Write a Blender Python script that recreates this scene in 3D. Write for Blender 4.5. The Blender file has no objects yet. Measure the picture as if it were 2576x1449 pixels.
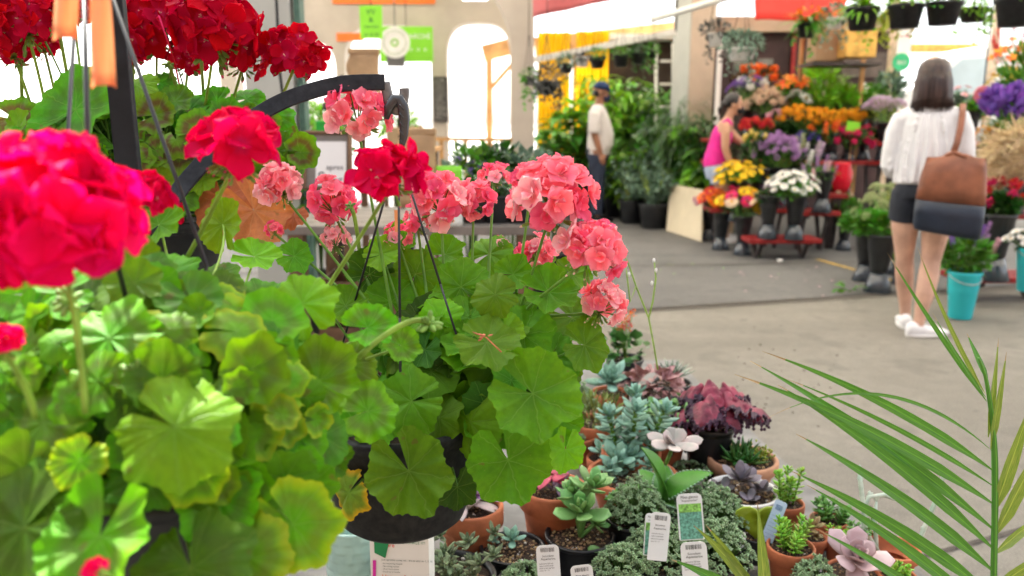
import bpy, math, random
import numpy as np
from mathutils import Vector, Matrix
R = math.radians
PI = math.pi
scene = bpy.context.scene
# ------------------------------------------------------------------ camera, world, sun, exposure
CAM = Vector((0, 0, 1.25))
PITCH = R(11.7)
FPX = 2576 * 28 / 36.0
cd = bpy.data.cameras.new('camera'); cam = bpy.data.objects.new('camera', cd)
scene.collection.objects.link(cam)
cam.location = CAM; cam.rotation_euler = (R(90) - PITCH, 0, 0)
cd.lens = 28; cd.sensor_width = 36; cd.clip_start = 0.02; cd.clip_end = 2000
cd.dof.use_dof = True; cd.dof.focus_distance = 1.0; cd.dof.aperture_fstop = 4.8
cd.dof.aperture_blades = 7
scene.camera = cam
SUN_EL, SUN_AZ = R(52), R(-32)       # azimuth measured from +Y towards +X
w = bpy.data.worlds.new('World'); scene.world = w; w.use_nodes = True
wn = w.node_tree; bg = wn.nodes['Background']
sky = wn.nodes.new('ShaderNodeTexSky'); sky.sky_type = 'NISHITA'; sky.sun_disc = False
sky.sun_elevation = SUN_EL; sky.sun_rotation = SUN_AZ
sky.air_density = 1.0; sky.dust_density = 3.0; sky.ozone_density = 0.6
hs = wn.nodes.new('ShaderNodeHueSaturation'); hs.inputs['Saturation'].default_value = 0.3
wn.links.new(sky.outputs[0], hs.inputs['Color']); wn.links.new(hs.outputs[0], bg.inputs[0])
bg.inputs[1].default_value = 0.15
sl = bpy.data.lights.new('sun', 'SUN'); sl.energy = 4.0; sl.angle = R(0.6); sl.color = (1, 0.95, 0.86)
sun = bpy.data.objects.new('sun', sl); scene.collection.objects.link(sun)
sd = Vector((math.sin(SUN_AZ) * math.cos(SUN_EL), math.cos(SUN_AZ) * math.cos(SUN_EL), math.sin(SUN_EL)))
sun.rotation_euler = sd.to_track_quat('Z', 'Y').to_euler()
scene.view_settings.view_transform = 'Standard'; scene.view_settings.look = 'None'
scene.view_settings.gamma = 1; scene.view_settings.exposure = 2.2
scene.render.engine = 'CYCLES'
scene.cycles.max_bounces = 7; scene.cycles.diffuse_bounces = 4; scene.cycles.transmission_bounces = 6
scene.cycles.transparent_max_bounces = 6
scene.cycles.sample_clamp_indirect = 8
try: scene.cycles.use_denoising = True
except Exception: pass
# ------------------------------------------------------------------ point helpers (reference grid 2576 x 1449 of the photo)
FWD = Vector((0, math.cos(PITCH), -math.sin(PITCH)))
UP = Vector((0, math.sin(PITCH), math.cos(PITCH)))
RT = Vector((1, 0, 0))
def ray(px, py): return FWD + RT * ((px - 1288) / FPX) + UP * ((724.5 - py) / FPX)
def W(px, py, d): return CAM + ray(px, py) * d
def T(px, py, z=0.0):
    r = ray(px, py); return CAM + r * ((z - CAM.z) / r.z)
def depth_of(p): return (p - CAM).dot(FWD)
def S(d): return d / FPX
# ------------------------------------------------------------------ scene helpers
C = scene.collection
OFF = {}
def tag(o, label=None, cat=None, group=None, kind=None):
    if label: o['label'] = label
    if cat: o['category'] = cat
    if group: o['group'] = group
    if kind: o['kind'] = kind
    return o
def thing(name, label, cat, loc=(0, 0, 0), group=None, rz=0):
    o = bpy.data.objects.new(name, None); C.objects.link(o); o.empty_display_size = 0.05
    o.location = loc; o.rotation_euler = (0, 0, rz)
    OFF[o.name] = Vector(loc) if rz == 0 else Vector((0, 0, 0))
    return tag(o, label, cat, group)
def link_part(name, data, mat, parent, label=None):
    o = bpy.data.objects.new(name, data); C.objects.link(o); o.parent = parent
    OFF[o.name] = OFF.get(parent.name, Vector((0, 0, 0)))
    if label: o['label'] = label
    return o
def copy_tree(o, parent=None, loc=None, rz=None, label=None, scale=None):
    c = o.copy(); C.objects.link(c); c.parent = parent
    if loc is not None: c.location = loc
    if rz is not None: c.rotation_euler = (0, 0, rz)
    if scale: c.scale = (scale,) * 3
    if label: c['label'] = label
    for ch in list(o.children): copy_tree(ch, c)
    return c
class MB:
    def __init__(s): s.v = []; s.f = []; s.m = []; s.uv = []; s.mats = []; s.cur = 0
    def use(s, mat):
        if mat not in s.mats: s.mats.append(mat)
        s.cur = s.mats.index(mat); return s
    def add(s, vs, fs, uv=None):
        n = len(s.v); s.v.extend(vs)
        s.uv.extend(uv if uv is not None else [(0.5, 0.5)] * len(vs))
        s.f.extend([tuple(i + n for i in f) for f in fs]); s.m.extend([s.cur] * len(fs))
    def grid(s, P, uv=None, close=False):
        nu, nv = len(P), len(P[0]); vs = [p for r in P for p in r]; fs = []
        for i in range(nu if close else nu - 1):
            a = i * nv; b = ((i + 1) % nu) * nv
            for j in range(nv - 1): fs.append((a + j, b + j, b + j + 1, a + j + 1))
        s.add(vs, fs, [q for r in uv for q in r] if uv else None)
    def box(s, c, d, M=None):
        c = Vector(c); vs = []
        for x in (-.5, .5):
            for y in (-.5, .5):
                for z in (-.5, .5):
                    p = Vector((x * d[0], y * d[1], z * d[2]))
                    if M is not None: p = M @ p
                    vs.append(c + p)
        s.add(vs, [(0, 1, 3, 2), (4, 6, 7, 5), (0, 4, 5, 1), (2, 3, 7, 6), (0, 2, 6, 4), (1, 5, 7, 3)])
    def bar(s, a, b, wd, th, up=Vector((0, 0, 1))):
        a = Vector(a); b = Vector(b); z = (b - a); L = z.length; z.normalize()
        x = up.cross(z)
        if x.length < 1e-4: x = Vector((1, 0, 0)).cross(z)
        x.normalize(); y = z.cross(x)
        s.box((a + b) / 2, (wd, th, L), Matrix((x, y, z)).transposed())
    def tube(s, pts, rad, n=8, cap=True, fl=None):
        pts = [Vector(p) for p in pts]
        if not isinstance(rad, (list, tuple)): rad = [rad] * len(pts)
        t = (pts[1] - pts[0]).normalized()
        a = Vector((0, 0, 1)) if abs(t.z) < .9 else Vector((1, 0, 0))
        x = t.cross(a).normalized(); P = []
        for i, p in enumerate(pts):
            if 0 < i < len(pts) - 1: t = (pts[i + 1] - pts[i - 1])
            elif i == 0: t = pts[1] - pts[0]
            else: t = pts[i] - pts[i - 1]
            if t.length > 1e-9: t.normalize()
            x = (x - t * x.dot(t)); x.normalize(); y = t.cross(x); r = rad[i]
            rx, ry = r if isinstance(r, tuple) else (r, r)
            P.append([p + x * math.cos(2 * PI * k / n) * rx + y * math.sin(2 * PI * k / n) * ry for k in range(n)])
        m = len(s.v)
        fs = []
        for i in range(len(P) - 1):
            for k in range(n):
                k2 = (k + 1) % n
                fs.append((i * n + k, i * n + k2, (i + 1) * n + k2, (i + 1) * n + k))
        if cap:
            fs.append(tuple(reversed(range(n)))); fs.append(tuple((len(P) - 1) * n + k for k in range(n)))
        uv = [(k / n, i / max(1, len(P) - 1)) for i in range(len(P)) for k in range(n)]
        s.add([q for r in P for q in r], fs, uv)
    def rings(s, R_, n=20, cap=True):
        """R_: list of (center, rx, ry[, M]) horizontal ellipses joined into a closed skin"""
        vs = []; fs = []
        for r in R_:
            c = Vector(r[0]); M = r[3] if len(r) > 3 else None
            for k in range(n):
                a = 2 * PI * k / n; q = Vector((math.cos(a) * r[1], math.sin(a) * r[2], 0))
                if M is not None: q = M @ q
                vs.append(c + q)
        for i in range(len(R_) - 1):
            for k in range(n):
                k2 = (k + 1) % n
                fs.append((i * n + k, i * n + k2, (i + 1) * n + k2, (i + 1) * n + k))
        if cap:
            fs.append(tuple(reversed(range(n)))); fs.append(tuple((len(R_) - 1) * n + k for k in range(n)))
        s.add(vs, fs)
    def lathe(s, prof, c=(0, 0, 0), n=40, flute=0, nf=24, M=None):
        c = Vector(c); P = []
        for k in range(n):
            a = 2 * PI * k / n; row = []
            for (r, z) in prof:
                rr = r * (1 + flute * math.cos(nf * a)) if flute else r
                q = Vector((rr * math.cos(a), rr * math.sin(a), z))
                if M is not None: q = M @ q
                row.append(c + q)
            P.append(row)
        s.grid(P, [[(k / n, j / len(prof)) for j in range(len(prof))] for k in range(n)], close=True)
    def disc(s, c, r, n=32, nrm=Vector((0, 0, 1)), th=0.0):
        c = Vector(c); q = Vector(nrm).to_track_quat('Z', 'Y')
        vs = [c + q @ Vector((r * math.cos(2 * PI * k / n), r * math.sin(2 * PI * k / n), 0)) for k in range(n)]
        fs = [tuple(range(n))]
        if th:
            vs += [p - Vector(nrm).normalized() * th for p in vs]
            fs += [tuple(reversed(range(n, 2 * n)))] + [(k, n + k, n + (k + 1) % n, (k + 1) % n) for k in range(n)]
        s.add(vs, fs)
    def blob(s, c, r, nu=8, nv=6, M=None):
        c = Vector(c); r = r if isinstance(r, (tuple, list)) else (r, r, r); P = []
        for i in range(nu):
            a = 2 * PI * i / nu; row = []
            for j in range(nv + 1):
                b = PI * j / nv - PI / 2
                q = Vector((r[0] * math.cos(a) * math.cos(b), r[1] * math.sin(a) * math.cos(b), r[2] * math.sin(b)))
                if M is not None: q = M @ q
                row.append(c + q)
            P.append(row)
        s.grid(P, close=True)
    def build(s, name, mat=None, parent=None, smooth=True, label=None, bevel=0, cat=None, group=None, kind=None, solid=0):
        off = OFF.get(parent.name, Vector((0, 0, 0))) if parent else Vector((0, 0, 0))
        me = bpy.data.meshes.new(name)
        me.from_pydata([(p[0] - off[0], p[1] - off[1], p[2] - off[2]) for p in s.v], [], s.f)
        if s.mats:
            for m_ in s.mats: me.materials.append(m_)
            me.polygons.foreach_set('material_index', s.m)
        else: me.materials.append(mat)
        ul = me.uv_layers.new(name='UVMap')
        li = np.zeros(len(me.loops), dtype=np.int32); me.loops.foreach_get('vertex_index', li)
        ul.data.foreach_set('uv', np.array(s.uv, dtype=np.float32)[li].ravel())
        me.polygons.foreach_set('use_smooth', [smooth] * len(me.polygons))
        me.update()
        o = bpy.data.objects.new(name, me); C.objects.link(o)
        if parent: o.parent = parent; OFF[o.name] = off
        if bevel:
            b = o.modifiers.new('bevel', 'BEVEL'); b.width = bevel; b.segments = 2; b.limit_method = 'ANGLE'
        if solid:
            b = o.modifiers.new('solid', 'SOLIDIFY'); b.thickness = solid
        return tag(o, label, cat, group, kind)
def solo(name, mb, mat, label, cat, group=None, smooth=True, **k):
    return mb.build(name, mat, None, smooth, label, cat=cat, group=group, **k)
def struct(name, mb, mat, smooth=False): return mb.build(name, mat, None, smooth, kind='structure')
def remesh(o, vox, sm=0, it=6):
    m = o.modifiers.new('skin', 'REMESH'); m.mode = 'VOXEL'; m.voxel_size = vox; m.use_smooth_shade = True
    if sm:
        k = o.modifiers.new('smooth', 'SMOOTH'); k.factor = sm; k.iterations = it
    return o
def bez(a, b, c, n=8):
    return [a * (1 - t) ** 2 + b * 2 * t * (1 - t) + c * t * t for t in [i / (n - 1) for i in range(n)]]
def rv(rng, s=1.0): return Vector((rng.gauss(0, s), rng.gauss(0, s), rng.gauss(0, s)))
# ------------------------------------------------------------------ materials
def nodes_mat(name):
    m = bpy.data.materials.new(name); m.use_nodes = True; nt = m.node_tree
    return m, nt, nt.nodes['Principled BSDF']
def col4(c): return (c[0], c[1], c[2], 1)
def math_n(nt, op, a, b=None, c=None):
    n = nt.nodes.new('ShaderNodeMath'); n.operation = op
    for i, v in enumerate((a, b, c)):
        if v is None: continue
        if isinstance(v, (int, float)): n.inputs[i].default_value = v
        else: nt.links.new(v, n.inputs[i])
    return n.outputs[0]
def mix_n(nt, f, a, b, mode='MIX'):
    n = nt.nodes.new('ShaderNodeMix'); n.data_type = 'RGBA'; n.blend_type = mode
    for s_, v in ((n.inputs[0], f), (n.inputs[6], a), (n.inputs[7], b)):
        if isinstance(v, (int, float)): s_.default_value = v
        elif isinstance(v, (tuple, list)): s_.default_value = col4(v)
        else: nt.links.new(v, s_)
    return n.outputs[2]
def noise_n(nt, scale, detail=3, vec=None, rough=.55):
    n = nt.nodes.new('ShaderNodeTexNoise'); n.inputs['Scale'].default_value = scale
    n.inputs['Detail'].default_value = detail; n.inputs['Roughness'].default_value = rough
    if vec is not None: nt.links.new(vec, n.inputs['Vector'])
    return n.outputs['Fac']
def objco(nt): return nt.nodes.new('ShaderNodeTexCoord').outputs['Object']
def ramp01(nt, v, lo, hi):
    n = nt.nodes.new('ShaderNodeMapRange'); n.inputs[1].default_value = lo; n.inputs[2].default_value = hi
    nt.links.new(v, n.inputs[0]); return n.outputs[0]
def finish(nt, bsdf, color, trans=0, tcol=None, bump=None, bstr=.3, bdist=.002):
    nt.links.new(color, bsdf.inputs['Base Color'])
    if bump is not None:
        b = nt.nodes.new('ShaderNodeBump'); b.inputs['Strength'].default_value = bstr; b.inputs['Distance'].default_value = bdist
        nt.links.new(bump, b.inputs['Height']); nt.links.new(b.outputs[0], bsdf.inputs['Normal'])
    if trans:
        t = nt.nodes.new('ShaderNodeBsdfTranslucent'); mx = nt.nodes.new('ShaderNodeMixShader'); mx.inputs[0].default_value = trans
        tc = mix_n(nt, 1.0, color, tcol if tcol else (1, 1, 1), 'MULTIPLY'); nt.links.new(tc, t.inputs[0])
        nt.links.new(bsdf.outputs[0], mx.inputs[1]); nt.links.new(t.outputs[0], mx.inputs[2])
        nt.links.new(mx.outputs[0], nt.nodes['Material Output'].inputs[0])
def mat(name, c, rough=.6, var=.25, scale=12, bump=0, bdist=.003, trans=0, tcol=None, isl=0, spec=.4, metal=0, c2=None, coat=0, emit=0, bscale=None):
    m, nt, b = nodes_mat(name); co = objco(nt)
    n = noise_n(nt, scale, 4, co)
    c2 = c2 or tuple(min(1, x * (1 + var)) for x in c); c1 = tuple(x * (1 - var) for x in c) if c2 is None or var else c
    f = ramp01(nt, n, .35, .65)
    col = mix_n(nt, f, c1, c2)
    if isl:
        g = nt.nodes.new('ShaderNodeNewGeometry').outputs['Random Per Island']
        h = nt.nodes.new('ShaderNodeHueSaturation'); nt.links.new(col, h.inputs['Color'])
        nt.links.new(math_n(nt, 'MULTIPLY_ADD', g, isl * 2, 1 - isl), h.inputs['Value'])
        nt.links.new(math_n(nt, 'MULTIPLY_ADD', g, .05, .475), h.inputs['Hue']); col = h.outputs[0]
    b.inputs['Roughness'].default_value = rough; b.inputs['Specular IOR Level'].default_value = spec
    b.inputs['Metallic'].default_value = metal; b.inputs['Coat Weight'].default_value = coat
    if emit: nt.links.new(col, b.inputs['Emission Color']); b.inputs['Emission Strength'].default_value = emit
    bp = noise_n(nt, bscale or scale * 4, 3, co) if bump else None
    finish(nt, b, col, trans, tcol, bp, bump, bdist); return m
def leaf_mat(name, c_in, c_edge, zone=None, zs=0.0, yellow=None, rough=.42, trans=.3, vein=(.2, .38, .06)):
    """geranium leaf: radial veins, scalloped zone band, from UV around the petiole"""
    m, nt, b = nodes_mat(name)
    uv = nt.nodes.new('ShaderNodeTexCoord').outputs['UV']; sp = nt.nodes.new('ShaderNodeSeparateXYZ'); nt.links.new(uv, sp.inputs[0])
    x = math_n(nt, 'MULTIPLY_ADD', sp.outputs[0], 2, -1); y = math_n(nt, 'MULTIPLY_ADD', sp.outputs[1], 2, -1)
    r = math_n(nt, 'SQRT', math_n(nt, 'ADD', math_n(nt, 'MULTIPLY', x, x), math_n(nt, 'MULTIPLY', y, y)))
    nw = noise_n(nt, 55, 2, objco(nt)); a = math_n(nt, 'ADD', math_n(nt, 'MULTIPLY', math_n(nt, 'ARCTAN2', y, x), 7 / (2 * PI)), math_n(nt, 'MULTIPLY_ADD', nw, .5, -.25))
    dd = math_n(nt, 'ABSOLUTE', math_n(nt, 'SUBTRACT', math_n(nt, 'FRACT', math_n(nt, 'ADD', a, .5)), .5))
    dl = math_n(nt, 'MULTIPLY', dd, r)
    v1 = ramp01(nt, dl, .02, .003)
    ch = math_n(nt, 'FRACT', math_n(nt, 'MULTIPLY', math_n(nt, 'SUBTRACT', r, math_n(nt, 'MULTIPLY', dl, 1.6)), 4.5))
    v2 = math_n(nt, 'MULTIPLY', ramp01(nt, math_n(nt, 'ABSOLUTE', math_n(nt, 'SUBTRACT', ch, .5)), .06, .01), .2)
    vv = math_n(nt, 'MAXIMUM', v1, math_n(nt, 'MULTIPLY', v2, ramp01(nt, r, .15, .3)))
    co = objco(nt); n1 = noise_n(nt, 22, 4, co); n2 = noise_n(nt, 160, 3, co)
    g = nt.nodes.new('ShaderNodeNewGeometry').outputs['Random Per Island']
    base = mix_n(nt, ramp01(nt, r, .1, 1.0), c_in, c_edge)
    base = mix_n(nt, ramp01(nt, n1, .4, .62), base, tuple(k * 1.35 for k in c_in))
    base = mix_n(nt, math_n(nt, 'MULTIPLY', ramp01(nt, n2, .35, .7), .3), base, tuple(k * .5 for k in c_in))
    n4 = noise_n(nt, 340, 2, co); base = mix_n(nt, math_n(nt, 'MULTIPLY', ramp01(nt, n4, .68, .76), .25), base, (.35, .32, .10))
    n5 = noise_n(nt, 45, 2, co); base = mix_n(nt, math_n(nt, 'MULTIPLY', ramp01(nt, n5, .70, .74), .6), base, (.16, .10, .03))
    if zone:
        z = math_n(nt, 'ABSOLUTE', math_n(nt, 'SUBTRACT', math_n(nt, 'ADD', r, math_n(nt, 'MULTIPLY', n1, .3)), .72))
        z = math_n(nt, 'MULTIPLY', ramp01(nt, z, .26, .06), zs); base = mix_n(nt, z, base, zone)
    if yellow:
        base = mix_n(nt, ramp01(nt, math_n(nt, 'ADD', r, math_n(nt, 'MULTIPLY', n1, .5)), .95, 1.3), base, yellow)
    base = mix_n(nt, math_n(nt, 'MULTIPLY', vv, .42), base, vein)
    h = nt.nodes.new('ShaderNodeHueSaturation'); nt.links.new(base, h.inputs['Color'])
    oi = nt.nodes.new('ShaderNodeObjectInfo').outputs['Random']
    rr = math_n(nt, 'FRACT', math_n(nt, 'ADD', g, oi))
    nt.links.new(math_n(nt, 'MULTIPLY_ADD', rr, .5, .72), h.inputs['Value'])
    nt.links.new(math_n(nt, 'MULTIPLY_ADD', rr, .035, .483), h.inputs['Hue'])
    b.inputs['Roughness'].default_value = .58; b.inputs['Specular IOR Level'].default_value = .22
    hb = math_n(nt, 'SUBTRACT', math_n(nt, 'MULTIPLY', n2, .5), vv)
    finish(nt, b, h.outputs[0], trans, (1.7, 1.5, .7), hb, .45, .0015); return m
def petal_mat(name, c, c_edge, c_base, trans=.3, dark=.75):
    m, nt, b = nodes_mat(name)
    uv = nt.nodes.new('ShaderNodeTexCoord').outputs['UV']; sp = nt.nodes.new('ShaderNodeSeparateXYZ'); nt.links.new(uv, sp.inputs[0])
    u, t = sp.outputs[0], sp.outputs[1]
    col = mix_n(nt, ramp01(nt, t, .45, 1), c, c_edge); col = mix_n(nt, ramp01(nt, t, .3, .02), col, c_base)
    co = objco(nt); n = noise_n(nt, 60, 3, co)
    st = math_n(nt, 'ABSOLUTE', math_n(nt, 'SINE', math_n(nt, 'ADD', math_n(nt, 'MULTIPLY', u, 26), math_n(nt, 'MULTIPLY', n, 2))))
    col = mix_n(nt, math_n(nt, 'MULTIPLY', ramp01(nt, st, .25, 0), .3), col, tuple(k * dark for k in c))
    g = nt.nodes.new('ShaderNodeNewGeometry').outputs['Random Per Island']
    h = nt.nodes.new('ShaderNodeHueSaturation'); nt.links.new(col, h.inputs['Color'])
    nt.links.new(math_n(nt, 'MULTIPLY_ADD', g, .35, .8), h.inputs['Value'])
    nt.links.new(math_n(nt, 'MULTIPLY_ADD', g, .012, .492), h.inputs['Hue'])
    b.inputs['Roughness'].default_value = .7; b.inputs['Specular IOR Level'].default_value = .08
    finish(nt, b, h.outputs[0], trans, (1.2, 1.1, 1.1), st, .15, .0008); return m
def palm_mat(name, c, c2, rough=.38):
    m, nt, b = nodes_mat(name); uv = nt.nodes.new('ShaderNodeTexCoord').outputs['UV']
    mp = nt.nodes.new('ShaderNodeMapping'); mp.inputs['Scale'].default_value = (26, 1.6, 1); nt.links.new(uv, mp.inputs[0])
    n = noise_n(nt, 1.0, 3, mp.outputs[0]); col = mix_n(nt, ramp01(nt, n, .38, .66), c, c2)
    sp = nt.nodes.new('ShaderNodeSeparateXYZ'); nt.links.new(uv, sp.inputs[0])
    mid = math_n(nt, 'ABSOLUTE', math_n(nt, 'SUBTRACT', sp.outputs[0], .5)); col = mix_n(nt, math_n(nt, 'MULTIPLY', ramp01(nt, mid, .05, .01), .6), col, tuple(min(1, k * 1.8) for k in c2))
    b.inputs['Roughness'].default_value = rough; b.inputs['Specular IOR Level'].default_value = .4
    finish(nt, b, col, .18, (1.5, 1.4, .6), n, .3, .0006); return m
def concrete(name, c, c2, sc=1.0):
    m, nt, b = nodes_mat(name); co = objco(nt)
    n1 = noise_n(nt, 1.1 * sc, 5, co); n2 = noise_n(nt, 14 * sc, 4, co, .7); n3 = noise_n(nt, 130, 3, co, .7)
    mp = nt.nodes.new('ShaderNodeMapping'); mp.inputs['Scale'].default_value = (.25, 2.2, 1); nt.links.new(co, mp.inputs[0])
    n4 = noise_n(nt, 1.3, 4, mp.outputs[0])
    col = mix_n(nt, ramp01(nt, n1, .35, .65), c, c2)
    col = mix_n(nt, math_n(nt, 'MULTIPLY', ramp01(nt, n2, .4, .7), .5), col, tuple(k * .72 for k in c))
    col = mix_n(nt, math_n(nt, 'MULTIPLY', ramp01(nt, n4, .5, .68), .4), col, tuple(k * .62 for k in c))
    n5 = noise_n(nt, 3.1, 2, co); n6 = noise_n(nt, 7.5, 2, co)
    col = mix_n(nt, math_n(nt, 'MULTIPLY', ramp01(nt, n5, .60, .66), .38), col, tuple(k * .55 for k in c))
    col = mix_n(nt, math_n(nt, 'MULTIPLY', ramp01(nt, n6, .68, .71), .5), col, tuple(k * .42 for k in c))
    col = mix_n(nt, math_n(nt, 'MULTIPLY', ramp01(nt, n3, .5, .75), .5), col, tuple(min(1, k * 1.6) for k in c2))
    col = mix_n(nt, math_n(nt, 'MULTIPLY', ramp01(nt, n3, .45, .3), .45), col, tuple(k * .5 for k in c))
    b.inputs['Roughness'].default_value = .75
    finish(nt, b, col, bump=n3, bstr=.4, bdist=.004); return m
def hair_mat(name, c):
    m, nt, b = nodes_mat(name); co = objco(nt)
    mp = nt.nodes.new('ShaderNodeMapping'); mp.inputs['Scale'].default_value = (90, 90, 3); nt.links.new(co, mp.inputs[0])
    n = noise_n(nt, 1.0, 3, mp.outputs[0])
    col = mix_n(nt, ramp01(nt, n, .35, .7), tuple(k * .45 for k in c), tuple(k * 1.7 for k in c))
    b.inputs['Roughness'].default_value = .38
    finish(nt, b, col, bump=n, bstr=.8, bdist=.004); return m
# ------------------------------------------------------------------ plant generators
def gleaf(mb, c, rad, nrm, notch, rng, cup=.12, pleat=.1, ns=56, nr=7, gap=.16, asp=1.0):
    """kidney-shaped scalloped leaf; notch = direction (3D) of the sinus where the petiole joins"""
    c = Vector(c); z = Vector(nrm).normalized(); x = -Vector(notch); x = x - z * x.dot(z)
    if x.length < 1e-4: x = z.orthogonal()
    x.normalize(); y = z.cross(x)
    la = [rng.uniform(-.05, .05) for _ in range(9)]; nk = rng.randrange(7) if rng.random() < .25 else -1
    P = []; U = []; ph = rng.uniform(0, 6.28); w1 = rng.uniform(.05, .13); vf = rng.uniform(-.1, .35); w3 = rng.uniform(.02, .05); w2 = rng.uniform(0, 6.28)
    for i in range(ns + 1):
        th = -PI + gap + (2 * PI - 2 * gap) * i / ns
        e = abs(th) / PI
        Ro = 1 + .07 * math.cos(7 * th) + .028 * (1 - 2 * abs(math.sin(14 * th + ph))) + .03 * math.sin(5 * th + ph) + .02 * math.sin(3 * th + w2)
        Ro *= 1 - .12 * max(0, e - .75) * 4
        lb = (th + PI) / (2 * PI) * 7; li_ = int(min(7, lb)); fr = lb - li_; Ro *= 1 + la[li_] * (1 - fr) + la[li_ + 1] * fr
        if nk >= 0: Ro *= 1 - .13 * math.exp(-((lb - nk - .5) / .16) ** 2)
        tri = abs(((th * 7 / (2 * PI) + .5) % 1) - .5) * 2
        row = []; ur = []
        for j in range(nr + 1):
            r = .004 + .996 * j / nr
            q = r * Ro
            h = cup * r ** 2.2 + pleat * (tri - .5) * r * .8 + w1 * math.sin(3 * th + w2) * r * r + .025 * math.sin(21 * th + ph) * r ** 5 + vf * abs(math.sin(th)) * r * .5 + w3 * math.sin(7 * th * 2 + ph) * r ** 3
            row.append(c + (x * math.cos(th) * q + y * math.sin(th) * q * asp + z * h) * rad)
            ur.append((.5 + .5 * r * math.cos(th), .5 + .5 * r * math.sin(th)))
        P.append(row); U.append(ur)
    mb.grid(P, U)
def petal(mb, c, d, n, L, Wd, cup, ruf, rng, nu=6, nt_=7, curl=0):
    d = Vector(d).normalized(); n = Vector(n); n = (n - d * n.dot(d)).normalized(); s = d.cross(n)
    P = []; U = []; ph = rng.uniform(0, 6.28)
    for j in range(nt_ + 1):
        t = math.sin(PI / 2 * j / nt_); hw = Wd * (t ** .62 + .06) * (1 if t < .58 else math.sqrt(max(0.004, 1 - ((t - .58) / .422) ** 2)))
        row = []; ur = []
        for i in range(nu + 1):
            u = -1 + 2 * i / nu
            h = cup * t * t - curl * t ** 3 + .22 * u * u * Wd / L * t + ruf * math.sin(u * 4.2 + ph) * t * t
            tt = t - .05 * (1 - u * u) * (-1) * t - .09 * u * u * t
            row.append(c + d * (L * tt) + s * (u * hw) + n * (h * L)); ur.append((.5 + .5 * u, t))
        P.append(row); U.append(ur)
    mb.grid(P, U)
def blade(mb, base, d, up, L, Wd, bend=.3, fold=.25, ns=7, tip=1.0, mid=.4):
    """long leaf with folded midrib bending over"""
    base = Vector(base); d = Vector(d).normalized(); up = Vector(up); up = (up - d * up.dot(d))
    if up.length < 1e-4: up = d.orthogonal()
    up.normalize(); s = d.cross(up); P = []; U = []
    for j in range(ns + 1):
        t = j / ns; w = Wd * math.sin(PI * min(1, max(0, (t ** (math.log(.5) / math.log(mid)) if t > 0 else 0)))) ** .8
        w = max(w, Wd * .03)
        p = base + d * (L * (t - bend * .25 * t * t)) - up * (bend * L * t * t)
        P.append([p - s * w + up * (fold * w), p, p + s * w + up * (fold * w)]); U.append([(0, t), (.5, t), (1, t)])
    mb.grid(P, U)
def fleshy(mb, base, d, up, L, Wd, th, n=8, ns=6, peak=.62, tipsharp=.6, bend=0.0):
    base = Vector(base); d = Vector(d).normalized(); up = Vector(up); up = up - d * up.dot(d)
    if up.length < 1e-4: up = d.orthogonal()
    up.normalize(); s = d.cross(up); P = []
    for j in range(ns + 1):
        t = j / ns
        w = (.35 + .65 * math.sin(PI / 2 * min(1, t / peak))) if t < peak else (max(0.0, 1 - ((t - peak) / (1 - peak)) ** 2)) ** tipsharp
        w = max(w, .04); row = []
        p = base + d * L * t + up * (bend * L * t * t)
        for k in range(n):
            a = 2 * PI * k / n
            q = math.sin(a); q = q if q < 0 else q * .35
            row.append(p + s * math.cos(a) * Wd * w + up * q * th * w)
        P.append(row)
    m = len(mb.v); vs = [q for r in P for q in r]; fs = []
    for i in range(ns):
        for k in range(n):
            k2 = (k + 1) % n; fs.append((i * n + k, i * n + k2, (i + 1) * n + k2, (i + 1) * n + k))
    fs.append(tuple(reversed(range(n)))); fs.append(tuple(ns * n + k for k in range(n)))
    mb.add(vs, fs, [(k / n, i / ns) for i in range(ns + 1) for k in range(n)])
def rosette(mb, c, Rr, rng, n=22, wd=.3, th=.14, up=Vector((0, 0, 1)), open_=1.0, peak=.62, sharp=.6, low=8):
    up = Vector(up).normalized(); q = up.to_track_quat('Z', 'Y')
    for i in range(n):
        f = i / n; a = i * 2.39996 + rng.uniform(-.1, .1); el = (1 - f) * R(78) * (1 / open_) * rng.uniform(.9, 1.1) + R(8) * (1 - open_)
        L = Rr * (.35 + .65 * f) * rng.uniform(.92, 1.06)
        d = q @ Vector((math.cos(a) * math.cos(el), math.sin(a) * math.cos(el), math.sin(el)))
        u = q @ Vector((-math.cos(a) * math.sin(el), -math.sin(a) * math.sin(el), math.cos(el)))
        fleshy(mb, Vector(c) + up * (Rr * .12 * (1 - f)), d, u, L, L * wd, L * th, peak=peak, tipsharp=sharp, bend=.12, n=low, ns=5)
def clump(mb, c, rad, n, L, Wd, rng, bend=.3, shape='leaf', up=.4, ns=3, fold=.2):
    c = Vector(c); rad = rad if isinstance(rad, (tuple, list)) else (rad,) * 3
    for _ in range(n):
        while True:
            p = Vector((rng.uniform(-1, 1), rng.uniform(-1, 1), rng.uniform(-1, 1)))
            if p.length < 1: break
        if rng.random() < .6 and p.length > 1e-3: p = p.normalized() * rng.uniform(.7, 1)
        d = (p + Vector((0, 0, up)) + rv(rng, .4)).normalized()
        k = rng.uniform(.6, 1.25)
        blade(mb, c + Vector((p.x * rad[0], p.y * rad[1], p.z * rad[2])), d, Vector((0, 0, 1)) + rv(rng, .4), L * k, Wd * k, bend, fold, ns)
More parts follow.
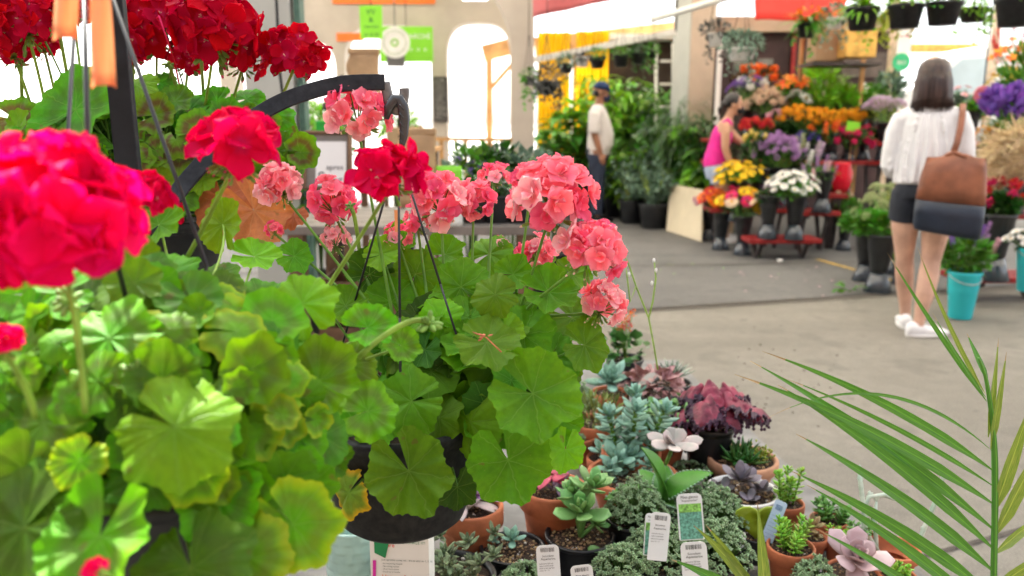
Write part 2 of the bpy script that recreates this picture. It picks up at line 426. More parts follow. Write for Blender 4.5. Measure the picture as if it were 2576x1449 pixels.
def text_mesh(mb, txt, org, xd, yd, size, thick=.0006, align='LEFT', font=None):
    cu = bpy.data.curves.new('t', 'FONT'); cu.body = txt; cu.size = 1; cu.align_x = align; cu.resolution_u = 2
    o = bpy.data.objects.new('t', cu); C.objects.link(o)
    dg = bpy.context.evaluated_depsgraph_get(); me = bpy.data.meshes.new_from_object(o.evaluated_get(dg))
    xd = Vector(xd).normalized(); yd = Vector(yd).normalized(); n = xd.cross(yd)
    mb.add([Vector(org) + xd * v.co.x * size + yd * v.co.y * size + n * thick for v in me.vertices], [tuple(p.vertices) for p in me.polygons])
    bpy.data.objects.remove(o); bpy.data.curves.remove(cu); bpy.data.meshes.remove(me)
# ================================================================== shared materials
m_black = mat('black_plastic', (.014, .015, .017), .5, .3, 30, .25, .0008, spec=.3)
m_blacks = mat('black_nursery_plastic', (.012, .013, .015), .36, .3, 18, .3, .0008, spec=.5)
m_blackm = mat('black_painted_steel', (.010, .013, .018), .5, .35, 26, .35, .0006, spec=.25)
m_pipe = mat('galvanised_pipe', (.55, .55, .53), .4, .15, 9)
m_white = mat('white_paint', (.78, .77, .75), .5, .06, 3)
m_terra = mat('terracotta', (.42, .13, .055), .8, .25, 22, .4, .001, bscale=90)
m_terral = mat('dusty_terracotta', (.46, .24, .14), .85, .3, 14, .4, .001, bscale=90)
m_soil = mat('potting_soil', (.035, .02, .012), .95, .5, 90, 1, .004)
m_gravel = mat('soil_gravel', (.30, .19, .10), .85, .4, 60, isl=.5)
m_perl = mat('perlite', (.7, .66, .6), .8, .1, 60)
m_red = mat('red_painted_wood', (.27, .014, .014), .5, .25, 9, .2)
m_wood = mat('weathered_wood', (.16, .09, .05), .7, .4, 8, .4)
m_woodl = mat('light_timber', (.50, .27, .10), .65, .25, 5, .2)
m_card = mat('cardboard', (.42, .29, .17), .8, .1, 6)
m_kraft = mat('kraft_paper', (.50, .33, .18), .75, .15, 7, .5, .01, trans=.2)
m_steelw = mat('white_tube', (.7, .7, .66), .4, .08, 5)
m_stem = mat('green_stem', (.12, .26, .03), .5, .25, 30, trans=.12, isl=.15)
m_dstem = mat('dark_stem', (.05, .12, .02), .6, .25, 30)
m_leafd = mat('dark_foliage', (.022, .075, .012), .4, .4, 6, trans=.2, tcol=(1.6, 1.8, .8), isl=.45)
m_leafm = mat('green_foliage', (.07, .21, .02), .42, .35, 6, trans=.25, tcol=(1.6, 1.6, .7), isl=.4)
m_leafl = mat('bright_foliage', (.17, .38, .025), .45, .3, 6, trans=.3, tcol=(1.6, 1.5, .6), isl=.35)
m_leafg = mat('grey_green_foliage', (.14, .23, .165), .55, .3, 6, trans=.15, isl=.35)
m_leafy = mat('yellow_green_foliage', (.30, .36, .03), .5, .25, 6, trans=.3, isl=.3)
m_leafdk = mat('purple_grey_foliage', (.07, .075, .07), .55, .35, 6, isl=.4)
def fm(name, c, isl=.2, tr=.2): return mat(name, c, .6, .15, 20, trans=tr, isl=isl)
f_white = fm('white_petals', (.78, .78, .76)); f_yel = fm('yellow_petals', (.80, .52, .01)); f_gold = fm('golden_petals', (.82, .38, .012))
f_or = fm('orange_petals', (.85, .17, .015)); f_red = fm('red_petals', (.62, .015, .02)); f_pk = fm('hot_pink_petals', (.68, .02, .14))
f_lil = fm('lilac_petals', (.45, .25, .52)); f_pur = fm('purple_petals', (.20, .08, .45)); f_lpk = fm('pale_pink_petals', (.72, .42, .5))
f_cream = fm('cream_petals', (.72, .55, .40)); f_lav = fm('lavender_petals', (.60, .45, .62)); f_ytul = fm('pale_yellow_petals', (.80, .62, .16))
f_mag = fm('magenta_petals', (.40, .01, .16)); f_blu = fm('blue_violet_petals', (.12, .08, .42)); f_dark = mat('flower_centre', (.10, .05, .01), .8, .3, 60)
f_grn = fm('green_white_flowers', (.42, .48, .22)); m_pamp = mat('pampas_plume', (.62, .48, .30), .9, .2, 9, isl=.25, trans=.2)
# ================================================================== ground
g = MB(); n = 60
g.v = []; g.add([(-400, -60, 0), (400, -60, 0), (400, 900, 0), (-400, 900, 0)], [(0, 1, 2, 3)])
struct('ground', g, concrete('pale_concrete', (.16, .147, .122), (.215, .20, .17)))
def quad(mb, pts, z): mb.add([(p[0], p[1], z) for p in pts], [tuple(range(len(pts)))])
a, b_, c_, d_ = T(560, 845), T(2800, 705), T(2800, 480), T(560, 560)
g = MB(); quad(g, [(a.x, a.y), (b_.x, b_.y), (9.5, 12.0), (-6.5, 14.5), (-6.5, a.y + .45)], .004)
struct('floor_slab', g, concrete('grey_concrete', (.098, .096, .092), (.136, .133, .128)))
g = MB()
def strip(mb, p, q, wd, z):
    d = (q - p).normalized(); s = Vector((-d.y, d.x, 0)) * wd / 2
    mb.add([Vector((v.x, v.y, z)) for v in (p - s, q - s, q + s, p + s)], [(0, 1, 2, 3)])
strip(g, a + Vector((0, .0, 0)), b_, .035, .008); strip(g, a + Vector((0, -.07, 0)), b_ + Vector((0, -.09, 0)), .02, .008)
strip(g, T(560, 690), T(2500, 655), .03, .008); strip(g, T(2330, 735), T(2120, 610), .02, .008); strip(g, T(2150, 1449), T(2800, 1270), .018, .004)
strip(g, T(1560, 700), T(1300, 560), .015, .008)
pvg = MB(); pvg.add([(-60, 14.9, .004), (60, 14.9, .004), (60, 120, .004), (-60, 120, .004)], [(0, 1, 2, 3)]); struct('sun_glare_sheet', pvg, mat('sun_glare_pale', (.62, .60, .55), .8, .08, 2))  # extra pale sheet, sun glare put into the colour of the outside ground
struct('floor_joint', g, mat('joint_dirt', (.075, .065, .055), .9, .3, 20))
g = MB(); strip(g, T(2055, 655), T(2215, 700), .05, .012); strip(g, T(2215, 700), T(2290, 722), .05, .012)
struct('road_marking', g, mat('worn_yellow_paint', (.50, .33, .08), .8, .35, 30))
# ================================================================== unseen roof and wall that shape the market light
g = MB()
g.box((0, 8.2, 4.15), (20, 11.2, .18))
m_roof = mat('translucent_roof_sheet', (.93, .90, .84), .7, .04, 3, trans=.68)  # translucency added so soft sunlight brightens the inside
rf = struct('roof', g, m_roof)
g = MB()
for y in (4.4, 7.6, 10.6): g.box((0, y, 3.94), (20, .2, .24))
g.build('roof_beam', mat('beam_paint', (.62, .60, .56), .7, .1, 3), None, False, kind='structure')
t = thing('skylight_blocker', 'unseen brown wall added behind and left of the camera to block skylight', 'building', (0, -4.5, 0))
g = MB(); g.box((0, -4.6, 2.6), (26, .4, 5.2)); g.box((-8.2, .2, 2.6), (.4, 9.2, 5.2)); g.build('wall', mat('blocker_brown', (.14, .085, .06), .85, .3, 9, .4), t, False)  # unseen wall added to block skylight from behind and the left
# ================================================================== near pillar with grey cabinet (left)
m_pil = mat('pillar_paint', (.44, .45, .42), .6, .07, 2.5, .1); m_cab = mat('cabinet_paint', (.40, .45, .43), .45, .06, 3)
p = T(735, 700); pd = 4.2
pw = W(752, 300, pd)
t = thing('pillar', 'pale painted pillar with a grey green steel panel, behind the red geraniums', 'pillar', (pw.x, pw.y, 0))
g = MB(); g.box((W(690, 300, pd + .1).x, pw.y + .2, 2.05), (.26, .30, 4.1)); g.build('shaft', m_pil, t, False, bevel=.012)
g = MB(); g.box((W(803, 300, pd).x, pw.y + .1, 3.1), (.245, .16, 2.95 - .9)); g.build('panel', m_cab, t, False, bevel=.008)
g = MB(); g.box((W(752, 300, pd).x + .005, pw.y + .1, 2.05), (.03, .1, 4.1)); g.build('corner_strip', mat('dark_green_strip', (.06, .13, .10), .5), t, False)
g = MB(); g.box((W(862, 230, pd).x + .0, pw.y + .04, 1.47), (.02, .06, .05)); g.build('latch', m_black, t, False)
# power cable hanging
g = MB(); q = pw + Vector((-.07, -.05, 0)); g.tube([Vector((q.x - .01, q.y, 4)), Vector((q.x + .01, q.y - .01, 2.4)), Vector((q.x, q.y - .01, 1.5)), Vector((q.x + .015, q.y - .01, 1.32))], .008, 6)
for k in range(4): g.tube([Vector((q.x + .015, q.y - .01, 1.32)), Vector((q.x + .03 + .03 * k, q.y, 1.1)), Vector((q.x + .02 + .05 * k, q.y, .75))], .002, 4)
solo('hanger_wire', g, m_black, 'thin black basket wires hanging against the pale pillar', 'wire')
# ================================================================== arcade
m_arc = mat('arcade_render', (.42, .37, .32), .75, .08, 2, .15); m_arcb = mat('arcade_band', (.80, .16, .02), .5, .1, 3)
def arch_wall(mb, xs, y, th, ztop, segs=18):
    """xs: list of (x0,x1,spring,crown) openings from xs[0] to the end; wall between x limits"""
    x0, x1, ops = xs
    pts = []; faces = []
    def slab(a, b, za, zb):
        mb.box(((a + b) / 2, y + th / 2, (za + zb) / 2), (b - a, th, zb - za))
    cur = x0
    for (u0, u1, sp, cr) in ops:
        if u0 > cur: slab(cur, u0, 0, ztop)
        c = (u0 + u1) / 2; hw = (u1 - u0) / 2; pr = []
        for i in range(segs + 1):
            an = PI - PI * i / segs; ca, sa = math.cos(an), math.sin(an)
            k = .62
            pr.append((c + hw * math.copysign(abs(ca) ** k, ca), sp + (cr - sp) * abs(sa) ** k))
        n = len(pr)
        vs = [(px_, y, pz) for px_, pz in pr] + [(px_, y, ztop) for px_, _ in pr] + [(px_, y + th, pz) for px_, pz in pr] + [(px_, y + th, ztop) for px_, _ in pr]
        fs = []
        for i in range(n - 1):
            fs += [(i, i + 1, n + i + 1, n + i), (2 * n + i + 1, 2 * n + i, 3 * n + i, 3 * n + i + 1), (i + 1, i, 2 * n + i, 2 * n + i + 1)]
        mb.add(vs, fs); cur = u1
    if x1 > cur: slab(cur, x1, 0, ztop)
D1 = 12.6
def ax(px, d=D1): return W(px, 300, d).x
yA = W(1100, 300, D1).y; zA = lambda py, d=D1: W(1100, py, d).z
t = thing('arcade', 'cream plastered arcade with two round headed arches at the back left', 'building', (ax(1105), yA, 0))
g = MB(); arch_wall(g, (ax(560), ax(1300), [(ax(600), ax(850), zA(190), zA(100)), (ax(872), ax(1088), zA(185), zA(68)), (ax(1125), ax(1284), zA(170), zA(62))]), yA, .4, 4.05)
g.build('wall', m_arc, t, False)
g = MB(); g.box((ax(975), yA - .012, zA(2)), (ax(1090) - ax(840), .02, .20)); g.box((ax(890), yA - .012, zA(98)), (.42, .02, .12)); g.build('orange_band', m_arcb, t, False)
D2 = 10.3
y2 = W(1100, 300, D2).y
g = MB(); g.box((W(1115, 20, D2 + 1).x, y2 + 1.2, 3.55), (.18, 2.6, .5), Matrix.Rotation(R(-12), 3, 'Z')); g.build('beam', mat('beam_cream', (.62, .52, .42), .7), t, False)
# nearer big arch with its pillar
t = thing('arch_pillar', 'tall cream pillar carrying the nearer rounded arch, left of the yellow curtain', 'pillar', (W(1312, 300, 9.6).x, W(1312, 300, 9.6).y, 0))
d9 = 9.6; y9 = W(1300, 300, d9).y; x9 = lambda px: W(px, 300, d9).x; z9 = lambda py: W(1300, py, d9).z
g = MB(); x0, x1 = x9(1288), x9(1343)
pr = []
for i in range(15):
    an = PI / 2 * i / 14; pr.append((x0 - (1 - math.cos(an)) * 0 - .62 * (1 - math.cos(an)), z9(150) + (z9(-50) - z9(150)) * math.sin(an)))
n = len(pr); vs = [(x, y9, z) for x, z in pr] + [(x1, y9, z) for x, z in pr] + [(x, y9 + .42, z) for x, z in pr] + [(x1, y9 + .42, z) for x, z in pr]; fs = []
for i in range(n - 1): fs += [(i, i + 1, n + i + 1, n + i), (2 * n + i + 1, 2 * n + i, 3 * n + i, 3 * n + i + 1), (i + 1, i, 2 * n + i, 2 * n + i + 1), (n + i, n + i + 1, 3 * n + i + 1, 3 * n + i)]
g.add(vs, fs); g.box(((x0 + x1) / 2, y9 + .21, z9(150) / 2), (x1 - x0, .42, z9(150)))
zt = pr[-1][1]; g.box(((x0 + x1) / 2 - .6, y9 + .21, (zt + 4.05) / 2), (x1 - x0 + 1.2, .42, 4.05 - zt))
g.build('shaft', m_arc, t, False)
g = MB(); q = W(1195, -6, 9.0)
t = thing('ceiling_light', 'white fluorescent strip light glowing under the arches', 'ceiling light', q)
g.box(q, (.28, .10, .05)); g.build('tube', mat('lit_tube', (.9, .9, .85), .4, 0, emit=2.5), t, False, bevel=.01)
g = MB(); g.box(q + Vector((0, 0, .045)), (.34, .16, .03)); g.tube([q + Vector((0, 0, .05)), Vector((q.x, q.y, 4.06))], .01, 6); g.build('housing', m_white, t, False)
# signs in the arcade
def put_sign(px, py, wpx, hpx, d, mt, name, label, cat, texts=(), round_=False, th=.02, tm=None, hang=True):
    q = W(px, py, d); s = S(d); wd, hh = wpx * s, hpx * s
    t = thing(name, label, cat, q); g = MB()
    if round_: g.disc(q, wd / 2, 40, Vector((0, -1, 0)), th)
    else: g.box(q, (wd, th, hh))
    g.build('board', mt, t, False)
    g = MB()
    for (tx, ox, oy, sz) in texts:
        text_mesh(g, tx, q + Vector((ox * s, -th / 2 - .004 if not round_ else -.006, oy * s)), (1, 0, 0), (0, 0, 1), sz * s, 0, 'CENTER')
    if texts: g.build('lettering', tm or m_white, t, False)
    if hang:
        g = MB(); g.tube([q + Vector((0, .01, hh / 2)), Vector((q.x, q.y + .01, 4.06))], .006, 5); g.build('hanger', m_black, t, False)
    return t
m_green = mat('lime_sign', (.22, .62, .03), .5, .05, 3); m_dkg = mat('sign_dark_lettering', (.03, .18, .05), .6)
put_sign(934, 56, 56, 80, 8.6, m_green, 'sign', 'small lime green poster hanging above the arches', 'sign',
         [('VV', 0, 18, 20), ('&', 0, 0, 18), ('marché', 0, -14, 12), ('o o o', 0, -34, 16)], tm=m_dkg)
t = put_sign(1022, 112, 134, 86, 11.8, m_green, 'sign', 'wide lime green banner filling the top of the left arch', 'sign',
         [('MARCHÉ', 28, 14, 17), ('o  o  o', 30, -16, 16)])
t = put_sign(993, 107, 76, 76, 11.4, mat('round_sign_white', (.74, .74, .72), .5, .04), 'sign', 'round white sign with green emblem over the green banner', 'sign', [], True, hang=False)
q = W(993, 107, 11.4); s = S(11.4); g = MB()
for k in range(8):
    an = 2 * PI * k / 8; g.disc(q + Vector((math.cos(an) * 8 * s, -.008, math.sin(an) * 8 * s)), 3.5 * s, 12, Vector((0, -1, 0)))
g.build('emblem', mat('emblem_green', (.35, .6, .2), .6), t, False); g = MB()
for k in range(28):
    an = 2 * PI * k / 28; g.box(q + Vector((math.cos(an) * 28 * s, -.006, math.sin(an) * 28 * s)), (2.5 * s, .004, 5 * s), Matrix.Rotation(-an + PI / 2, 3, 'Y'))
g.build('round_lettering', mat('emblem_grey', (.35, .45, .3), .6), t, False)
g = MB(); g.box(q + Vector((0, .05, -.22)), (.26, .04, .22)); g.tube([q + Vector((0, .05, -.3)), Vector((q.x, q.y + .05, 4.06))], .01, 5); g.build('bracket', mat('grey_bracket', (.13, .13, .13), .6), t, False)
t = thing('menu_board', 'tall dark chalk menu board on the pillar between the arches', 'menu board', W(1108, 250, D1 - .05)); g = MB(); q = W(1108, 250, D1 - .15)
q.y = yA - .03; g.box(q, (36 * S(D1), .03, 110 * S(D1))); g.build('board', mat('chalkboard', (.06, .055, .055), .8, .2), t, False)
g = MB(); rng = random.Random(3)
for k in range(13): text_mesh(g, rng.choice(['cafe 3.50', 'jus 4.00', 'soupe 6', 'menu', 'crepe 7', 'the 2.75']), q + Vector((-.08, -.02, .28 - .048 * k)), (1, 0, 0), (0, 0, 1), .045, 0)
g.build('lettering', mat('chalk', (.5, .48, .46), .9), t, False)
# outside: far low stalls beyond the arches, seen blown out in the sun
t = thing('timber_railing', 'brown timber railing with thin posts beyond the arches', 'railing', W(1170, 350, 11.4)); g = MB()
q0, q1 = W(1050, 349, 11.2), W(1292, 352, 11.2); g.bar(q0, q1, .08, .05); g.build('top_rail', m_woodl, t, False)
for k in range(5):
    p_ = q0.lerp(q1, k / 4); g = MB(); g.bar(Vector((p_.x, p_.y, 0)), p_, .06, .06); g.build('post', m_woodl, t, False)
def pergola(px0, px1, py, d, name, label, posts=3):
    q0, q1 = W(px0, py[0], d), W(px1, py[1], d); t = thing(name, label, 'pergola', (q0.x, q0.y, 0)); g = MB(); g.bar(q0, q1, .12, .30); g.build('beam', m_woodl, t, False)
    for k in range(posts):
        p_ = q0.lerp(q1, (k + .2) / posts); g = MB(); g.bar(Vector((p_.x, p_.y, 0)), p_, .12, .12); g.build('post', m_woodl, t, False)
        g = MB(); g.bar(Vector((p_.x, p_.y + .02, p_.z - .7)), Vector((p_.x + .6, p_.y + .02, p_.z - .05)), .08, .08); g.build('brace', m_woodl, t, False)
pergola(1215, 1292, (135, 115), 15.2, 'pergola', 'sunlit orange brown timber frame seen through the right arch', 1)
pergola(1345, 1700, (118, 78), 13.4, 'pergola', 'orange timber canopy frame with diagonal braces above the yellow curtain', 4)
# white sloping rail with hanging hooks
t = thing('hanging_rail', 'white sloping rail with hooks holding the row of hanging pots', 'rail', W(1500, 120, 10)); g = MB()
q0, q1 = W(1338, 152, 10.2), W(1700, 80, 9.2); g.bar(q0, q1, .07, .07); g.build('rail', m_steelw, t, False)
q2, q3 = W(1560, 100, 9.7), W(1700, 142, 9.7); 
for p_ in (q0, q1):
    g = MB(); g.tube([p_, Vector((p_.x, p_.y, 4.06))], .012, 6); g.build('hanger', m_black, t)
rail_a, rail_b = q0, q1
g = MB(); q0, q1 = W(1640, 50, 7.8), W(1850, -12, 7.0); g.tube([q0, q1], .032, 12)
t = thing('pipe', 'white pipe crossing diagonally above the beige pillar', 'pipe', q0); g.build('tube', m_steelw, t)
g = MB(); g.tube([q1, Vector((q1.x, q1.y, 4.06))], .008, 6); g.tube([q0, Vector((q0.x, q0.y, 4.06))], .008, 6); g.build('hanger', m_black, t)
# second pillar
d = 10.2; q = W(1738, 300, d)
t = thing('pillar', 'square beige pillar with its lit face coloured paler, between the jungle of plants and the flower stall', 'pillar', (q.x, q.y, 0))
g = MB(); g.box((q.x, q.y, 2.03), (.37, .37, 4.06), Matrix.Rotation(R(24), 3, 'Z')); g.build('shaft', mat('pillar_beige', (.50, .40, .31), .75, .08, 3, .2), t, False, bevel=.01)
g = MB(); M = Matrix.Rotation(R(24), 3, 'Z'); g.box(Vector((q.x, q.y, 2.03)) + M @ Vector((-.191, 0, 0)), (.014, .35, 4.04), M); g.build('lit_face', m_pil, t, False)  # paler panel puts the light on this side into the colour
# yellow curtain
m_yel = mat('yellow_curtain', (.80, .50, .01), .7, .12, 3, trans=.45)
def curtain(mb, a, b, z0, z1, folds, amp):
    a = Vector(a); b = Vector(b); n = (b - a).cross(Vector((0, 0, 1))).normalized(); P = []
    for i in range(folds * 6 + 1):
        f = i / (folds * 6); row = []
        for j in range(9):
            h = j / 8; p = a.lerp(b, f + .02 * math.sin(f * 9) * (1 - h)) + n * amp * (math.sin(f * folds * 2 * PI) + .4 * math.sin(f * 23 + h * 2)) * (1.1 - .4 * h)
            row.append(Vector((p.x, p.y, z0 + (z1 - z0) * h)))
        P.append(row)
    mb.grid(P)
g = MB(); qa, qb = W(1352, 300, 11.9), W(1432, 300, 11.9); curtain(g, (qa.x, qa.y, 0), (qb.x, qb.y, 0), .3, 2.55, 6, .07)
solo('curtain', g, m_yel, 'yellow plastic curtain panel hanging beside the arch pillar', 'curtain', 'yellow curtains')
g = MB(); qa, qb = W(1446, 300, 12.2), W(1528, 300, 12.2); curtain(g, (qa.x, qa.y, 0), (qb.x, qb.y, 0), .3, 2.6, 8, .06)
solo('curtain', g, m_yel, 'wider yellow plastic curtain panel hanging behind the man in the cap', 'curtain', 'yellow curtains')
# dark back wall behind jungle
q = W(1640, 300, 12.6)
t = thing('dark_kiosk', 'dark brown kiosk wall behind the white ladder', 'kiosk', (q.x, q.y, 0)); g = MB(); g.box((q.x + .05, q.y + .6, 1.25), (1.5, 1.0, 2.5)); g.build('wall', mat('dark_brown_wall', (.05, .035, .028), .8, .3, 4), t, False)
g = MB(); g.box((q.x + .05, q.y + .5, 2.54), (1.7, 1.5, .08)); g.build('roof', m_white, t, False)
# ladder
q0, q1 = W(1654, 410, 10.6), W(1654, 108, 10.6)
t = thing('ladder', 'white aluminium ladder standing behind the plants, left of the beige pillar', 'ladder', (q0.x, q0.y, 0))
for dx in (0, .23):
    g = MB(); g.bar(Vector((q0.x + dx, q0.y, 0)), Vector((q1.x + dx, q1.y + .1, q1.z)), .035, .05); g.build('stile', m_steelw, t, False)
for k in range(8):
    g = MB(); z = .3 + .29 * k; g.bar(Vector((q0.x, q0.y + .04, z)), Vector((q0.x + .23, q0.y + .04, z)), .03, .03); g.build('rung', m_steelw, t, False)
# banners and awnings
def sheet(name, pts, mt, label, cat, letters=None, th=.006):
    g = MB(); P = []
    a, b, c, d = [Vector(p) for p in pts]   # a,b top ; d,c bottom
    for i in range(13):
        f = i / 12; P.append([a.lerp(b, f).lerp(d.lerp(c, f), j / 6) + Vector((0, .03 * math.sin(f * 14 + j * .5), 0)) for j in range(7)])
    g.grid(P); t = thing(name, label, cat, a); g.build('fabric', mt, t, solid=th)
    g = MB(); g.tube([a, b], .02, 8); g.tube([a, Vector((a.x, a.y, 4.06))], .008, 5); g.tube([b, Vector((b.x, b.y, 4.06))], .008, 5); g.build('top_bar', m_steelw, t)
    if letters:
        g = MB(); xd = (b - a).normalized(); n = Vector((0, -1, 0)); yd = Vector((0, 0, 1))
        text_mesh(g, letters, d.lerp(c, .12) + Vector((0, -.09, .14)), xd, yd, .26, 0); g.build('lettering', m_white, t, False)
    return t
m_ban = mat('faded_red_banner', (.62, .17, .18), .7, .1, 3, trans=.3); m_aw = mat('red_awning', (.80, .05, .035), .6, .08, 3, trans=.45)
sheet('banner', (W(1340, -60, 8.6), W(1640, -120, 8.0), W(1600, -12, 8.0), W(1342, 44, 8.6)), m_ban, 'faded red banner with white script lettering, sloping across the top of the picture', 'banner', 'Fleuriste')
sheet('awning', (W(1898, -70, 8.6), W(2160, -70, 8.6), W(2110, 52, 8.2), W(1900, 50, 8.2)), m_aw, 'bright red translucent awning above the flower stall', 'awning')
sheet('awning', (W(1780, -90, 10.4), W(1900, -90, 10.4), W(1900, -30, 10.2), W(1780, -30, 10.2)), m_aw, 'short red awning edge beside the beige pillar', 'awning')
# kiosk behind the flower stall
d = 11.2; q = W(2010, 300, d); X = lambda px: W(px, 300, d).x; Z = lambda py: W(2010, py, d).z
t = thing('kiosk', 'dark maroon kiosk with a beige fascia and small window panels behind the flower stall', 'kiosk', (q.x, q.y, 0))
g = MB(); g.box(((X(1785) + X(2260)) / 2, q.y + .8, Z(85) / 2), (X(2260) - X(1785), 1.5, Z(85))); g.build('wall', mat('maroon_wall', (.045, .022, .022), .7, .25, 4), t, False)
g = MB(); g.box(((X(1780) + X(2270)) / 2, q.y + .75, (Z(50) + Z(86)) / 2), (X(2270) - X(1780), 1.72, Z(50) - Z(86))); g.build('fascia', mat('fascia_beige', (.46, .33, .24), .7, .1, 4), t, False)
for (px, py, ww, hh, mm) in [(1858, 175, 40, 50, 'g'), (1918, 175, 38, 50, 'g'), (1830, 130, 30, 34, 'g'), (2170, 165, 120, 60, 'k')]:
    g = MB(); g.box((X(px), q.y + .04, Z(py)), (ww * S(d), .03, hh * S(d))); g.build('window', mat('dim_glass', (.16, .17, .16) if mm == 'g' else (.12, .10, .09), .15, .3, 5), t, False)
g = MB(); g.box((X(1986), q.y + .02, Z(150)), (.05, .05, 1.6)); g.build('red_post', m_red, t, False)
# far bright side: orange stall, van
d = 12.5; X = lambda px: W(px, 300, d).x; Z = lambda py: W(2300, py, d).z; yv = W(2300, 300, d).y
t = thing('produce_stall', 'orange framed market stall with bright awnings at the back right', 'market stall', (X(2350), yv, 0))
g = MB(); g.box(((X(2130) + X(2640)) / 2, yv + 1.9, Z(100)), (X(2640) - X(2130), .3, .16)); g.build('orange_beam', mat('orange_paint', (.75, .22, .04), .6), t, False)
g = MB(); g.box(((X(2130) + X(2640)) / 2, yv + 1.7, Z(122)), (X(2640) - X(2130), .1, .12)); g.build('white_beam', m_white, t, False)
for px in (2255, 2420, 2600):
    g = MB(); g.box((X(px), yv + 1.9, Z(100) / 2), (.12, .12, Z(100))); g.build('post', m_woodl, t, False)
g = MB(); g.box(((X(2255) + X(2600)) / 2, yv + 1.85, .45), (X(2600) - X(2255), .7, .9)); g.build('counter', m_woodl, t, False)
for k, px in enumerate((2275, 2330, 2370)):
    g = MB(); g.box((X(px), yv + 1.65, Z(150)), (.24, .04, .3)); g.build('panel', mat('amber_panel', (.75, .42, .05), .6), t, False)
# white van
m_van = mat('white_van_paint', (.78, .79, .80), .25, .03, 2, coat=.5); m_glass = mat('van_glass', (.42, .52, .58), .08, .1, 2, spec=.9)
t = thing('van', 'white van with a sloping windscreen parked beyond the stalls', 'van', (X(2440), yv, 0))
vx, vz = X(2235), 1.0
prof = [(0, .35), (-.02, 1.0), (.10, 1.62), (.25, 1.75), (1.05, 2.36), (1.5, 2.44), (3.6, 2.44), (3.7, .35)]
g = MB(); n = len(prof); vs = [(vx + x, yv, z) for x, z in prof] + [(vx + x, yv + 1.7, z) for x, z in prof]
g.add(vs, [tuple(range(n)), tuple(reversed(range(n, 2 * n)))] + [(i, i + n, (i + 1) % n + n, (i + 1) % n) for i in range(n)]); g.build('body', m_van, t, False, bevel=.06)
g = MB(); nn = Vector((-.6, 0, .8)).normalized(); a_, b2 = Vector((vx + .30, 0, 1.80)) + nn * .012, Vector((vx + 1.0, 0, 2.33)) + nn * .012
g.add([Vector((a_.x, yv + .12, a_.z)), Vector((a_.x, yv + 1.58, a_.z)), Vector((b2.x, yv + 1.5, b2.z)), Vector((b2.x, yv + .2, b2.z))], [(0, 1, 2, 3)]); g.build('windscreen', m_glass, t, False, solid=.008)
g = MB(); g.add([(vx + .5, yv - .012, 1.72), (vx + 1.5, yv - .012, 1.72), (vx + 1.5, yv - .012, 2.25), (vx + 1.05, yv - .012, 2.22)], [(0, 1, 2, 3)]); g.build('side_window', m_glass, t, False, solid=.008)
for x in (.8, 3.0):
    g = MB(); g.tube([(vx + x, yv - .03, .33), (vx + x, yv + .2, .33)], .33, 24); wh = g.build('wheel', m_black, t)
    g = MB(); g.tube([(vx + x, yv - .045, .33), (vx + x, yv - .028, .33)], .2, 18); g.build('rim', m_pipe, wh)
# far blurred buildings for the glow (outside, sunlit)
def block(px0, px1, pytop, d, mt, label, nwin=4):
    a, b = W(px0, 300, d), W(px1, 300, d); zt = W(px0, pytop, d).z; t = thing('building', label, 'building', ((a.x + b.x) / 2, a.y, 0)); g = MB()
    g.box(((a.x + b.x) / 2, a.y + 3, zt / 2), (b.x - a.x, 6, zt)); g.build('wall', mt, t, False)
    for i in range(nwin):
        for z in np.arange(2.2, zt - .8, 3.0):
            g = MB(); g.box((a.x + (b.x - a.x) * (i + .5) / nwin, a.y - .01, z), (1.0, .06, 1.4)); g.build('window', m_glass, t, False)
    g = MB(); g.box(((a.x + b.x) / 2, a.y + 3, zt + .1), (b.x - a.x + .4, 6.4, .2)); g.build('roof', m_white, t, False)
m_bld = mat('pale_facade', (.75, .72, .66), .8, .05, 1)
#block(-400, 'pale low building in glaring sun behind the red geraniums', 6)
#block(900, 'pale low building in glaring sun beyond the arches', 5)
# bright stall clutter between the arches
def crate(q, dims, mt, label, cat='crate', name='crate', slats=True, rz=0, group=None):
    t = thing(name, label, cat, q, group); g = MB(); w_, d2, h_ = dims; M = Matrix.Rotation(rz, 3, 'Z'); q = Vector(q)
    if slats:
        for k in range(3):
            z = h_ * (k + .5) / 3
            for s_ in (-1, 1):
                g.box(q + M @ Vector((0, s_ * (d2 / 2 - .006), z)), (w_, .012, h_ / 3 * .78), M); g.box(q + M @ Vector((s_ * (w_ / 2 - .006), 0, z)), (.012, d2 - .026, h_ / 3 * .78), M)
        g.box(q + M @ Vector((0, 0, .006)), (w_ - .03, d2 - .03, .01), M); g.build('slats', mt, t, False)
        g = MB()
        for sx in (-1, 1):
            for sy in (-1, 1): g.box(q + M @ Vector((sx * (w_ / 2 - .03), sy * (d2 / 2 - .03), h_ / 2)), (.03, .03, h_ + .004), M)
        g.build('corner_post', mt, t, False)
    else:
        g.box(q + M @ Vector((0, 0, h_ / 2)), dims, M); g.build('body', mt, t, False, bevel=.006)
    return t
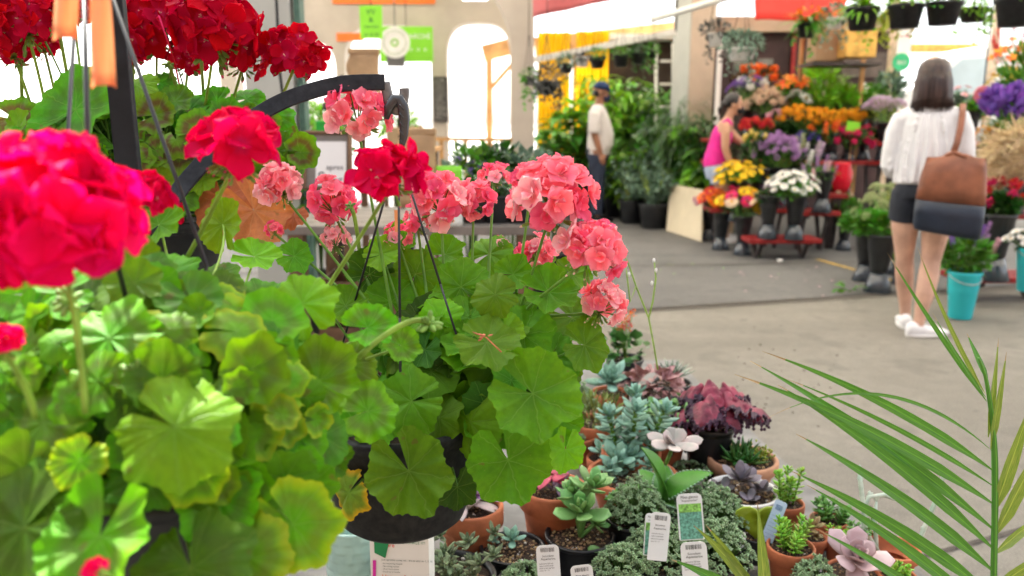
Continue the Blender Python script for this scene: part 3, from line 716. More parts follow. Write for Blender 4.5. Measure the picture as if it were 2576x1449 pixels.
# ================================================================== background goods
rng = random.Random(11)
def table(name, label, x0, x1, y0, y1, z, mt_top, mt_leg, th=.03, cat='table', group=None, leg=.04, brace=False):
    t = thing(name, label, cat, ((x0 + x1) / 2, (y0 + y1) / 2, 0), group); g = MB()
    n = max(2, int((y1 - y0) / .14)); dy = (y1 - y0) / n
    for i in range(n): g.box(((x0 + x1) / 2, y0 + dy * (i + .5), z - th / 2), (x1 - x0, dy - .008, th))
    g.build('tabletop', mt_top, t, False, bevel=.003)
    for x in (x0 + .06, x1 - .06):
        for y in (y0 + .04, y1 - .04):
            g = MB(); g.bar((x, y, 0), (x, y, z - th), leg, leg); g.build('leg', mt_leg, t, False)
        if brace:
            g = MB(); g.bar((x, y0 + .04, .05), (x, y1 - .04, z - .04), .025, .025); g.build('brace', mt_leg, t, False)
    return t
m_gtop = mat('grey_tabletop', (.20, .175, .15), .6, .15, 8); m_char = mat('dark_steel', (.05, .04, .04), .6)
# plank table with crates behind the pink geranium
q = W(1215, 570, 3.1); zt = q.z
table('plank_table', 'grey plank table carrying black pots and bags behind the pink geranium', W(700, 570, 3.1).x, W(1362, 570, 3.1).x, q.y, q.y + .75, zt, m_gtop, m_wood, .035, leg=.06)
for i, (px, w_, z0) in enumerate([(800, .34, .02), (1080, .38, .02), (1270, .28, .02), (900, .36, .33), (1200, .36, .33), (1010, .34, .02)]):
    p = W(px, 600, 3.2); crate((p.x, p.y + .2, z0), (w_, .34, .29), m_wood, ['dark wooden crate under the plank table, leftmost on the floor', 'dark wooden crate under the plank table, third on the floor', 'dark wooden crate under the plank table, rightmost on the floor', 'dark wooden crate stacked in the left half under the plank table', 'dark wooden crate stacked in the right half under the plank table', 'dark wooden crate under the plank table, second on the floor'][i], group='crates under the plank table')
def nursery_pot(q, r, h, mt, parent, n=36, rim=True, name='pot', terr=False):
    g = MB()
    if terr:
        prof = [(r * .02, .002), (r * .68, 0), (r * .72, .004), (r * .90, h * .68), (r * .915, h * .70), (r, h * .705), (r * 1.03, h * .72), (r * 1.03, h * .97), (r * 1.0, h), (r * .92, h), (r * .90, h * .97), (r * .88, h * .72), (r * .6, h * .5)]
    else:
        prof = [(r * .02, .002), (r * .72, 0), (r * .75, .005), (r * .95, h * .86), (r * .96, h * .9), (r * 1.02, h * .91), (r * 1.03, h * .99), (r * 1.0, h), (r * .94, h), (r * .92, h * .9), (r * .8, h * .4)]
    g.lathe(prof, q, n); return g.build(name, mt, parent)
def soil(q, r, h, parent, rng, grav=60, mt=None, dome=.0):
    g = MB(); P = []
    z = h
    for k in range(24):
        a = 2 * PI * k / 24; P.append([Vector(q) + Vector((r * f * math.cos(a), r * f * math.sin(a), z + dome * (1 - f * f) + rng.uniform(-.0015, .0015))) for f in (1, .75, .5, .25, 0)])
    g.use(m_soil).grid(P, close=True)
    for k in range(grav):
        a = rng.uniform(0, 6.28); f = math.sqrt(rng.random()) * .93; s_ = r * rng.uniform(.02, .06)
        g.use(m_perl if rng.random() < .1 else (mt or m_gravel)).blob(Vector(q) + Vector((r * f * math.cos(a), r * f * math.sin(a), z + dome * (1 - f * f) + s_ * .3)), (s_, s_ * rng.uniform(.6, 1), s_ * .7), 5, 3)
    return g.build('soil', None, parent, False)
def potted(name, label, cat, q, r, h, pmat, fol, terr=False, group=None, sg=40, smt=None):
    """q = base of the pot; fol(parent, top_point)"""
    t = thing(name, label, cat, q, group); nursery_pot(q, r, h, pmat, t, terr=terr)
    soil(q, r * .9, h * .9, t, rng, sg, smt); fol(t, Vector(q) + Vector((0, 0, h * .9))); return t
for i, (px, lab) in enumerate([(1250, 'black nursery pot of dark herbs on the right end of the plank table'), (1195, 'black nursery pot of purple flowers on the plank table'), (1310, 'black nursery pot of grey green herbs at the table corner')]):
    p = W(px, 572, 3.25); p.z = zt; fm_ = [m_leafd, m_leafm, m_leafg][i]
    def fol(par, tp, fm_=fm_, i=i):
        g = MB(); clump(g, tp + Vector((0, 0, .10)), (.10, .10, .10), 170, .05, .014, rng, up=.6); g.build('foliage', fm_, par)
        if i == 1:
            g = MB(); clump(g, tp + Vector((0, 0, .14)), (.06, .06, .04), 50, .03, .012, rng); g.build('flowers', f_pur, par)
    potted('potted_herb', lab, 'potted plant', p, .075, .11, m_blacks, fol)
# A frame notice board
q = W(815, 470, 3.0); q.z = zt; s = S(3.0)
t = thing('notice_board', 'dark framed notice board with a white paper, behind the pink blooms', 'notice board', q)
M = Matrix.Rotation(R(-12), 3, 'X'); o_ = W(825, 405, 3.05)
g = MB(); g.box(o_, (115 * s, .02, 140 * s), M); g.build('board', mat('slate_board', (.20, .18, .16), .7, .2), t, False)
g = MB()
for sx in (-1, 1): g.box(o_ + M @ Vector((sx * 57 * s, -.005, 0)), (8 * s, .04, 148 * s), M)
for sz in (-1, 1): g.box(o_ + M @ Vector((0, -.005, sz * 71 * s)), (105.6 * s, .036, 8 * s), M)
g.build('frame', m_wood, t, False, bevel=.004)
g = MB(); g.box(o_ + M @ Vector((10 * s, -.014, -8 * s)), (78 * s, .003, 112 * s), M); pp = g.build('paper', m_white, t, False)
g = MB(); text_mesh(g, 'apres', o_ + M @ Vector((-2 * s, -.018, -24 * s)), (1, 0, 0), M @ Vector((0, 0, 1)), 20 * s, 0); text_mesh(g, 'S', o_ + M @ Vector((-24 * s, -.018, -58 * s)), (1, 0, 0), M @ Vector((0, 0, 1)), 42 * s, 0); text_mesh(g, 'alut', o_ + M @ Vector((2 * s, -.018, -58 * s)), (1, 0, 0), M @ Vector((0, 0, 1)), 26 * s, 0); g.build('lettering', mat('grey_ink', (.08, .08, .1), .7), pp, False)
# kraft paper bags
def bag(px, py, wpx, hpx, d, label, mt=m_kraft, z0=None):
    q = W(px, py, d); s = S(d); w_, h_ = wpx * s, hpx * s; b = Vector((q.x, q.y, q.z - h_ / 2)); g = MB()
    rs = []
    for j in range(9):
        f = j / 8; rs.append((b + Vector((.01 * math.sin(f * 7), 0, h_ * f)), w_ / 2 * (1 - .12 * f + .05 * math.sin(f * 11)), w_ * .3 * (1 - .75 * f), None))
    g.rings(rs, 18); t = thing('paper_bag', label, 'paper bag', b); g.build('bag', mt, t)
    g = MB(); g.box(b + Vector((0, 0, h_ - .004)), (w_ * .9, .03, .025)); g.build('folded_top', mt, t, False, bevel=.004)
    return t
bag(918, 195, 86, 130, 3.6, 'upright brown kraft bag standing high beside the grey pillar')
bag(1052, 425, 105, 190, 3.1, 'large tan kraft bag leaning behind the magenta bloom')
tk = thing('shelf', 'tall narrow shelf carrying a kraft bag beside the grey pillar', 'shelf', (W(918, 260, 3.6).x, W(918, 260, 3.6).y, 0)); g = MB(); sq = W(918, 195 + 65, 3.6)
g.box(sq - Vector((0, 0, .016)), (.34, .2, .03)); g.build('board', m_char, tk, False)
for dx in (-.15, .15):
    g = MB(); g.bar((sq.x + dx, sq.y + .06, 0), (sq.x + dx, sq.y + .06, sq.z - .03), .02, .02); g.build('leg', m_char, tk, False)
# soil bag (green/white)
q = W(1130, 455, 3.1); s = S(3.1); b = Vector((q.x, q.y, zt)); t = thing('soil_bag', 'green and white plastic bag of potting soil standing on the plank table', 'bag', b); hh = 150 * s; g = MB()
m_bagw = mat('white_plastic_bag', (.66, .68, .64), .35, .1, 4, .3, .01)
g.rings([(b + Vector((0, 0, hh * f)), .052 * (1 - .05 * f), .035 * (1 - .7 * f) + .004) for f in (0, .1, .3, .5, .7)], 16); g.build('bag', m_bagw, t)
g = MB(); g.rings([(b + Vector((0, 0, hh * f)), .0522 * (1 - .05 * f), .035 * (1 - .7 * f) + .005) for f in (.71, .8, .9, 1.0)], 16); g.build('green_top', m_green, t)
g = MB(); g.box(b + Vector((0, -.034, hh * .35)), (.07, .003, .05)); g.build('print', mat('dark_print', (.03, .12, .06), .5), t, False)
# bright boxes and flats behind
for (px, py, w_, h_, d, mt, lab, ct) in [(820, 318, 44, 28, 4.6, mat('green_crate', (.03, .45, .06), .5), 'bright green plastic tub on the bench left of the pink bloom', 'tub'),
        (1010, 345, 70, 50, 6.4, m_card, 'pale cardboard box on the bench beyond the hook', 'box'), (1045, 330, 36, 30, 7.2, m_card, 'small cardboard box beside the left arch', 'box')]:
    p = W(px, py, d); s = S(d); crate((p.x, p.y, p.z - h_ * s / 2), (w_ * s, w_ * s * .7, h_ * s), mt, lab, ct, 'storage_box', False)
for i_, (px0, px1, py, d) in enumerate([(740, 900, 333, 4.6), (955, 1100, 372, 6.8)]):
    p0, p1 = W(px0, py, d), W(px1, py, d); table('bench', ['wooden bench holding a green tub by the grey pillar', 'pale bench holding cardboard boxes in front of the arches'][i_], p0.x, p1.x, p0.y - .15, p0.y + .5, p0.z, m_woodl if i_ else m_wood, m_wood)
for i, (px, py, d, mt) in enumerate([(790, 300, 5.2, f_white), (750, 350, 4.9, f_red), (850, 300, 6, m_leafm), (1000, 300, 7, m_leafl), (1180, 410, 5, m_leafg), (765, 420, 4.4, m_leafm), (1290, 430, 5, m_leafd), (1350, 420, 5.5, m_leafg), (1240, 430, 4.6, m_leafm), (1400, 430, 6.2, m_leafg)]):
    p = W(px, py, d); base = Vector((p.x, p.y, 0))
    labs = ['tall potted plant with white blossoms beside the pillar', 'tall potted plant with red blossoms beside the notice board', 'tall green plant behind the green tub', 'bright green plant in front of the left arch', 'grey green shrub behind the soil bag', 'leafy green plant between pillar and notice board', 'dark shrub behind the pink umbels at the table end', 'feathery grey green shrub by the arch pillar', 'green herb shrub behind the soil bag, to its right', 'grey green bush at the foot of the yellow curtain']
    t = thing('potted_shrub', labs[i], 'potted plant', base); nursery_pot(base, .14, .26, m_blacks, t, 24)
    g = MB(); g.tube([base + Vector((0, 0, .2)), p], .012, 6)
    for k in range(6): g.tube([base + Vector((0, 0, .25)), p + Vector((rng.uniform(-.15, .15), rng.uniform(-.1, .1), rng.uniform(-.1, .1)))], .006, 5)
    g.build('stem', m_dstem, t); g = MB(); clump(g, p - Vector((0, 0, .1)), (.17, .17, .2), 260, .07, .018, rng, up=.5); g.build('foliage', mt if mt not in (f_white, f_red) else m_leafl, t)
    if mt in (f_white, f_red):
        g = MB(); clump(g, p, (.18, .18, .1), 70, .04, .02, rng, up=.5); g.build('blossoms', mt, t)
# ================================================================== hanging baskets, background
def hanging(px, py, d, wpx, fm_, pm, label, kind='clump', fl=None, trail=0, pot=(.10, .13), rail=None):
    q = W(px, py, d); s = S(d); r = wpx * s / 2; pr, ph = pot
    t = thing('hanging_basket', label, 'hanging basket', q, 'hanging baskets above the stalls')
    g = MB(); g.lathe([(.004, 0), (pr * .74, 0), (pr * .95, ph * .85), (pr * 1.04, ph * .88), (pr * 1.04, ph), (pr * .95, ph), (pr * .9, ph * .85), (pr * .5, ph * .8)], q - Vector((0, 0, ph)), 24); g.build('pot', pm, t)
    top = Vector((q.x, q.y, rail if rail else 4.06)); kn = q + Vector((0, 0, min(.45, top.z - q.z - .02))); g = MB(); g.tube([kn, top], .004, 5)
    for k in range(3):
        a = 2 * PI * k / 3 + .5; g.tube([q + Vector((pr * math.cos(a), pr * math.sin(a), -.01)), kn], .003, 4)
    g.build('wire', m_black, t)
    g = MB(); n = int(240 * (r / .15) ** 1.2)
    if kind == 'clump': clump(g, q + Vector((0, 0, r * .25)), (r, r, r * .62), n, .05, .013, rng, up=.15)
    elif kind == 'fern':
        for k in range(46):
            a = rng.uniform(0, 6.28); e = rng.uniform(.1, 1.2); blade(g, q, (math.cos(a) * math.cos(e), math.sin(a) * math.cos(e), math.sin(e)), (0, 0, 1), r * rng.uniform(1.1, 1.7), .02, .9, .2, 7)
    if trail:
        for k in range(trail):
            a = rng.uniform(0, 6.28); p0 = q + Vector((r * .7 * math.cos(a), r * .7 * math.sin(a), 0)); L = rng.uniform(.12, .34)
            for j in range(9): blade(g, p0 - Vector((rng.uniform(-.02, .02), rng.uniform(-.02, .02), L * j / 9)), rv(rng) + Vector((0, 0, -.5)), rv(rng), .05, .014, .2, .2, 3)
    g.build('foliage', fm_, t)
    if fl: g = MB(); clump(g, q + Vector((0, 0, r * .5)), (r * .9, r * .9, r * .4), 60, .04, .018, rng, up=.4); g.build('blossoms', fl, t)
hanging(1375, 205, 8.0, 95, m_leafdk, m_black, 'large dark trailing basket hanging right of the arch pillar', trail=14)
hanging(1330, 195, 8.3, 44, m_leafm, m_black, 'small green trailing basket hanging against the arch pillar', trail=10, pot=(.06, .08))
hanging(1424, 160, 8.6, 46, m_leafg, m_black, 'grey green basket in a black pot over the yellow curtain', pot=(.08, .1))
hanging(1464, 143, 9, 46, m_leafdk, m_white, 'spiky dark plant in a white hanging pot over the yellow curtain', 'fern', pot=(.08, .11))
hanging(1503, 143, 9.2, 48, m_leafm, m_black, 'bushy green basket in a black pot, third from the pillar row', pot=(.09, .13))
hanging(1562, 138, 9.0, 46, m_leafm, m_black, 'bushy green basket in a black pot above the man in the cap', pot=(.09, .13))
hanging(1606, 134, 9.0, 44, m_leafd, m_black, 'dark green basket hanging beside the ladder', trail=6, pot=(.09, .12))
hanging(1640, 128, 9.3, 34, m_leafm, m_black, 'small loose green basket right in front of the ladder', trail=5, pot=(.07, .08))
hanging(1800, 84, 7.4, 72, m_leafdk, m_white, 'dark leaved basket in a white pot against the beige pillar edge', pot=(.07, .12), trail=5)
hanging(1866, 122, 6.8, 104, m_leafg, m_white, 'round grey green basket in a white pot left of the flower stall', pot=(.12, .10), trail=6)
hanging(2032, 60, 7.2, 88, m_leafm, m_black, 'fern basket with orange flowers below the red awning', 'fern', f_or, pot=(.09, .12), trail=4)
hanging(2172, 20, 6.2, 90, m_leafl, m_black, 'black hanging basket with bright ferns, left of the top right row', 'fern', pot=(.125, .165), trail=4)
hanging(2260, 30, 7.2, 100, m_leafy, m_black, 'basket of long yellow green trailing fronds in the top right row', 'fern', pot=(.09, .12), trail=22)
hanging(2280, 12, 6.0, 84, m_leafl, m_black, 'black hanging basket with bright green foliage behind the white post', pot=(.13, .17))
hanging(2376, 6, 6.0, 90, m_leafm, m_black, 'black hanging basket above the head of the woman in white', pot=(.13, .165))
hanging(2450, 20, 7.0, 110, m_leafl, m_black, 'bushy green basket right of the woman in white', pot=(.12, .12), trail=10)
hanging(2562, -4, 5.0, 90, m_leafl, m_black, 'large black hanging basket in the top right corner', pot=(.13, .17))
for (px, py, d, nm) in [(2100, 45, 7.6, 'pale green trailing basket in front of the beige fascia')]: hanging(px, py, d, 70, m_leafg, m_white, nm, trail=8, pot=(.08, .1))
# ================================================================== jungle plants behind the man
def big_plant(px, py, d, h, n, L, Wd, fm_, label, bend=.7, fold=.2, pot=.17, mid=.45, stems=True):
    p = W(px, py, d); base = Vector((p.x, p.y, 0)); t = thing('tropical_plant', label, 'potted plant', base, 'leafy plants massed behind the man')
    nursery_pot(base, pot, pot * 1.5, m_blacks, t, 24); g = MB(); gs = MB(); top = p.z
    n = int(n * 1.15)
    for k in range(n):
        a = rng.uniform(0, 6.28); zz = rng.uniform(max(.3, top * .2), top); rr = rng.uniform(.02, .3) * h
        q = Vector((p.x + rr * math.cos(a), p.y + rr * math.sin(a), zz)); e = rng.uniform(-.2, 1.1)
        blade(g, q, (math.cos(a) * math.cos(e), math.sin(a) * math.cos(e), math.sin(e)), (0, 0, 1), L * rng.uniform(.6, 1.2), Wd * rng.uniform(.6, 1.2), bend, fold, 5, mid=mid)
        if k % 4 == 0: gs.tube([base + Vector((0, 0, .2)), q], .006, 4)
    gs.build('stem', m_dstem, t); g.build('foliage', fm_, t)
JP = [(1388, 330, 10.8, 1, 110, .22, .06, m_leafm, 'broad leaved plant at the foot of the yellow curtain'),
 (1432, 290, 11.2, 1, 90, .25, .08, m_leafm, 'big round leaved plant just left of the man in the cap'),
 (1500, 190, 11.6, 1, 120, .25, .05, m_leafl, 'tall bright green plant rising behind the cap'),
 (1560, 200, 11, 1.2, 130, .28, .04, m_leafl, 'tallest bright green plant, right behind the man in the cap'),
 (1600, 215, 11.2, 1, 120, .2, .05, m_leafm, 'tall mid green plant between the man and the ladder'),
 (1546, 330, 11.2, .9, 110, .22, .05, m_leafd, 'dark leaved plant at the chest of the man in the cap'),
 (1590, 320, 10.5, 1, 120, .26, .05, m_leafm, 'glossy plant behind the eucalyptus tubs'),
 (1640, 290, 10.6, 1, 140, .30, .016, m_leafd, 'fine fronded palm at the foot of the ladder'),
 (1660, 330, 10.2, .8, 90, .2, .012, m_leafg, 'grey green grassy plant in front of the ladder'),
 (1705, 250, 9.8, 1.3, 170, .40, .012, m_leafd, 'palm with thin dark fronds in front of the beige pillar'),
 (1765, 300, 9.8, 1, 120, .34, .014, m_leafd, 'second thin fronded palm, right of the pillar'),
 (1735, 370, 9.9, .8, 100, .26, .08, m_leafm, 'broad glossy plant left of the woman in pink'),
 (1790, 375, 9.5, .8, 90, .28, .08, m_leafm, 'broad glossy plant next to the woman in pink'),
 (1700, 400, 9.9, .8, 100, .2, .06, m_leafd, 'dark bushy plant behind the leaning cardboard sheet'),
 (1470, 400, 11.4, .7, 100, .18, .05, m_leafd, 'dark plant behind the legs of the man in the cap'),
 (1392, 400, 10.6, .7, 120, .16, .04, m_leafd, 'dark bush left of the man in the cap'),
 (1800, 300, 9.2, .8, 90, .26, .03, m_leafd, 'dark plant behind the head of the woman in pink')]
JP += [(1455, 250, 11.4, 1, 120, .24, .05, m_leafl, 'bright green plant behind the yellow curtain edge'), (1530, 260, 11.0, 1, 130, .22, .045, m_leafl, 'bright leafy plant directly behind the head of the man in the cap'), (1625, 240, 11, 1, 120, .24, .04, m_leafl, 'bright green plant beside the foot of the ladder'), (1670, 230, 10.9, 1, 110, .26, .03, m_leafm, 'tall feathery plant between the ladder and the beige pillar'), (1720, 320, 10, 1, 120, .22, .05, m_leafl, 'bright broad leaved plant at the foot of the beige pillar'), (1590, 380, 10.3, .8, 120, .2, .05, m_leafl, 'low bright green plant above the eucalyptus tubs'), (1775, 420, 9.4, .8, 120, .2, .06, m_leafl, 'low bright broad leaved plant behind the leaning cardboard sheet')]
for j in JP: big_plant(j[0], j[1], j[2], j[3], int(j[4] * 1.7), j[5], j[6], j[7], j[8], mid=.45)
for i, (px, py, d0, lab) in enumerate([(1548, 545, 0, 'narrow grey green eucalyptus in a black tub, nearest the man'), (1588, 562, 0, 'silvery eucalyptus in a black tub, middle of three'), (1645, 574, 0, 'wide grey green olive bush in a black tub, left of the cardboard sheet'), (1690, 562, 0, 'dark grey green bush in a black tub behind the cardboard sheet')]):
    b = T(px, py); t = thing('potted_shrub', lab, 'potted plant', b, 'shrubs in black tubs'); nursery_pot(b, .17 + .03 * (i == 2), .30, m_blacks, t, 28)
    g = MB(); gs = MB()
    for k in range(46):
        a = rng.uniform(0, 6.28); e = rng.uniform(.6, 1.5); L = rng.uniform(.3, .62); dr = Vector((math.cos(a) * math.cos(e), math.sin(a) * math.cos(e), math.sin(e))); p0 = b + Vector((0, 0, .27)); gs.tube([p0, p0 + dr * L], .004, 4)
        for j in range(18):
            f = .2 + .8 * j / 18; blade(g, p0 + dr * L * f, rv(rng) + dr * .5, rv(rng), .06, .02, .1, .1, 3)
    gs.build('stem', m_dstem, t); g.build('foliage', [m_leafg, m_leafg, m_leafg, m_leafdk][i], t)
    g = MB()
    for k in range(14):
        a = rng.uniform(0, 6.28); blade(g, b + Vector((.08 * math.cos(a), .08 * math.sin(a), .3)), (math.cos(a) * .25, math.sin(a) * .25, 1), (0, 0, 1), rng.uniform(.3, .55), .012, .1, .2, 4)
    g.build('spiky_leaves', m_leafy, t)
# leaning cardboard
a = T(1678, 583); t = thing('cardboard_sheet', 'pale flattened cardboard box leaning in front of the shrubs', 'cardboard', a); g = MB()
p0, p1 = T(1678, 583), T(1766, 612); p2, p3 = W(1769, 478, depth_of(p1) + .12), W(1688, 463, depth_of(p0) + .12)
p0.z = .012; p1.z = .012
def slab4(mb, P, th):
    n = (P[1] - P[0]).cross(P[3] - P[0]).normalized() * th; mb.add([p for p in P] + [p + n for p in P], [(0, 1, 2, 3), (7, 6, 5, 4), (0, 4, 5, 1), (1, 5, 6, 2), (2, 6, 7, 3), (3, 7, 4, 0)])
slab4(g, [p0, p1, p2, p3], .012); g.build('sheet', mat('pale_card', (.58, .50, .36), .8, .06, 4), t, False)
u = (p1 - p0); v = (p3 - p0); nn = u.cross(v).normalized() * -.004
for (f0, f1, h0, h1, nm) in [(.1, .33, .7, .95, 'shipping_label')]:
    g = MB(); slab4(g, [p0 + u * x + v * y + nn for x, y in ((f0, h0), (f1, h0), (f1, h1), (f0, h1))], .002); g.build(nm, m_white, t, False)
g = MB(); text_mesh(g, 'BE', p0 + u * .52 + v * .75 + nn * 2, u, v, .09, 0); text_mesh(g, 'BB', p0 + u * .8 + v * .7 + nn * 2, u, v, .09, 0); text_mesh(g, 'FRAGILE', p0 + u * .4 + v * .35 + nn * 2, u, v, .07, 0); g.build('print', mat('blue_print', (.30, .33, .42), .8), t, False)
b = T(1795, 590); crate((b.x, b.y + .1, .0), (.38, .3, .42), m_card, 'brown cardboard box behind the front flower buckets', 'box', 'cardboard_box', False, .3)
# ================================================================== flower stall tiers
def bench(px0, px1, d0, dd, z, label, mt=m_red):
    p0, p1 = W(px0, 500, d0), W(px1, 500, d0)
    t = thing('bench', label, 'bench', (p0.x, p0.y, 0), 'red stepped flower benches'); g = MB(); n = 3
    for i in range(n): g.box(((p0.x + p1.x) / 2, p0.y + dd * (i + .5) / n, z - .02), (p1.x - p0.x, dd / n - .012, .04))
    g.build('seat', mt, t, False, bevel=.004)
    k = max(2, int((p1.x - p0.x) / .9) + 1)
    for i in range(k):
        x = p0.x + .12 + (p1.x - p0.x - .24) * i / (k - 1)
        g = MB(); g.bar((x, p0.y + .03, z - .04), (x, p0.y + dd / 2, 0.0), .03, .03); g.bar((x, p0.y + dd - .03, z - .04), (x, p0.y + dd / 2 + .01, 0), .03, .03); g.bar((x + .03, p0.y + .03, z - .055), (x + .03, p0.y + dd - .03, z - .055), .03, .03)
        g.build('leg', m_char, t, False)
bench(1893, 2078, 7.25, .34, .20, 'lowest red plank bench, holding the white chrysanthemums')
bench(2000, 2120, 7.75, .36, .40, 'short second red bench, holding the snapdragon bucket')
bench(1790, 2000, 7.85, .36, .42, 'second red bench behind the yellow and purple flowers')
bench(1780, 2240, 8.4, .42, .86, 'high red bench across the middle of the stall')
bench(1780, 2270, 9.0, .5, 1.08, 'back red bench holding the tall green stems')
bench(2452, 2700, 5.5, .34, .18, 'low red bench at the right edge behind the turquoise bucket')
bench(2460, 2700, 6.2, .36, .55, 'higher red bench at the right edge under the carnations')
# ------------------------------------------------ buckets and bouquets
PROTO = {}
m_cone = mat('bucket_stand', (.035, .045, .06), .22, .15, 9, spec=.8)
def bucket(base, kind, label, sc=1.0):
    t = thing('flower_bucket', label, 'flower bucket', base, 'flower buckets')
    t.scale = (sc,) * 3; OFF[t.name] = Vector((0, 0, 0))
    if kind not in PROTO:
        L = []
        if kind == 'cone':
            g = MB(); g.lathe([(.003, .135), (.052, .14), (.058, .17), (.088, .38), (.094, .385), (.094, .4), (.086, .4), (.08, .3), (.05, .18)], (0, 0, 0), 48, .025, 16); L.append(('bucket', g, m_blacks))
            g = MB(); g.lathe([(.088, 0), (.094, .006), (.05, .138), (.045, .138), (.08, .01)], (0, 0, 0), 32); L.append(('stand', g, m_cone))
        else:
            g = MB(); g.lathe([(.003, .003), (.066, 0), (.07, .01), (.098, .29), (.104, .30), (.104, .315), (.097, .31), (.09, .2), (.06, .04)], (0, 0, 0), 40); L.append(('bucket', g, mat('turquoise_plastic', (.03, .52, .58), .4, .06, 3)))
            g = MB(); g.tube([(.1 * math.cos(a), .1 * math.sin(a) - .0, .29 - .05 * math.sin((a - PI) / PI * PI)) for a in [PI + PI * k / 12 for k in range(13)]], .003, 5); L.append(('handle', g, m_pipe))
        PROTO[kind] = [(n_, g.build(n_, m_, t), m_) for n_, g, m_ in L]
    else:
        for n_, src, m_ in PROTO[kind]:
            c = src.copy(); C.objects.link(c); c.parent = t
    return Vector(base) + Vector((0, 0, (.40 if kind == 'cone' else .31) * sc))
def bloom_mesh(kind, mt):
    key = (kind, mt.name)
    if key in PROTO: return PROTO[key]
    g = MB(); r = random.Random(5); z = Vector((0, 0, 1))
    if kind in ('daisy', 'gerbera'):
        for ring, (np_, L, e) in enumerate([(14, 1, .12), (11, .75, .4)] if kind == 'daisy' else [(20, 1, .08), (14, .7, .35)]):
            for k in range(np_):
                a = 2 * PI * k / np_ + ring * .2; d = Vector((math.cos(a) * math.cos(e), math.sin(a) * math.cos(e), math.sin(e))); g.use(mt); petal(g, Vector((0, 0, 0)), d, z, L, .24, -.05, .0, r, 2, 3)
        g.use(f_dark if mt in (f_gold, f_or, f_pk, f_yel) and kind == 'gerbera' else f_yel); g.blob((0, 0, .06), (.22, .22, .12), 8, 4)
    elif kind == 'ball':
        g.use(mt)
        for k in range(60):
            d = rv(r).normalized(); petal(g, d * .35, d + rv(r, .3), rv(r), .68, .22, .2, .05, r, 2, 3)
        g.blob((0, 0, 0), .5, 8, 6)
    elif kind == 'tulip':
        g.use(mt)
        for k in range(6):
            a = 2 * PI * k / 6; fleshy(g, (0, 0, -.8), (math.cos(a) * .22, math.sin(a) * .22, 1), (math.cos(a), math.sin(a), 0), 1.9, .42, .12, 6, 6, .5, .5, -.05)
    elif kind == 'spike':
        g.use(mt)
        for k in range(70):
            f = k / 70; a = k * 2.4; rr = .45 * (1 - f * .8); p = Vector((rr * math.cos(a), rr * math.sin(a), f * 3.6 - 1.2)); petal(g, p * .6 + Vector((0, 0, p.z * .4)), Vector((math.cos(a), math.sin(a), .3)), z, .4, .2, .2, .05, r, 2, 2)
    elif kind == 'lily':
        g.use(mt)
        for k in range(6):
            a = 2 * PI * k / 6; petal(g, Vector((0, 0, 0)), Vector((math.cos(a), math.sin(a), .5)), z, 1.1, .3, -.3, .03, r, 3, 5)
    elif kind == 'umbel':
        g.use(mt)
        for k in range(46):
            a = k * 2.4; f = math.sqrt(k / 46); p = Vector((f * math.cos(a), f * math.sin(a), .35 * (1 - f * f))); g.blob(p + rv(r, .03), .1, 5, 3)
        g.use(m_stem)
        for k in range(8): g.tube([(0, 0, -.6), (.8 * math.cos(k * .78), .8 * math.sin(k * .78), .1)], .02, 4)
    me = g.build(kind, None, None, True); data = me.data; bpy.data.objects.remove(me); PROTO[key] = data; return data
def bouquet(rim, ctr, rad, kinds, n, size, label, fmats=(m_leafd, 120, .06, .014), names='blossom', flat=.6, spread=1.0, stemr=.0025, seed=0, cat='flowers', tilt=.5):
    """blossoms on a dome round ctr, stems gathered in the bucket mouth at rim"""
    r = random.Random(seed or hash(label) % 9999 if False else sum(map(ord, label))); t = thing('bouquet', label, cat, rim)
    gs = MB(); rim = Vector(rim); ctr = Vector(ctr)
    if isinstance(kinds, tuple): kinds = [kinds]
    pts = []
    for k in range(n):
        for _ in range(30):
            a = r.uniform(0, 6.28); f = math.sqrt(r.random()); p = Vector((f * math.cos(a) * rad, f * math.sin(a) * rad, (1 - f * f) * rad * flat + r.uniform(-.25, .12) * rad))
            if all((p - q).length > size * .95 for q in pts): break
        pts.append(p); q = ctr + p; nrm = (Vector((p.x, p.y, 0)) / rad * 1.0 + Vector((0, -.35 * tilt, 1)) + rv(r, .15)).normalized()
        kd, mt = kinds[r.randrange(len(kinds))]
        o = link_part(names, bloom_mesh(kd, mt), mt, t); o.location = q - OFF[t.name]; s = size * r.uniform(.85, 1.15) * (.72 if kd in ('daisy', 'gerbera') else .62); o.scale = (s, s, s)
        o.rotation_euler = (nrm.to_track_quat('Z', 'Y') @ Matrix.Rotation(r.uniform(0, 6), 3, 'Z').to_quaternion()).to_euler()
        if kd in ('spike', 'tulip'): o.rotation_euler = (Vector((p.x / rad * .5, p.y / rad * .5, 1)).normalized().to_track_quat('Z', 'Y')).to_euler()
        b0 = rim + Vector((r.uniform(-.05, .05), r.uniform(-.05, .05), -.12)); gs.tube(bez(b0, rim + Vector((p.x * .45, p.y * .45, (q.z - rim.z) * .5)), q, 5), stemr, 4, False)
    for k in range(14):
        a = r.uniform(0, 6.28); b0 = rim + Vector((.05 * math.cos(a), .05 * math.sin(a), -.1)); gs.tube([b0, rim.lerp(ctr, .8) + Vector((rad * .4 * math.cos(a), rad * .4 * math.sin(a), 0))], stemr * 1.3, 4, False)
    gs.build('stem', m_stem, t)
    if fmats:
        g = MB(); h = max(.04, (ctr.z - rim.z)); c = rim.lerp(ctr, .55)
        clump(g, c, (rad * .8, rad * .8, h * .55 + .02), int(fmats[1] * 1.4), fmats[2], fmats[3], r, up=.7); g.build('foliage', fmats[0], t)
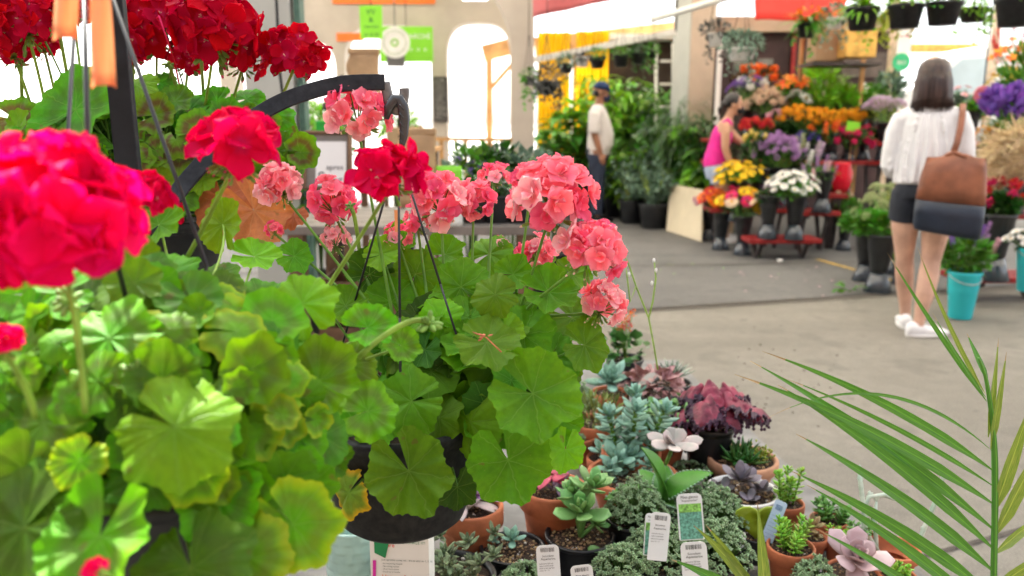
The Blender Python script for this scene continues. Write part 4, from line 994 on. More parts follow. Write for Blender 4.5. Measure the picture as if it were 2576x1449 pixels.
def display(bx, by, d, z, kind, blab, cx, cy, rpx, kinds, n, size, label, sc=1.0, fm_=(m_leafd, 120, .06, .014), **k):
    """bucket stands at depth d on a support of height z, bloom dome centred on picture point (cx,cy) at the same depth"""
    if z == 0: base = T(bx, by); d = depth_of(base)
    else: base = W(bx, by, d); base.z = z
    rim = bucket(base, kind, blab, sc); c = W(cx, cy, depth_of(base)); bouquet(rim, c, rpx * S(d), kinds, n, size, label, fm_, **k)
display(1783, 604, 0, 0, 'cone', 'black bucket at the left front corner of the stall, partly behind the gerberas', 1775, 505, 26, ('ball', f_lpk), 8, .06, 'pale pink blooms peeking from the left front bucket', .95)
display(1812, 628, 0, 0, 'cone', 'black bucket holding the orange gerberas', 1802, 500, 36, [('gerbera', f_or), ('gerbera', f_or), ('gerbera', f_red)], 15, .10, 'bunch of orange and red gerberas in a front bucket', .95, tilt=1.6)
display(1866, 642, 0, 0, 'cone', 'black bucket holding the mixed yellow gerberas, nearest of the front three', 1866, 508, 56, [('gerbera', f_gold), ('gerbera', f_gold), ('gerbera', f_yel), ('gerbera', f_pk), ('gerbera', f_cream)], 22, .10, 'bunch of golden, cream and pink gerberas in the front bucket', .95, tilt=1.6)
display(1930, 590, 7.4, .20, 'cone', 'black bucket on the low bench between gerberas and white chrysanthemums', 1925, 505, 34, [('gerbera', f_mag), ('daisy', f_cream)], 10, .08, 'dark magenta and cream blooms behind the golden gerberas')
display(1996, 602, 7.35, .20, 'cone', 'black bucket holding the white chrysanthemums on the low bench', 1992, 466, 66, ('daisy', f_white), 62, .055, 'big bunch of white chrysanthemums on the low red bench', fm_=(m_leafm, 260, .06, .016), flat=.5)
display(1850, 590, 7.9, .30, 'cone', 'black bucket beneath the yellow chrysanthemums', 1862, 440, 68, ('daisy', f_yel), 70, .055, 'wide bunch of yellow chrysanthemums below the woman in pink', fm_=(m_leafm, 200, .06, .012), flat=.45)
display(1905, 560, 7.9, .42, 'cone', 'black bucket beneath the small lilac flowers', 1915, 470, 26, ('umbel', f_lil), 9, .07, 'small lilac bunch between the yellow and the white chrysanthemums', fm_=(m_leafg, 100, .06, .008))
display(1955, 540, 8.0, .42, 'cone', 'black bucket beneath the purple asters', 1955, 385, 66, ('ball', f_lil), 64, .055, 'large bunch of lilac asters in the middle of the stall', fm_=(m_leafd, 240, .06, .012), flat=.7)
display(1905, 540, 8.1, .42, 'cone', 'black bucket beneath the yellow tulips', 1900, 352, 46, ('tulip', f_ytul), 13, .07, 'pale yellow tulips in front of the woman in pink', fm_=(m_leafd, 180, .08, .016), flat=.3)
display(2066, 536, 7.75, .40, 'cone', 'black bucket holding pink snapdragons, standing on the second bench', 2062, 440, 46, [('spike', f_lpk), ('spike', f_lil)], 11, .07, 'pale pink snapdragons in the bucket on the second bench', fm_=(m_leafm, 70, .06, .01), flat=.4)
display(2010, 540, 8.0, .42, 'cone', 'black bucket behind the white chrysanthemums', 2022, 395, 46, [('spike', f_lav), ('spike', f_white), ('spike', f_grn)], 12, .085, 'white and lavender stocks leaning over the white chrysanthemums', flat=.5)
display(2040, 440, 8.5, .86, 'cone', 'black bucket on the high bench beneath the violet flowers', 2035, 352, 34, ('ball', f_blu), 22, .05, 'deep violet bunch right of the lilac asters', .7)
display(2090, 430, 8.45, .86, 'cone', 'black bucket on the high bench holding orange spikes', 2075, 350, 26, [('spike', f_or)], 6, .10, 'orange red gladiolus spikes in the centre of the stall', .7, flat=.5)
display(2135, 420, 8.45, .86, 'cone', 'black bucket on the high bench beneath the hot pink roses', 2140, 352, 52, ('ball', f_pk), 16, .075, 'hot pink roses on the high red bench', .6, fm_=(m_leafd, 220, .06, .016))
display(2222, 395, 8.4, .86, 'cone', 'tall black bucket at the right end of the high bench', 2228, 262, 48, ('umbel', f_lav), 20, .12, 'flat pale lilac yarrow in the tall bucket left of the woman in white', 1.0, fm_=(m_leafy, 70, .1, .006), flat=.2)
display(2040, 400, 8.7, .86, 'cone', 'black bucket beneath the left golden pompons', 2010, 293, 56, ('ball', f_gold), 40, .06, 'golden yellow pompons, left bunch', .7, fm_=(m_leafd, 200, .06, .01), flat=.35)
display(2085, 400, 8.75, .86, 'cone', 'black bucket beneath the middle golden pompons', 2062, 296, 40, ('ball', f_gold), 26, .075, 'orange yellow pompons, middle bunch', .7, fm_=(m_leafd, 120, .06, .01), flat=.35)
display(2130, 400, 8.8, .86, 'cone', 'black bucket beneath the right golden pompons', 2132, 295, 42, ('ball', f_gold), 20, .085, 'large round orange yellow pompons, right bunch', .7, fm_=(m_leafy, 60, .1, .006), flat=.4)
display(1920, 400, 8.7, .86, 'cone', 'black bucket beneath the dark red flowers', 1905, 312, 40, ('ball', f_red), 22, .07, 'dark red bunch beside the head of the woman in pink', .7, flat=.3)
display(1960, 400, 8.9, .86, 'cone', 'black bucket beneath the pale pink carnations', 1962, 290, 30, ('ball', f_lpk), 14, .06, 'small pale pink carnations left of the golden pompons', .7, flat=.3)
display(1925, 330, 9.2, 1.08, 'cone', 'black bucket beneath the cream hydrangeas', 1930, 252, 50, ('ball', f_cream), 30, .09, 'cream and blush hydrangeas beside the head of the woman in pink', .7, flat=.5)
display(1880, 330, 9.4, 1.08, 'cone', 'black bucket at the back beneath purple statice', 1885, 215, 50, [('umbel', f_pur), ('umbel', f_pur), ('ball', f_white)], 18, .10, 'purple and silver statice at the back left of the stall', .8, flat=.3)
display(1880, 330, 9.7, 1.08, 'cone', 'black bucket at the back beneath rust coloured flowers', 1905, 188, 56, [('ball', f_or), ('ball', f_dark)], 22, .09, 'rust brown dried flowers against the maroon kiosk', .9, flat=.3)
display(1990, 330, 9.2, 1.08, 'cone', 'black bucket at the back beneath the orange lilies', 1992, 222, 46, [('lily', f_or), ('lily', f_gold)], 18, .13, 'bright orange lilies at the top left of the stall', .9, fm_=(m_leafm, 160, .1, .02))
display(2020, 330, 9.0, 1.08, 'cone', 'black bucket beneath the single white dahlia', 2008, 250, 22, ('daisy', f_white), 4, .16, 'large white dahlia below the orange lilies', .7, fm_=(m_leafm, 80, .08, .016))
for i, (px, py, r_, lab, mt) in enumerate([(2060, 240, 54, 'tall light green stems of lilies in bud, left', m_leafl), (2110, 235, 56, 'tall light green stems of lilies in bud, middle', m_leafl), (2165, 250, 52, 'dense green cut foliage left of the yarrow', m_leafm), (2060, 190, 40, 'spiky bright green palm fronds at the top of the stall', m_leafl), (2190, 235, 40, 'loose dark green foliage with small white blooms', m_leafm)]):
    display(px, 330, 9.1 + .12 * i, 1.08, 'cone', 'black bucket at the back beneath the ' + ['left lily stems', 'middle lily stems', 'dense cut foliage', 'spiky palm fronds', 'loose white dotted foliage'][i], px, py, r_, [('daisy', f_white)] if i == 4 else [('tulip', f_grn)], 8 if i in (0, 1, 4) else 3, .06, lab, .9, fm_=(mt, 230, .12 if i != 3 else .24, .02 if i != 3 else .014))
g = MB(); q = W(2146, 318, 8.3); g.box(q, (.14, .01, .10), Matrix.Rotation(.1, 3, 'Y')); t = thing('price_card', 'small lime green price card among the golden pompons', 'price card', q); g.build('card', m_green, t, False); g = MB(); g.bar(q - Vector((0, 0, .05)), Vector((q.x, q.y + .02, .86)), .006, .006); g.build('stick', m_woodl, t, False)
# red bucket and timber below the high bench
q = W(2118, 445, 8.0); b = Vector((q.x, q.y, q.z - .16)); t = thing('red_vase', 'glossy red vase hanging below the high red bench', 'vase', b); g = MB(); g.lathe([(.003, 0), (.06, 0), (.09, .08), (.10, .2), (.075, .28), (.08, .30), (.07, .3), (.06, .1)], b, 30); g.build('vase', mat('glossy_red', (.62, .01, .03), .25, .05), t)
bench(2085, 2135, 7.85, .3, b.z, 'small red ledge below the high bench with a red vase')
for i, (px, py, w_, h_, z) in enumerate([(2150, 560, .5, .35, 0), (1960, 570, .35, .28, 0)]):
    b = T(px, py - 10); crate((b.x, b.y + 1.2 + i * .2, z), (w_, .4, h_ + .1), mat('orange_box', (.62, .30, .05) if i == 0 else (.6, .12, .04), .7), ['amber storage box in the shade under the red benches', 'orange storage box in the shade behind the low bench'][i], 'box', 'storage_box', False)
# green bundles in buckets on the ground, left of the woman
display(2172, 706, 0, 0, 'cone', 'black bucket behind the leafy ruscus bucket', 2160, 545, 60, ('tulip', f_grn), 3, .03, 'glossy ruscus branches, rear bunch left of the woman in white', 1.0, fm_=(m_leafm, 380, .055, .02), flat=.8)
display(2206, 735, 0, 0, 'cone', 'black bucket holding thick green stems, nearest left of the woman in white', 2200, 545, 62, ('umbel', f_grn), 5, .06, 'leafy green bunch with thick pale stems left of the woman in white', 1.1, fm_=(m_leafm, 420, .055, .02), stemr=.006, flat=.8)
display(2250, 690, 0, 0, 'cone', 'black bucket beneath the pale green hydrangeas', 2225, 500, 48, ('umbel', f_grn), 26, .08, 'pale green frothy blooms just left of the shorts of the woman in white', 1.0, fm_=(m_leafy, 160, .05, .01), flat=.8)
display(2262, 715, 0, 0, 'cone', 'black bucket holding dried pink grass behind the legs of the woman in white', 2250, 600, 26, ('spike', f_cream), 12, .06, 'dried blush grasses behind the left leg of the woman in white', .7, fm_=None)
# right of the woman
display(2414, 800, 0, 0, 'turq', 'turquoise bucket on the ground right of the woman in white', 2425, 612, 72, [('spike', f_pur), ('spike', f_lil), ('spike', f_lpk)], 22, .05, 'violet and pink statice in the turquoise bucket', 1.0, fm_=(m_leafm, 430, .06, .014), flat=.5)
display(2496, 700, 5.55, .18, 'cone', 'black bucket on the low bench at the right edge', 2508, 500, 62, [('ball', f_pk), ('ball', f_red)], 12, .075, 'magenta carnations above dark foliage at the right edge', 1.15, fm_=(m_leafd, 420, .06, .018), flat=.9)
display(2582, 750, 5.2, .18, 'turq', 'second turquoise bucket cut by the right edge', 2580, 600, 46, ('daisy', f_white), 22, .045, 'small white blooms wrapped in clear film at the right edge', .9)
display(2545, 520, 6.3, .55, 'cone', 'black bucket beneath the purple alliums', 2535, 262, 46, ('ball', f_pur), 8, .20, 'large purple alliums at the right edge', 1.0, fm_=(m_leafm, 150, .08, .012), flat=.6)
display(2570, 480, 6.6, .55, 'cone', 'black bucket beneath the orange red spikes', 2545, 142, 54, [('lily', f_or), ('spike', f_red)], 20, .08, 'orange red flowers reaching up in the top right corner', 1.0, fm_=(m_leafm, 200, .14, .018), flat=.9)
display(2530, 480, 6.8, .55, 'cone', 'black bucket beneath the yellow lilies', 2540, 200, 48, [('lily', f_gold), ('lily', f_yel)], 14, .10, 'yellow lilies between the orange spikes and the alliums', 1.0, fm_=(m_leafm, 160, .1, .014))
display(2500, 480, 6.6, .55, 'cone', 'black bucket behind the pampas grass', 2495, 345, 36, [('ball', f_gold), ('ball', f_white)], 16, .07, 'yellow and white roses above the pampas grass', 1.0, fm_=(m_leafd, 160, .06, .012))
display(2470, 690, 5.9, .18, 'cone', 'black bucket behind the magenta carnations', 2480, 430, 56, [('umbel', f_lav)], 12, .05, 'grey green filler foliage with tiny lilac heads behind the carnations', 1.0, fm_=(m_leafg, 260, .06, .01))
display(2232, 330, 9.6, 1.08, 'cone', 'black bucket at the back beneath tall eucalyptus', 2236, 200, 40, ('umbel', f_grn), 6, .05, 'tall grey green eucalyptus stems left of the head of the woman in white', .9, fm_=(m_leafg, 260, .1, .02))
display(2440, 360, 7.6, 1.08, 'cone', 'black bucket behind the right shoulder of the woman in white', 2452, 292, 46, [('lily', f_cream), ('ball', f_white)], 12, .07, 'cream and white roses behind the right shoulder of the woman in white', .9, fm_=(m_leafm, 220, .07, .014))
display(2395, 330, 8.2, 1.08, 'cone', 'black bucket behind the head of the woman in white', 2410, 250, 50, ('daisy', f_lpk), 12, .06, 'pale pink blooms just behind the neck of the woman in white', .9, fm_=(m_leafg, 260, .08, .014))
bench(2300, 2600, 7.5, .9, 1.06, 'rear bench behind the woman in white carrying tall bunches')
for (bx, by, d, z, cx, cy, r_, kd, n_, sz, lab, fm2) in [
 (1900, 470, 8.3, .42, 1900, 420, 40, ('tulip', f_grn), 4, .04, 'dark leafy filler between the tulips and the yellow chrysanthemums', (m_leafd, 260, .07, .016)),
 (1935, 470, 8.3, .42, 1935, 440, 44, ('ball', f_lil), 8, .05, 'sparse lilac blooms in dark foliage above the white chrysanthemums', (m_leafd, 260, .07, .016)),
 (2100, 480, 8.2, .30, 2095, 470, 44, ('umbel', f_lav), 8, .06, 'pale lavender filler below the high red bench', (m_leafm, 240, .07, .016)),
 (2170, 400, 8.55, .86, 2180, 345, 40, ('ball', f_pk), 9, .07, 'second bunch of hot pink roses at the right of the high bench', (m_leafd, 240, .06, .016)),
 (2160, 400, 8.9, 1.08, 2175, 300, 40, ('tulip', f_grn), 4, .04, 'dark green leafy bunch between the pompons and the yarrow', (m_leafd, 300, .08, .018)),
 (1985, 420, 8.9, .86, 1985, 330, 46, ('tulip', f_grn), 4, .04, 'dark blue green foliage under the golden pompons', (m_leafd, 320, .08, .014)),
 (2060, 420, 9.1, .86, 2075, 325, 46, ('tulip', f_grn), 4, .04, 'dark leafy bunch under the middle golden pompons', (m_leafd, 320, .08, .014)),
 (2130, 520, 7.9, .0, 2125, 505, 40, ('ball', f_cream), 6, .05, 'cream blooms in shade under the small red ledge', (m_leafm, 260, .06, .016))]:
    display(bx, by, d, z if z else .001, 'cone', 'black bucket beneath the ' + lab.split(' ', 1)[1], cx, cy, r_, kd, n_, sz, lab, .8, fm_=fm2)
# pampas
t = thing('pampas_grass', 'bundle of beige pampas plumes sweeping in from the right edge', 'pampas grass', W(2700, 330, 5.4)); r = random.Random(8)
for k in range(9):
    a0 = W(2760 + 10 * k, 300 + 22 * k, 5.5 + .03 * k); a1 = W(2490 + 8 * (k % 4), 395 + 12 * k - 30 * (k % 3), 5.3 + .05 * k); g = MB()
    for j in range(330):
        f = r.random() ** .8; p = a0.lerp(a1, f) + Vector((0, 0, .10 * math.sin(f * PI))); d = (a1 - a0).normalized() + rv(r, .35); blade(g, p + rv(r, .012), d, rv(r), .16, .0035, .4, .1, 3)
    g.tube([a0, a0.lerp(a1, .5) + Vector((0, 0, .1)), a1], .004, 5); g.build('plume', m_pamp, t)
base = W(2760, 480, 5.6); display(2760, 560, 5.6, .18, 'cone', 'black bucket beneath the pampas bundle, just outside the right edge', 2760, 300, 10, ('spike', f_cream), 3, .05, 'dry grass stems in the bucket beneath the pampas bundle', 1.1, fm_=None)
# cardboard cartons hanging/stacked over the stall
for (px, py, w_, h_, d, mt, lab) in [(2078, 112, 72, 84, 8.9, m_card, 'brown cardboard carton stacked high above the stall, left of the amber one'), (2152, 112, 78, 66, 8.7, mat('amber_card', (.66, .40, .10), .8), 'amber cardboard carton high above the stall'), (2085, 48, 90, 40, 9.6, m_card, 'long pale cardboard carton near the fascia')]:
    p = W(px, py, d); s = S(d); crate((p.x, p.y, p.z - h_ * s / 2), (w_ * s, .3, h_ * s), mt, lab, 'box', 'cardboard_box', False)
q0, q1 = W(2030, 156, 8.75), W(2200, 156, 8.75)
t = thing('wall_shelf', 'dark narrow shelf carrying the cartons above the stall', 'shelf', q0); g = MB(); g.box(((q0.x + q1.x) / 2, q0.y + .06, q0.z - .03), (q1.x - q0.x, .5, .03)); g.build('board', m_char, t, False)
for x in (q0.x + .02, q1.x - .02):
    g = MB(); g.bar((x, q0.y + .25, 0), (x, q0.y + .25, 4.05), .04, .04); g.build('post', m_woodl, t, False)
q = W(2252, 100, 9.9); t = thing('post', 'slim white post carrying the round green sign', 'post', (q.x, q.y, 0)); g = MB(); g.bar((q.x, q.y, 0), (q.x - .05, q.y, 4.05), .07, .07); g.build('shaft', mat('cream_post', (.62, .48, .34), .6), t, False)
t = put_sign(2268, 156, 44, 50, 9.7, mat('round_green_sign', (.04, .45, .20), .5), 'sign', 'round green sign fixed to the slim post', 'sign', [('BIO', 0, -6, 14)], True, hang=False)
t = put_sign(2275, 105, 34, 60, 9.75, m_white, 'sign', 'small white and pink sign above the round green one', 'sign', [('OUVERT', 0, 10, 8)], tm=f_pk, hang=False)
t = put_sign(2474, 238, 44, 50, 6.4, mat('round_pink_sign', (.62, .16, .20), .5), 'sign', 'round dull red sign right of the woman in white', 'sign', [('BIO', 0, -6, 14)], True)
q = W(2508, 60, 8.0); t = thing('post', 'slim cream post near the top right corner', 'post', (q.x, q.y, 0)); g = MB(); g.bar((q.x, q.y, 0), (q.x, q.y, 4.05), .06, .06); g.build('shaft', mat('cream_post_b', (.66, .55, .42), .6), t, False)
q = W(1809, 170, 9.3); t = thing('post', 'bright white post beside the round grey green hanging basket', 'post', (q.x, q.y, 0)); g = MB(); g.bar((q.x, q.y, 0), (q.x, q.y, W(1809, 112, 9.3).z), .05, .05); g.build('shaft', m_white, t, False)
q0, q1 = W(1900, 0, 6.6), W(2700, 0, 5.6)
t = thing('hanging_rail', 'overhead white pipe carrying the baskets above the stall', 'rail', (q0.x, q0.y, 2.75)); g = MB(); g.tube([(q0.x, q0.y, 2.85), (q1.x, q1.y + .3, 2.85)], .02, 8); g.build('rail', m_steelw, t)
for f in (.05, .95):
    p = Vector((q0.x, q0.y, 2.85)).lerp(Vector((q1.x, q1.y + .3, 2.85)), f); g = MB(); g.tube([p, Vector((p.x, p.y, 4.06))], .008, 5); g.build('hanger', m_black, t)
# litter
g = MB(); p = T(1962, 660); g.blob(p + Vector((0, 0, .018)), (.03, .02, .014), 7, 5); solo('paper_scrap', g, m_white, 'crumpled white paper scrap on the floor in front of the benches', 'litter')
g = MB(); clump(g, T(2135, 736) + Vector((0, 0, .035)), (.10, .05, .012), 26, .07, .014, rng, up=0); solo('fallen_leaves', g, m_leafm, 'fallen green leaves on the floor joint beside the black buckets', 'leaves', kind='stuff')
# ================================================================== people
m_skin = mat('light_skin', (.56, .34, .25), .5, .16, 9, .3, .003, spec=.35); m_skin2 = mat('tan_skin', (.36, .17, .10), .5, .08, 12); m_skin3 = mat('warm_skin', (.50, .27, .17), .5, .06, 12)
m_hair = hair_mat('dark_brown_hair', (.035, .016, .012)); m_hair2 = hair_mat('black_hair', (.014, .010, .009))
m_shirt = mat('white_cotton', (.78, .78, .80), .8, .03, 14, .5, .006, trans=.06, bscale=9); m_shorts = mat('navy_black_cotton', (.018, .022, .032), .8, .15, 20)
m_shoe = mat('white_canvas_shoe', (.76, .76, .78), .6, .05, 20); m_trous = mat('navy_trousers', (.025, .035, .065), .8, .2, 14, .3, .005)
m_pinkt = mat('magenta_jersey', (.66, .012, .26), .7, .1, 14, .3, .004); m_jean = mat('pale_denim', (.35, .42, .55), .8, .1, 20)
m_bagb = mat('brown_leather', (.23, .082, .042), .42, .25, 9, .5, .006, bscale=14); m_bagn = mat('navy_leather', (.014, .022, .04), .42, .25, 9, .4, .004)
m_cap = mat('navy_cap', (.012, .035, .11), .8, .1, 20); m_mask = mat('navy_mask', (.01, .022, .07), .8, .1, 20)
def hand(mb, wrist, d, pn, s=1.0, curl=.5, thumb=1):
    d = Vector(d).normalized(); pn = Vector(pn); pn = (pn - d * pn.dot(d)).normalized(); sd_ = d.cross(pn)
    M = Matrix((sd_, pn, d)).transposed(); mb.blob(wrist + d * .045 * s, (.040 * s, .016 * s, .056 * s), 12, 8, M)
    for k in range(4):
        x = (k - 1.5) * .019 * s; L = (.070, .082, .078, .062)[k] * s; p0 = wrist + d * (.078 - .004 * abs(k - 1.4)) * s + sd_ * x; pts = [p0 - d * .02 * s, p0]
        cur = p0; dd = d.copy()
        for j in range(3):
            dd = (dd + pn * curl * (.55 + .08 * k)).normalized(); cur = cur + dd * L * (.42, .33, .25)[j]; pts.append(cur)
        mb.tube(pts, [.0085 * s, .0092 * s, .0085 * s, .0078 * s, .005 * s], 8)
    p0 = wrist + d * .022 * s + sd_ * (.028 * s * thumb); p1 = p0 + (d * .6 + sd_ * thumb * .75 + pn * .25).normalized() * .036 * s; p2 = p1 + (d * .9 + sd_ * thumb * .25 + pn * .4).normalized() * .03 * s
    mb.tube([p0 - d * .01 * s, p0, p1, p2], [.011 * s, .012 * s, .0098 * s, .006 * s], 8)
def head(mb, c, M, s=1.0):
    """c = centre of the skull; local -Y is the face direction"""
    L = lambda x, y, z: c + M @ Vector((x * s, y * s, z * s))
    mb.blob(L(0, .012, .02), (.074 * s, .093 * s, .098 * s), 18, 14, M); mb.blob(L(0, -.035, -.045), (.054 * s, .058 * s, .070 * s), 14, 10, M)
    mb.tube([L(0, -.085, .012), L(0, -.108, -.022), L(0, -.090, -.036)], [.008 * s, .014 * s, .010 * s], 8)
    mb.blob(L(0, -.086, -.066), (.024 * s, .012 * s, .007 * s), 8, 6, M); mb.blob(L(0, -.088, -.078), (.020 * s, .012 * s, .008 * s), 8, 6, M); mb.blob(L(0, -.075, -.103), (.024 * s, .02 * s, .017 * s), 8, 6, M)
    for k in (-1, 1):
        mb.blob(L(.030 * k, -.076, .022), (.022 * s, .012 * s, .008 * s), 8, 6, M); mb.blob(L(.076 * k, .015, -.01), (.009 * s, .019 * s, .032 * s), 8, 6, M); mb.blob(L(.042 * k, -.062, -.03), (.022 * s, .022 * s, .024 * s), 8, 6, M)
def face(t, c, M, s=1.0, par=None):
    L = lambda x, y, z: c + M @ Vector((x * s, y * s, z * s))
    g = MB()
    for k in (-1, 1): g.blob(L(.030 * k, -.084, .008), (.013 * s, .007 * s, .007 * s), 8, 6, M)
    g.build('eye', m_hair2, t)
def limb(mb, pts, rad, n=14): mb.tube(pts, rad, n)
V = Vector
# ---- woman in white, seen from behind (faces +Y)
base = T(2300, 836); B = base
t = thing('person', 'woman with straight dark bob seen from behind, white blouse, dark shorts and white sneakers', 'person', B)
def P_(x, y, z): return B + V((x, y, z))
ank_l, ank_r = P_(-.06, .13, .085), P_(.022, -.10, .085)
g = MB()
limb(g, [P_(-.085, 0, .90), P_(-.092, .01, .80), P_(-.094, .02, .66), P_(-.088, .045, .52), P_(-.085, .055, .46), P_(-.080, .08, .36), P_(-.072, .11, .26), P_(-.064, .125, .15), ank_l, P_(-.06, .125, .04)], [.088, .092, .080, .060, .053, .056, .052, .036, .031, .034])
limb(g, [P_(.085, 0, .90), P_(.083, 0, .80), P_(.076, 0, .66), P_(.066, -.005, .52), P_(.062, -.01, .46), P_(.055, -.03, .36), P_(.042, -.065, .26), P_(.028, -.09, .15), ank_r, P_(.022, -.105, .04)], [.088, .094, .083, .063, .055, .059, .055, .037, .031, .034])
g.rings([(P_(0, 0, .84), .155, .11), (P_(0, 0, .92), .165, .115), (P_(0, .005, 1.02), .13, .095), (P_(0, .01, 1.12), .125, .09), (P_(0, .005, 1.26), .135, .09), (P_(0, 0, 1.34), .145, .08), (P_(0, 0, 1.385), .10, .06), (P_(0, 0, 1.41), .055, .05)], 20)
limb(g, [P_(0, .0, 1.36), P_(0, .01, 1.46), P_(0, .015, 1.52)], [.052, .048, .05])
for k in (-1, 1):
    limb(g, [P_(.135 * k, 0, 1.34), P_(.16 * k, .0, 1.30), P_(.178 * k, 0, 1.20), P_(.184 * k, .01, 1.09), P_(.18 * k, .08, 1.03), P_(.14 * k, .18, .985)], [.045, .048, .042, .036, .034, .024])
    hand(g, P_(.14 * k, .18, .985), V((-.5 * k, .85, -.05)), V((-.6 * k, -.3, .4)), .95, .4, k)
Mh = Matrix.Rotation(PI, 3, 'Z'); head(g, P_(0, .03, 1.555), Mh, .98)
bd = g.build('body', m_skin, t); remesh(bd, .006, .5, 4); face(bd, P_(0, .03, 1.555), Mh)
g = MB(); hr = []
for z, rx, ry, y in [(1.375, .090, .05, -.035), (1.385, .104, .068, -.03), (1.42, .103, .08, -.02), (1.48, .100, .092, -.005), (1.54, .096, .100, .01), (1.60, .088, .098, .018), (1.635, .075, .082, .02), (1.655, .045, .05, .02), (1.664, .008, .01, .02)]:
    hr.append((P_(0.005, y, z), rx, ry))
g2 = MB(); n = 44; vs = []; r = random.Random(4); off = [r.uniform(-1, 1) for _ in range(n)]
for i, (c, rx, ry) in enumerate(hr):
    for k in range(n):
        a = 2 * PI * k / n; f = 1 + .035 * off[k] * (1 - i / 9); vs.append(c + V((rx * f * math.cos(a), ry * f * math.sin(a), (.012 * off[(k * 7) % n] if i == 0 else 0))))
fs = [(i * n + k, i * n + (k + 1) % n, (i + 1) * n + (k + 1) % n, (i + 1) * n + k) for i in range(len(hr) - 1) for k in range(n)] + [tuple(reversed(range(n)))]
g2.add(vs, fs)
for k in range(260):
    a = r.uniform(PI * .95, PI * 2.05); c = P_(.005, -.012, 1.0); x, y = math.cos(a), math.sin(a)
    pts = [P_(.005 + x * .082, .015 + y * .09, 1.60), P_(.005 + x * .099, .0 + y * .10, 1.52), P_(.005 + x * .105, -.018 + y * .09, 1.43), P_(.005 + x * (.10 + r.uniform(-.016, .016)), -.03 + y * .078, 1.375 - r.uniform(-.01, .03))]
    g2.tube(pts, [.003, .0032, .003, .001], 4)
g2.build('hair', m_hair, t)
g = MB()
n = 40
def shr(z, rx, ry, y=0, x=0, w_=.0): return (P_(x, y, z), rx, ry)
g.rings([shr(.925, .165, .125), shr(.94, .168, .128), shr(1.0, .16, .122), shr(1.08, .154, .115), shr(1.18, .152, .11), shr(1.27, .155, .105), shr(1.335, .15, .09), shr(1.37, .12, .075), shr(1.392, .085, .065)], 30)
for k in (-1, 1):
    limb(g, [P_(.10 * k, 0, 1.33), P_(.155 * k, 0, 1.305), P_(.183 * k, 0, 1.23), P_(.195 * k, 0, 1.13), P_(.198 * k, .015, 1.04), P_(.185 * k, .07, 1.0), P_(.16 * k, .13, .985)], [.055, .058, .056, .054, .058, .054, .044], 16)
for k in range(12):   # cloth folds running down the back
    x = -.15 + .027 * k + .01 * math.sin(k * 3); g.tube([P_(x * .6, -.098, 1.33), P_(x, -.117, 1.15), P_(x * 1.12 + .01 * math.sin(k), -.132, .935)], [.003, .007, .010], 6)
for k in (-1, 1):
    for j in range(4): g.tube([P_(.16 * k, -.045 + .01 * j, 1.25 - .06 * j), P_((.20) * k, -.050, 1.18 - .06 * j), P_(.235 * k, -.015, 1.13 - .05 * j)], [.005, .008, .003], 6)
sh = g.build('blouse', m_shirt, t); remesh(sh, .007, .5, 5)
g = MB(); g.rings([(P_(0, 0, .98), .14, .105), (P_(0, 0, .90), .172, .125), (P_(0, 0, .84), .178, .125)], 26)
limb(g, [P_(-.088, 0, .88), P_(-.092, .005, .80), P_(-.098, .02, .70)], [.095, .099, .094], 18); limb(g, [P_(.09, 0, .88), P_(.084, 0, .80), P_(.072, 0, .70)], [.095, .101, .098], 18)
sh = g.build('shorts', m_shorts, t); remesh(sh, .008, .5, 3)
def shoe(par, ank, yaw, s=1.0, heel=True):
    M = Matrix.Rotation(yaw, 3, 'Z'); a = V((ank.x, ank.y, 0)); sh_ = []   # local +y = toe
    g = MB(); P = []
    for (y, hw, h0, h1) in [(-.075, .012, .012, .055), (-.068, .028, .004, .085), (-.045, .036, .003, .095), (0, .038, .003, .093), (.05, .042, .003, .072), (.10, .046, .003, .058), (.15, .042, .004, .048), (.175, .026, .008, .036), (.182, .008, .014, .026)]:
        row = []
        for k in range(14):
            an = 2 * PI * k / 14; row.append(a + M @ V((math.cos(an) * hw * s, y * s, (h0 + (h1 - h0) * (.5 + .5 * math.sin(an))) * s)))
        P.append(row)
    vs = [q for r_ in P for q in r_]; n = 14; fs = [(i * n + k, i * n + (k + 1) % n, (i + 1) * n + (k + 1) % n, (i + 1) * n + k) for i in range(len(P) - 1) for k in range(n)] + [tuple(reversed(range(n))), tuple((len(P) - 1) * n + k for k in range(n))]
    g.add(vs, fs); o = g.build('shoe', m_shoe if heel else m_black, par)
    g = MB(); g.rings([(a + M @ V((0, .05 * s, .001)), .046 * s, .125 * s, M), (a + M @ V((0, .05 * s, .018)), .048 * s, .128 * s, M)], 26); g.build('sole', m_white, o)
    if heel:
        for k in range(4):
            g = MB() if k == 0 else g; g.tube([a + M @ V((-.02, .03 + .022 * k, .09 - .007 * k)), a + M @ V((.02, .045 + .022 * k, .088 - .007 * k))], .003, 5)
        g.build('lace', m_white, o)
shoe(t, ank_l, R(8)); shoe(t, ank_r, R(-62))
YAW = -math.atan2(B.x, B.y); LEAN = R(-1.6); t.rotation_euler = (0, LEAN, YAW); t.scale = (.975,) * 3
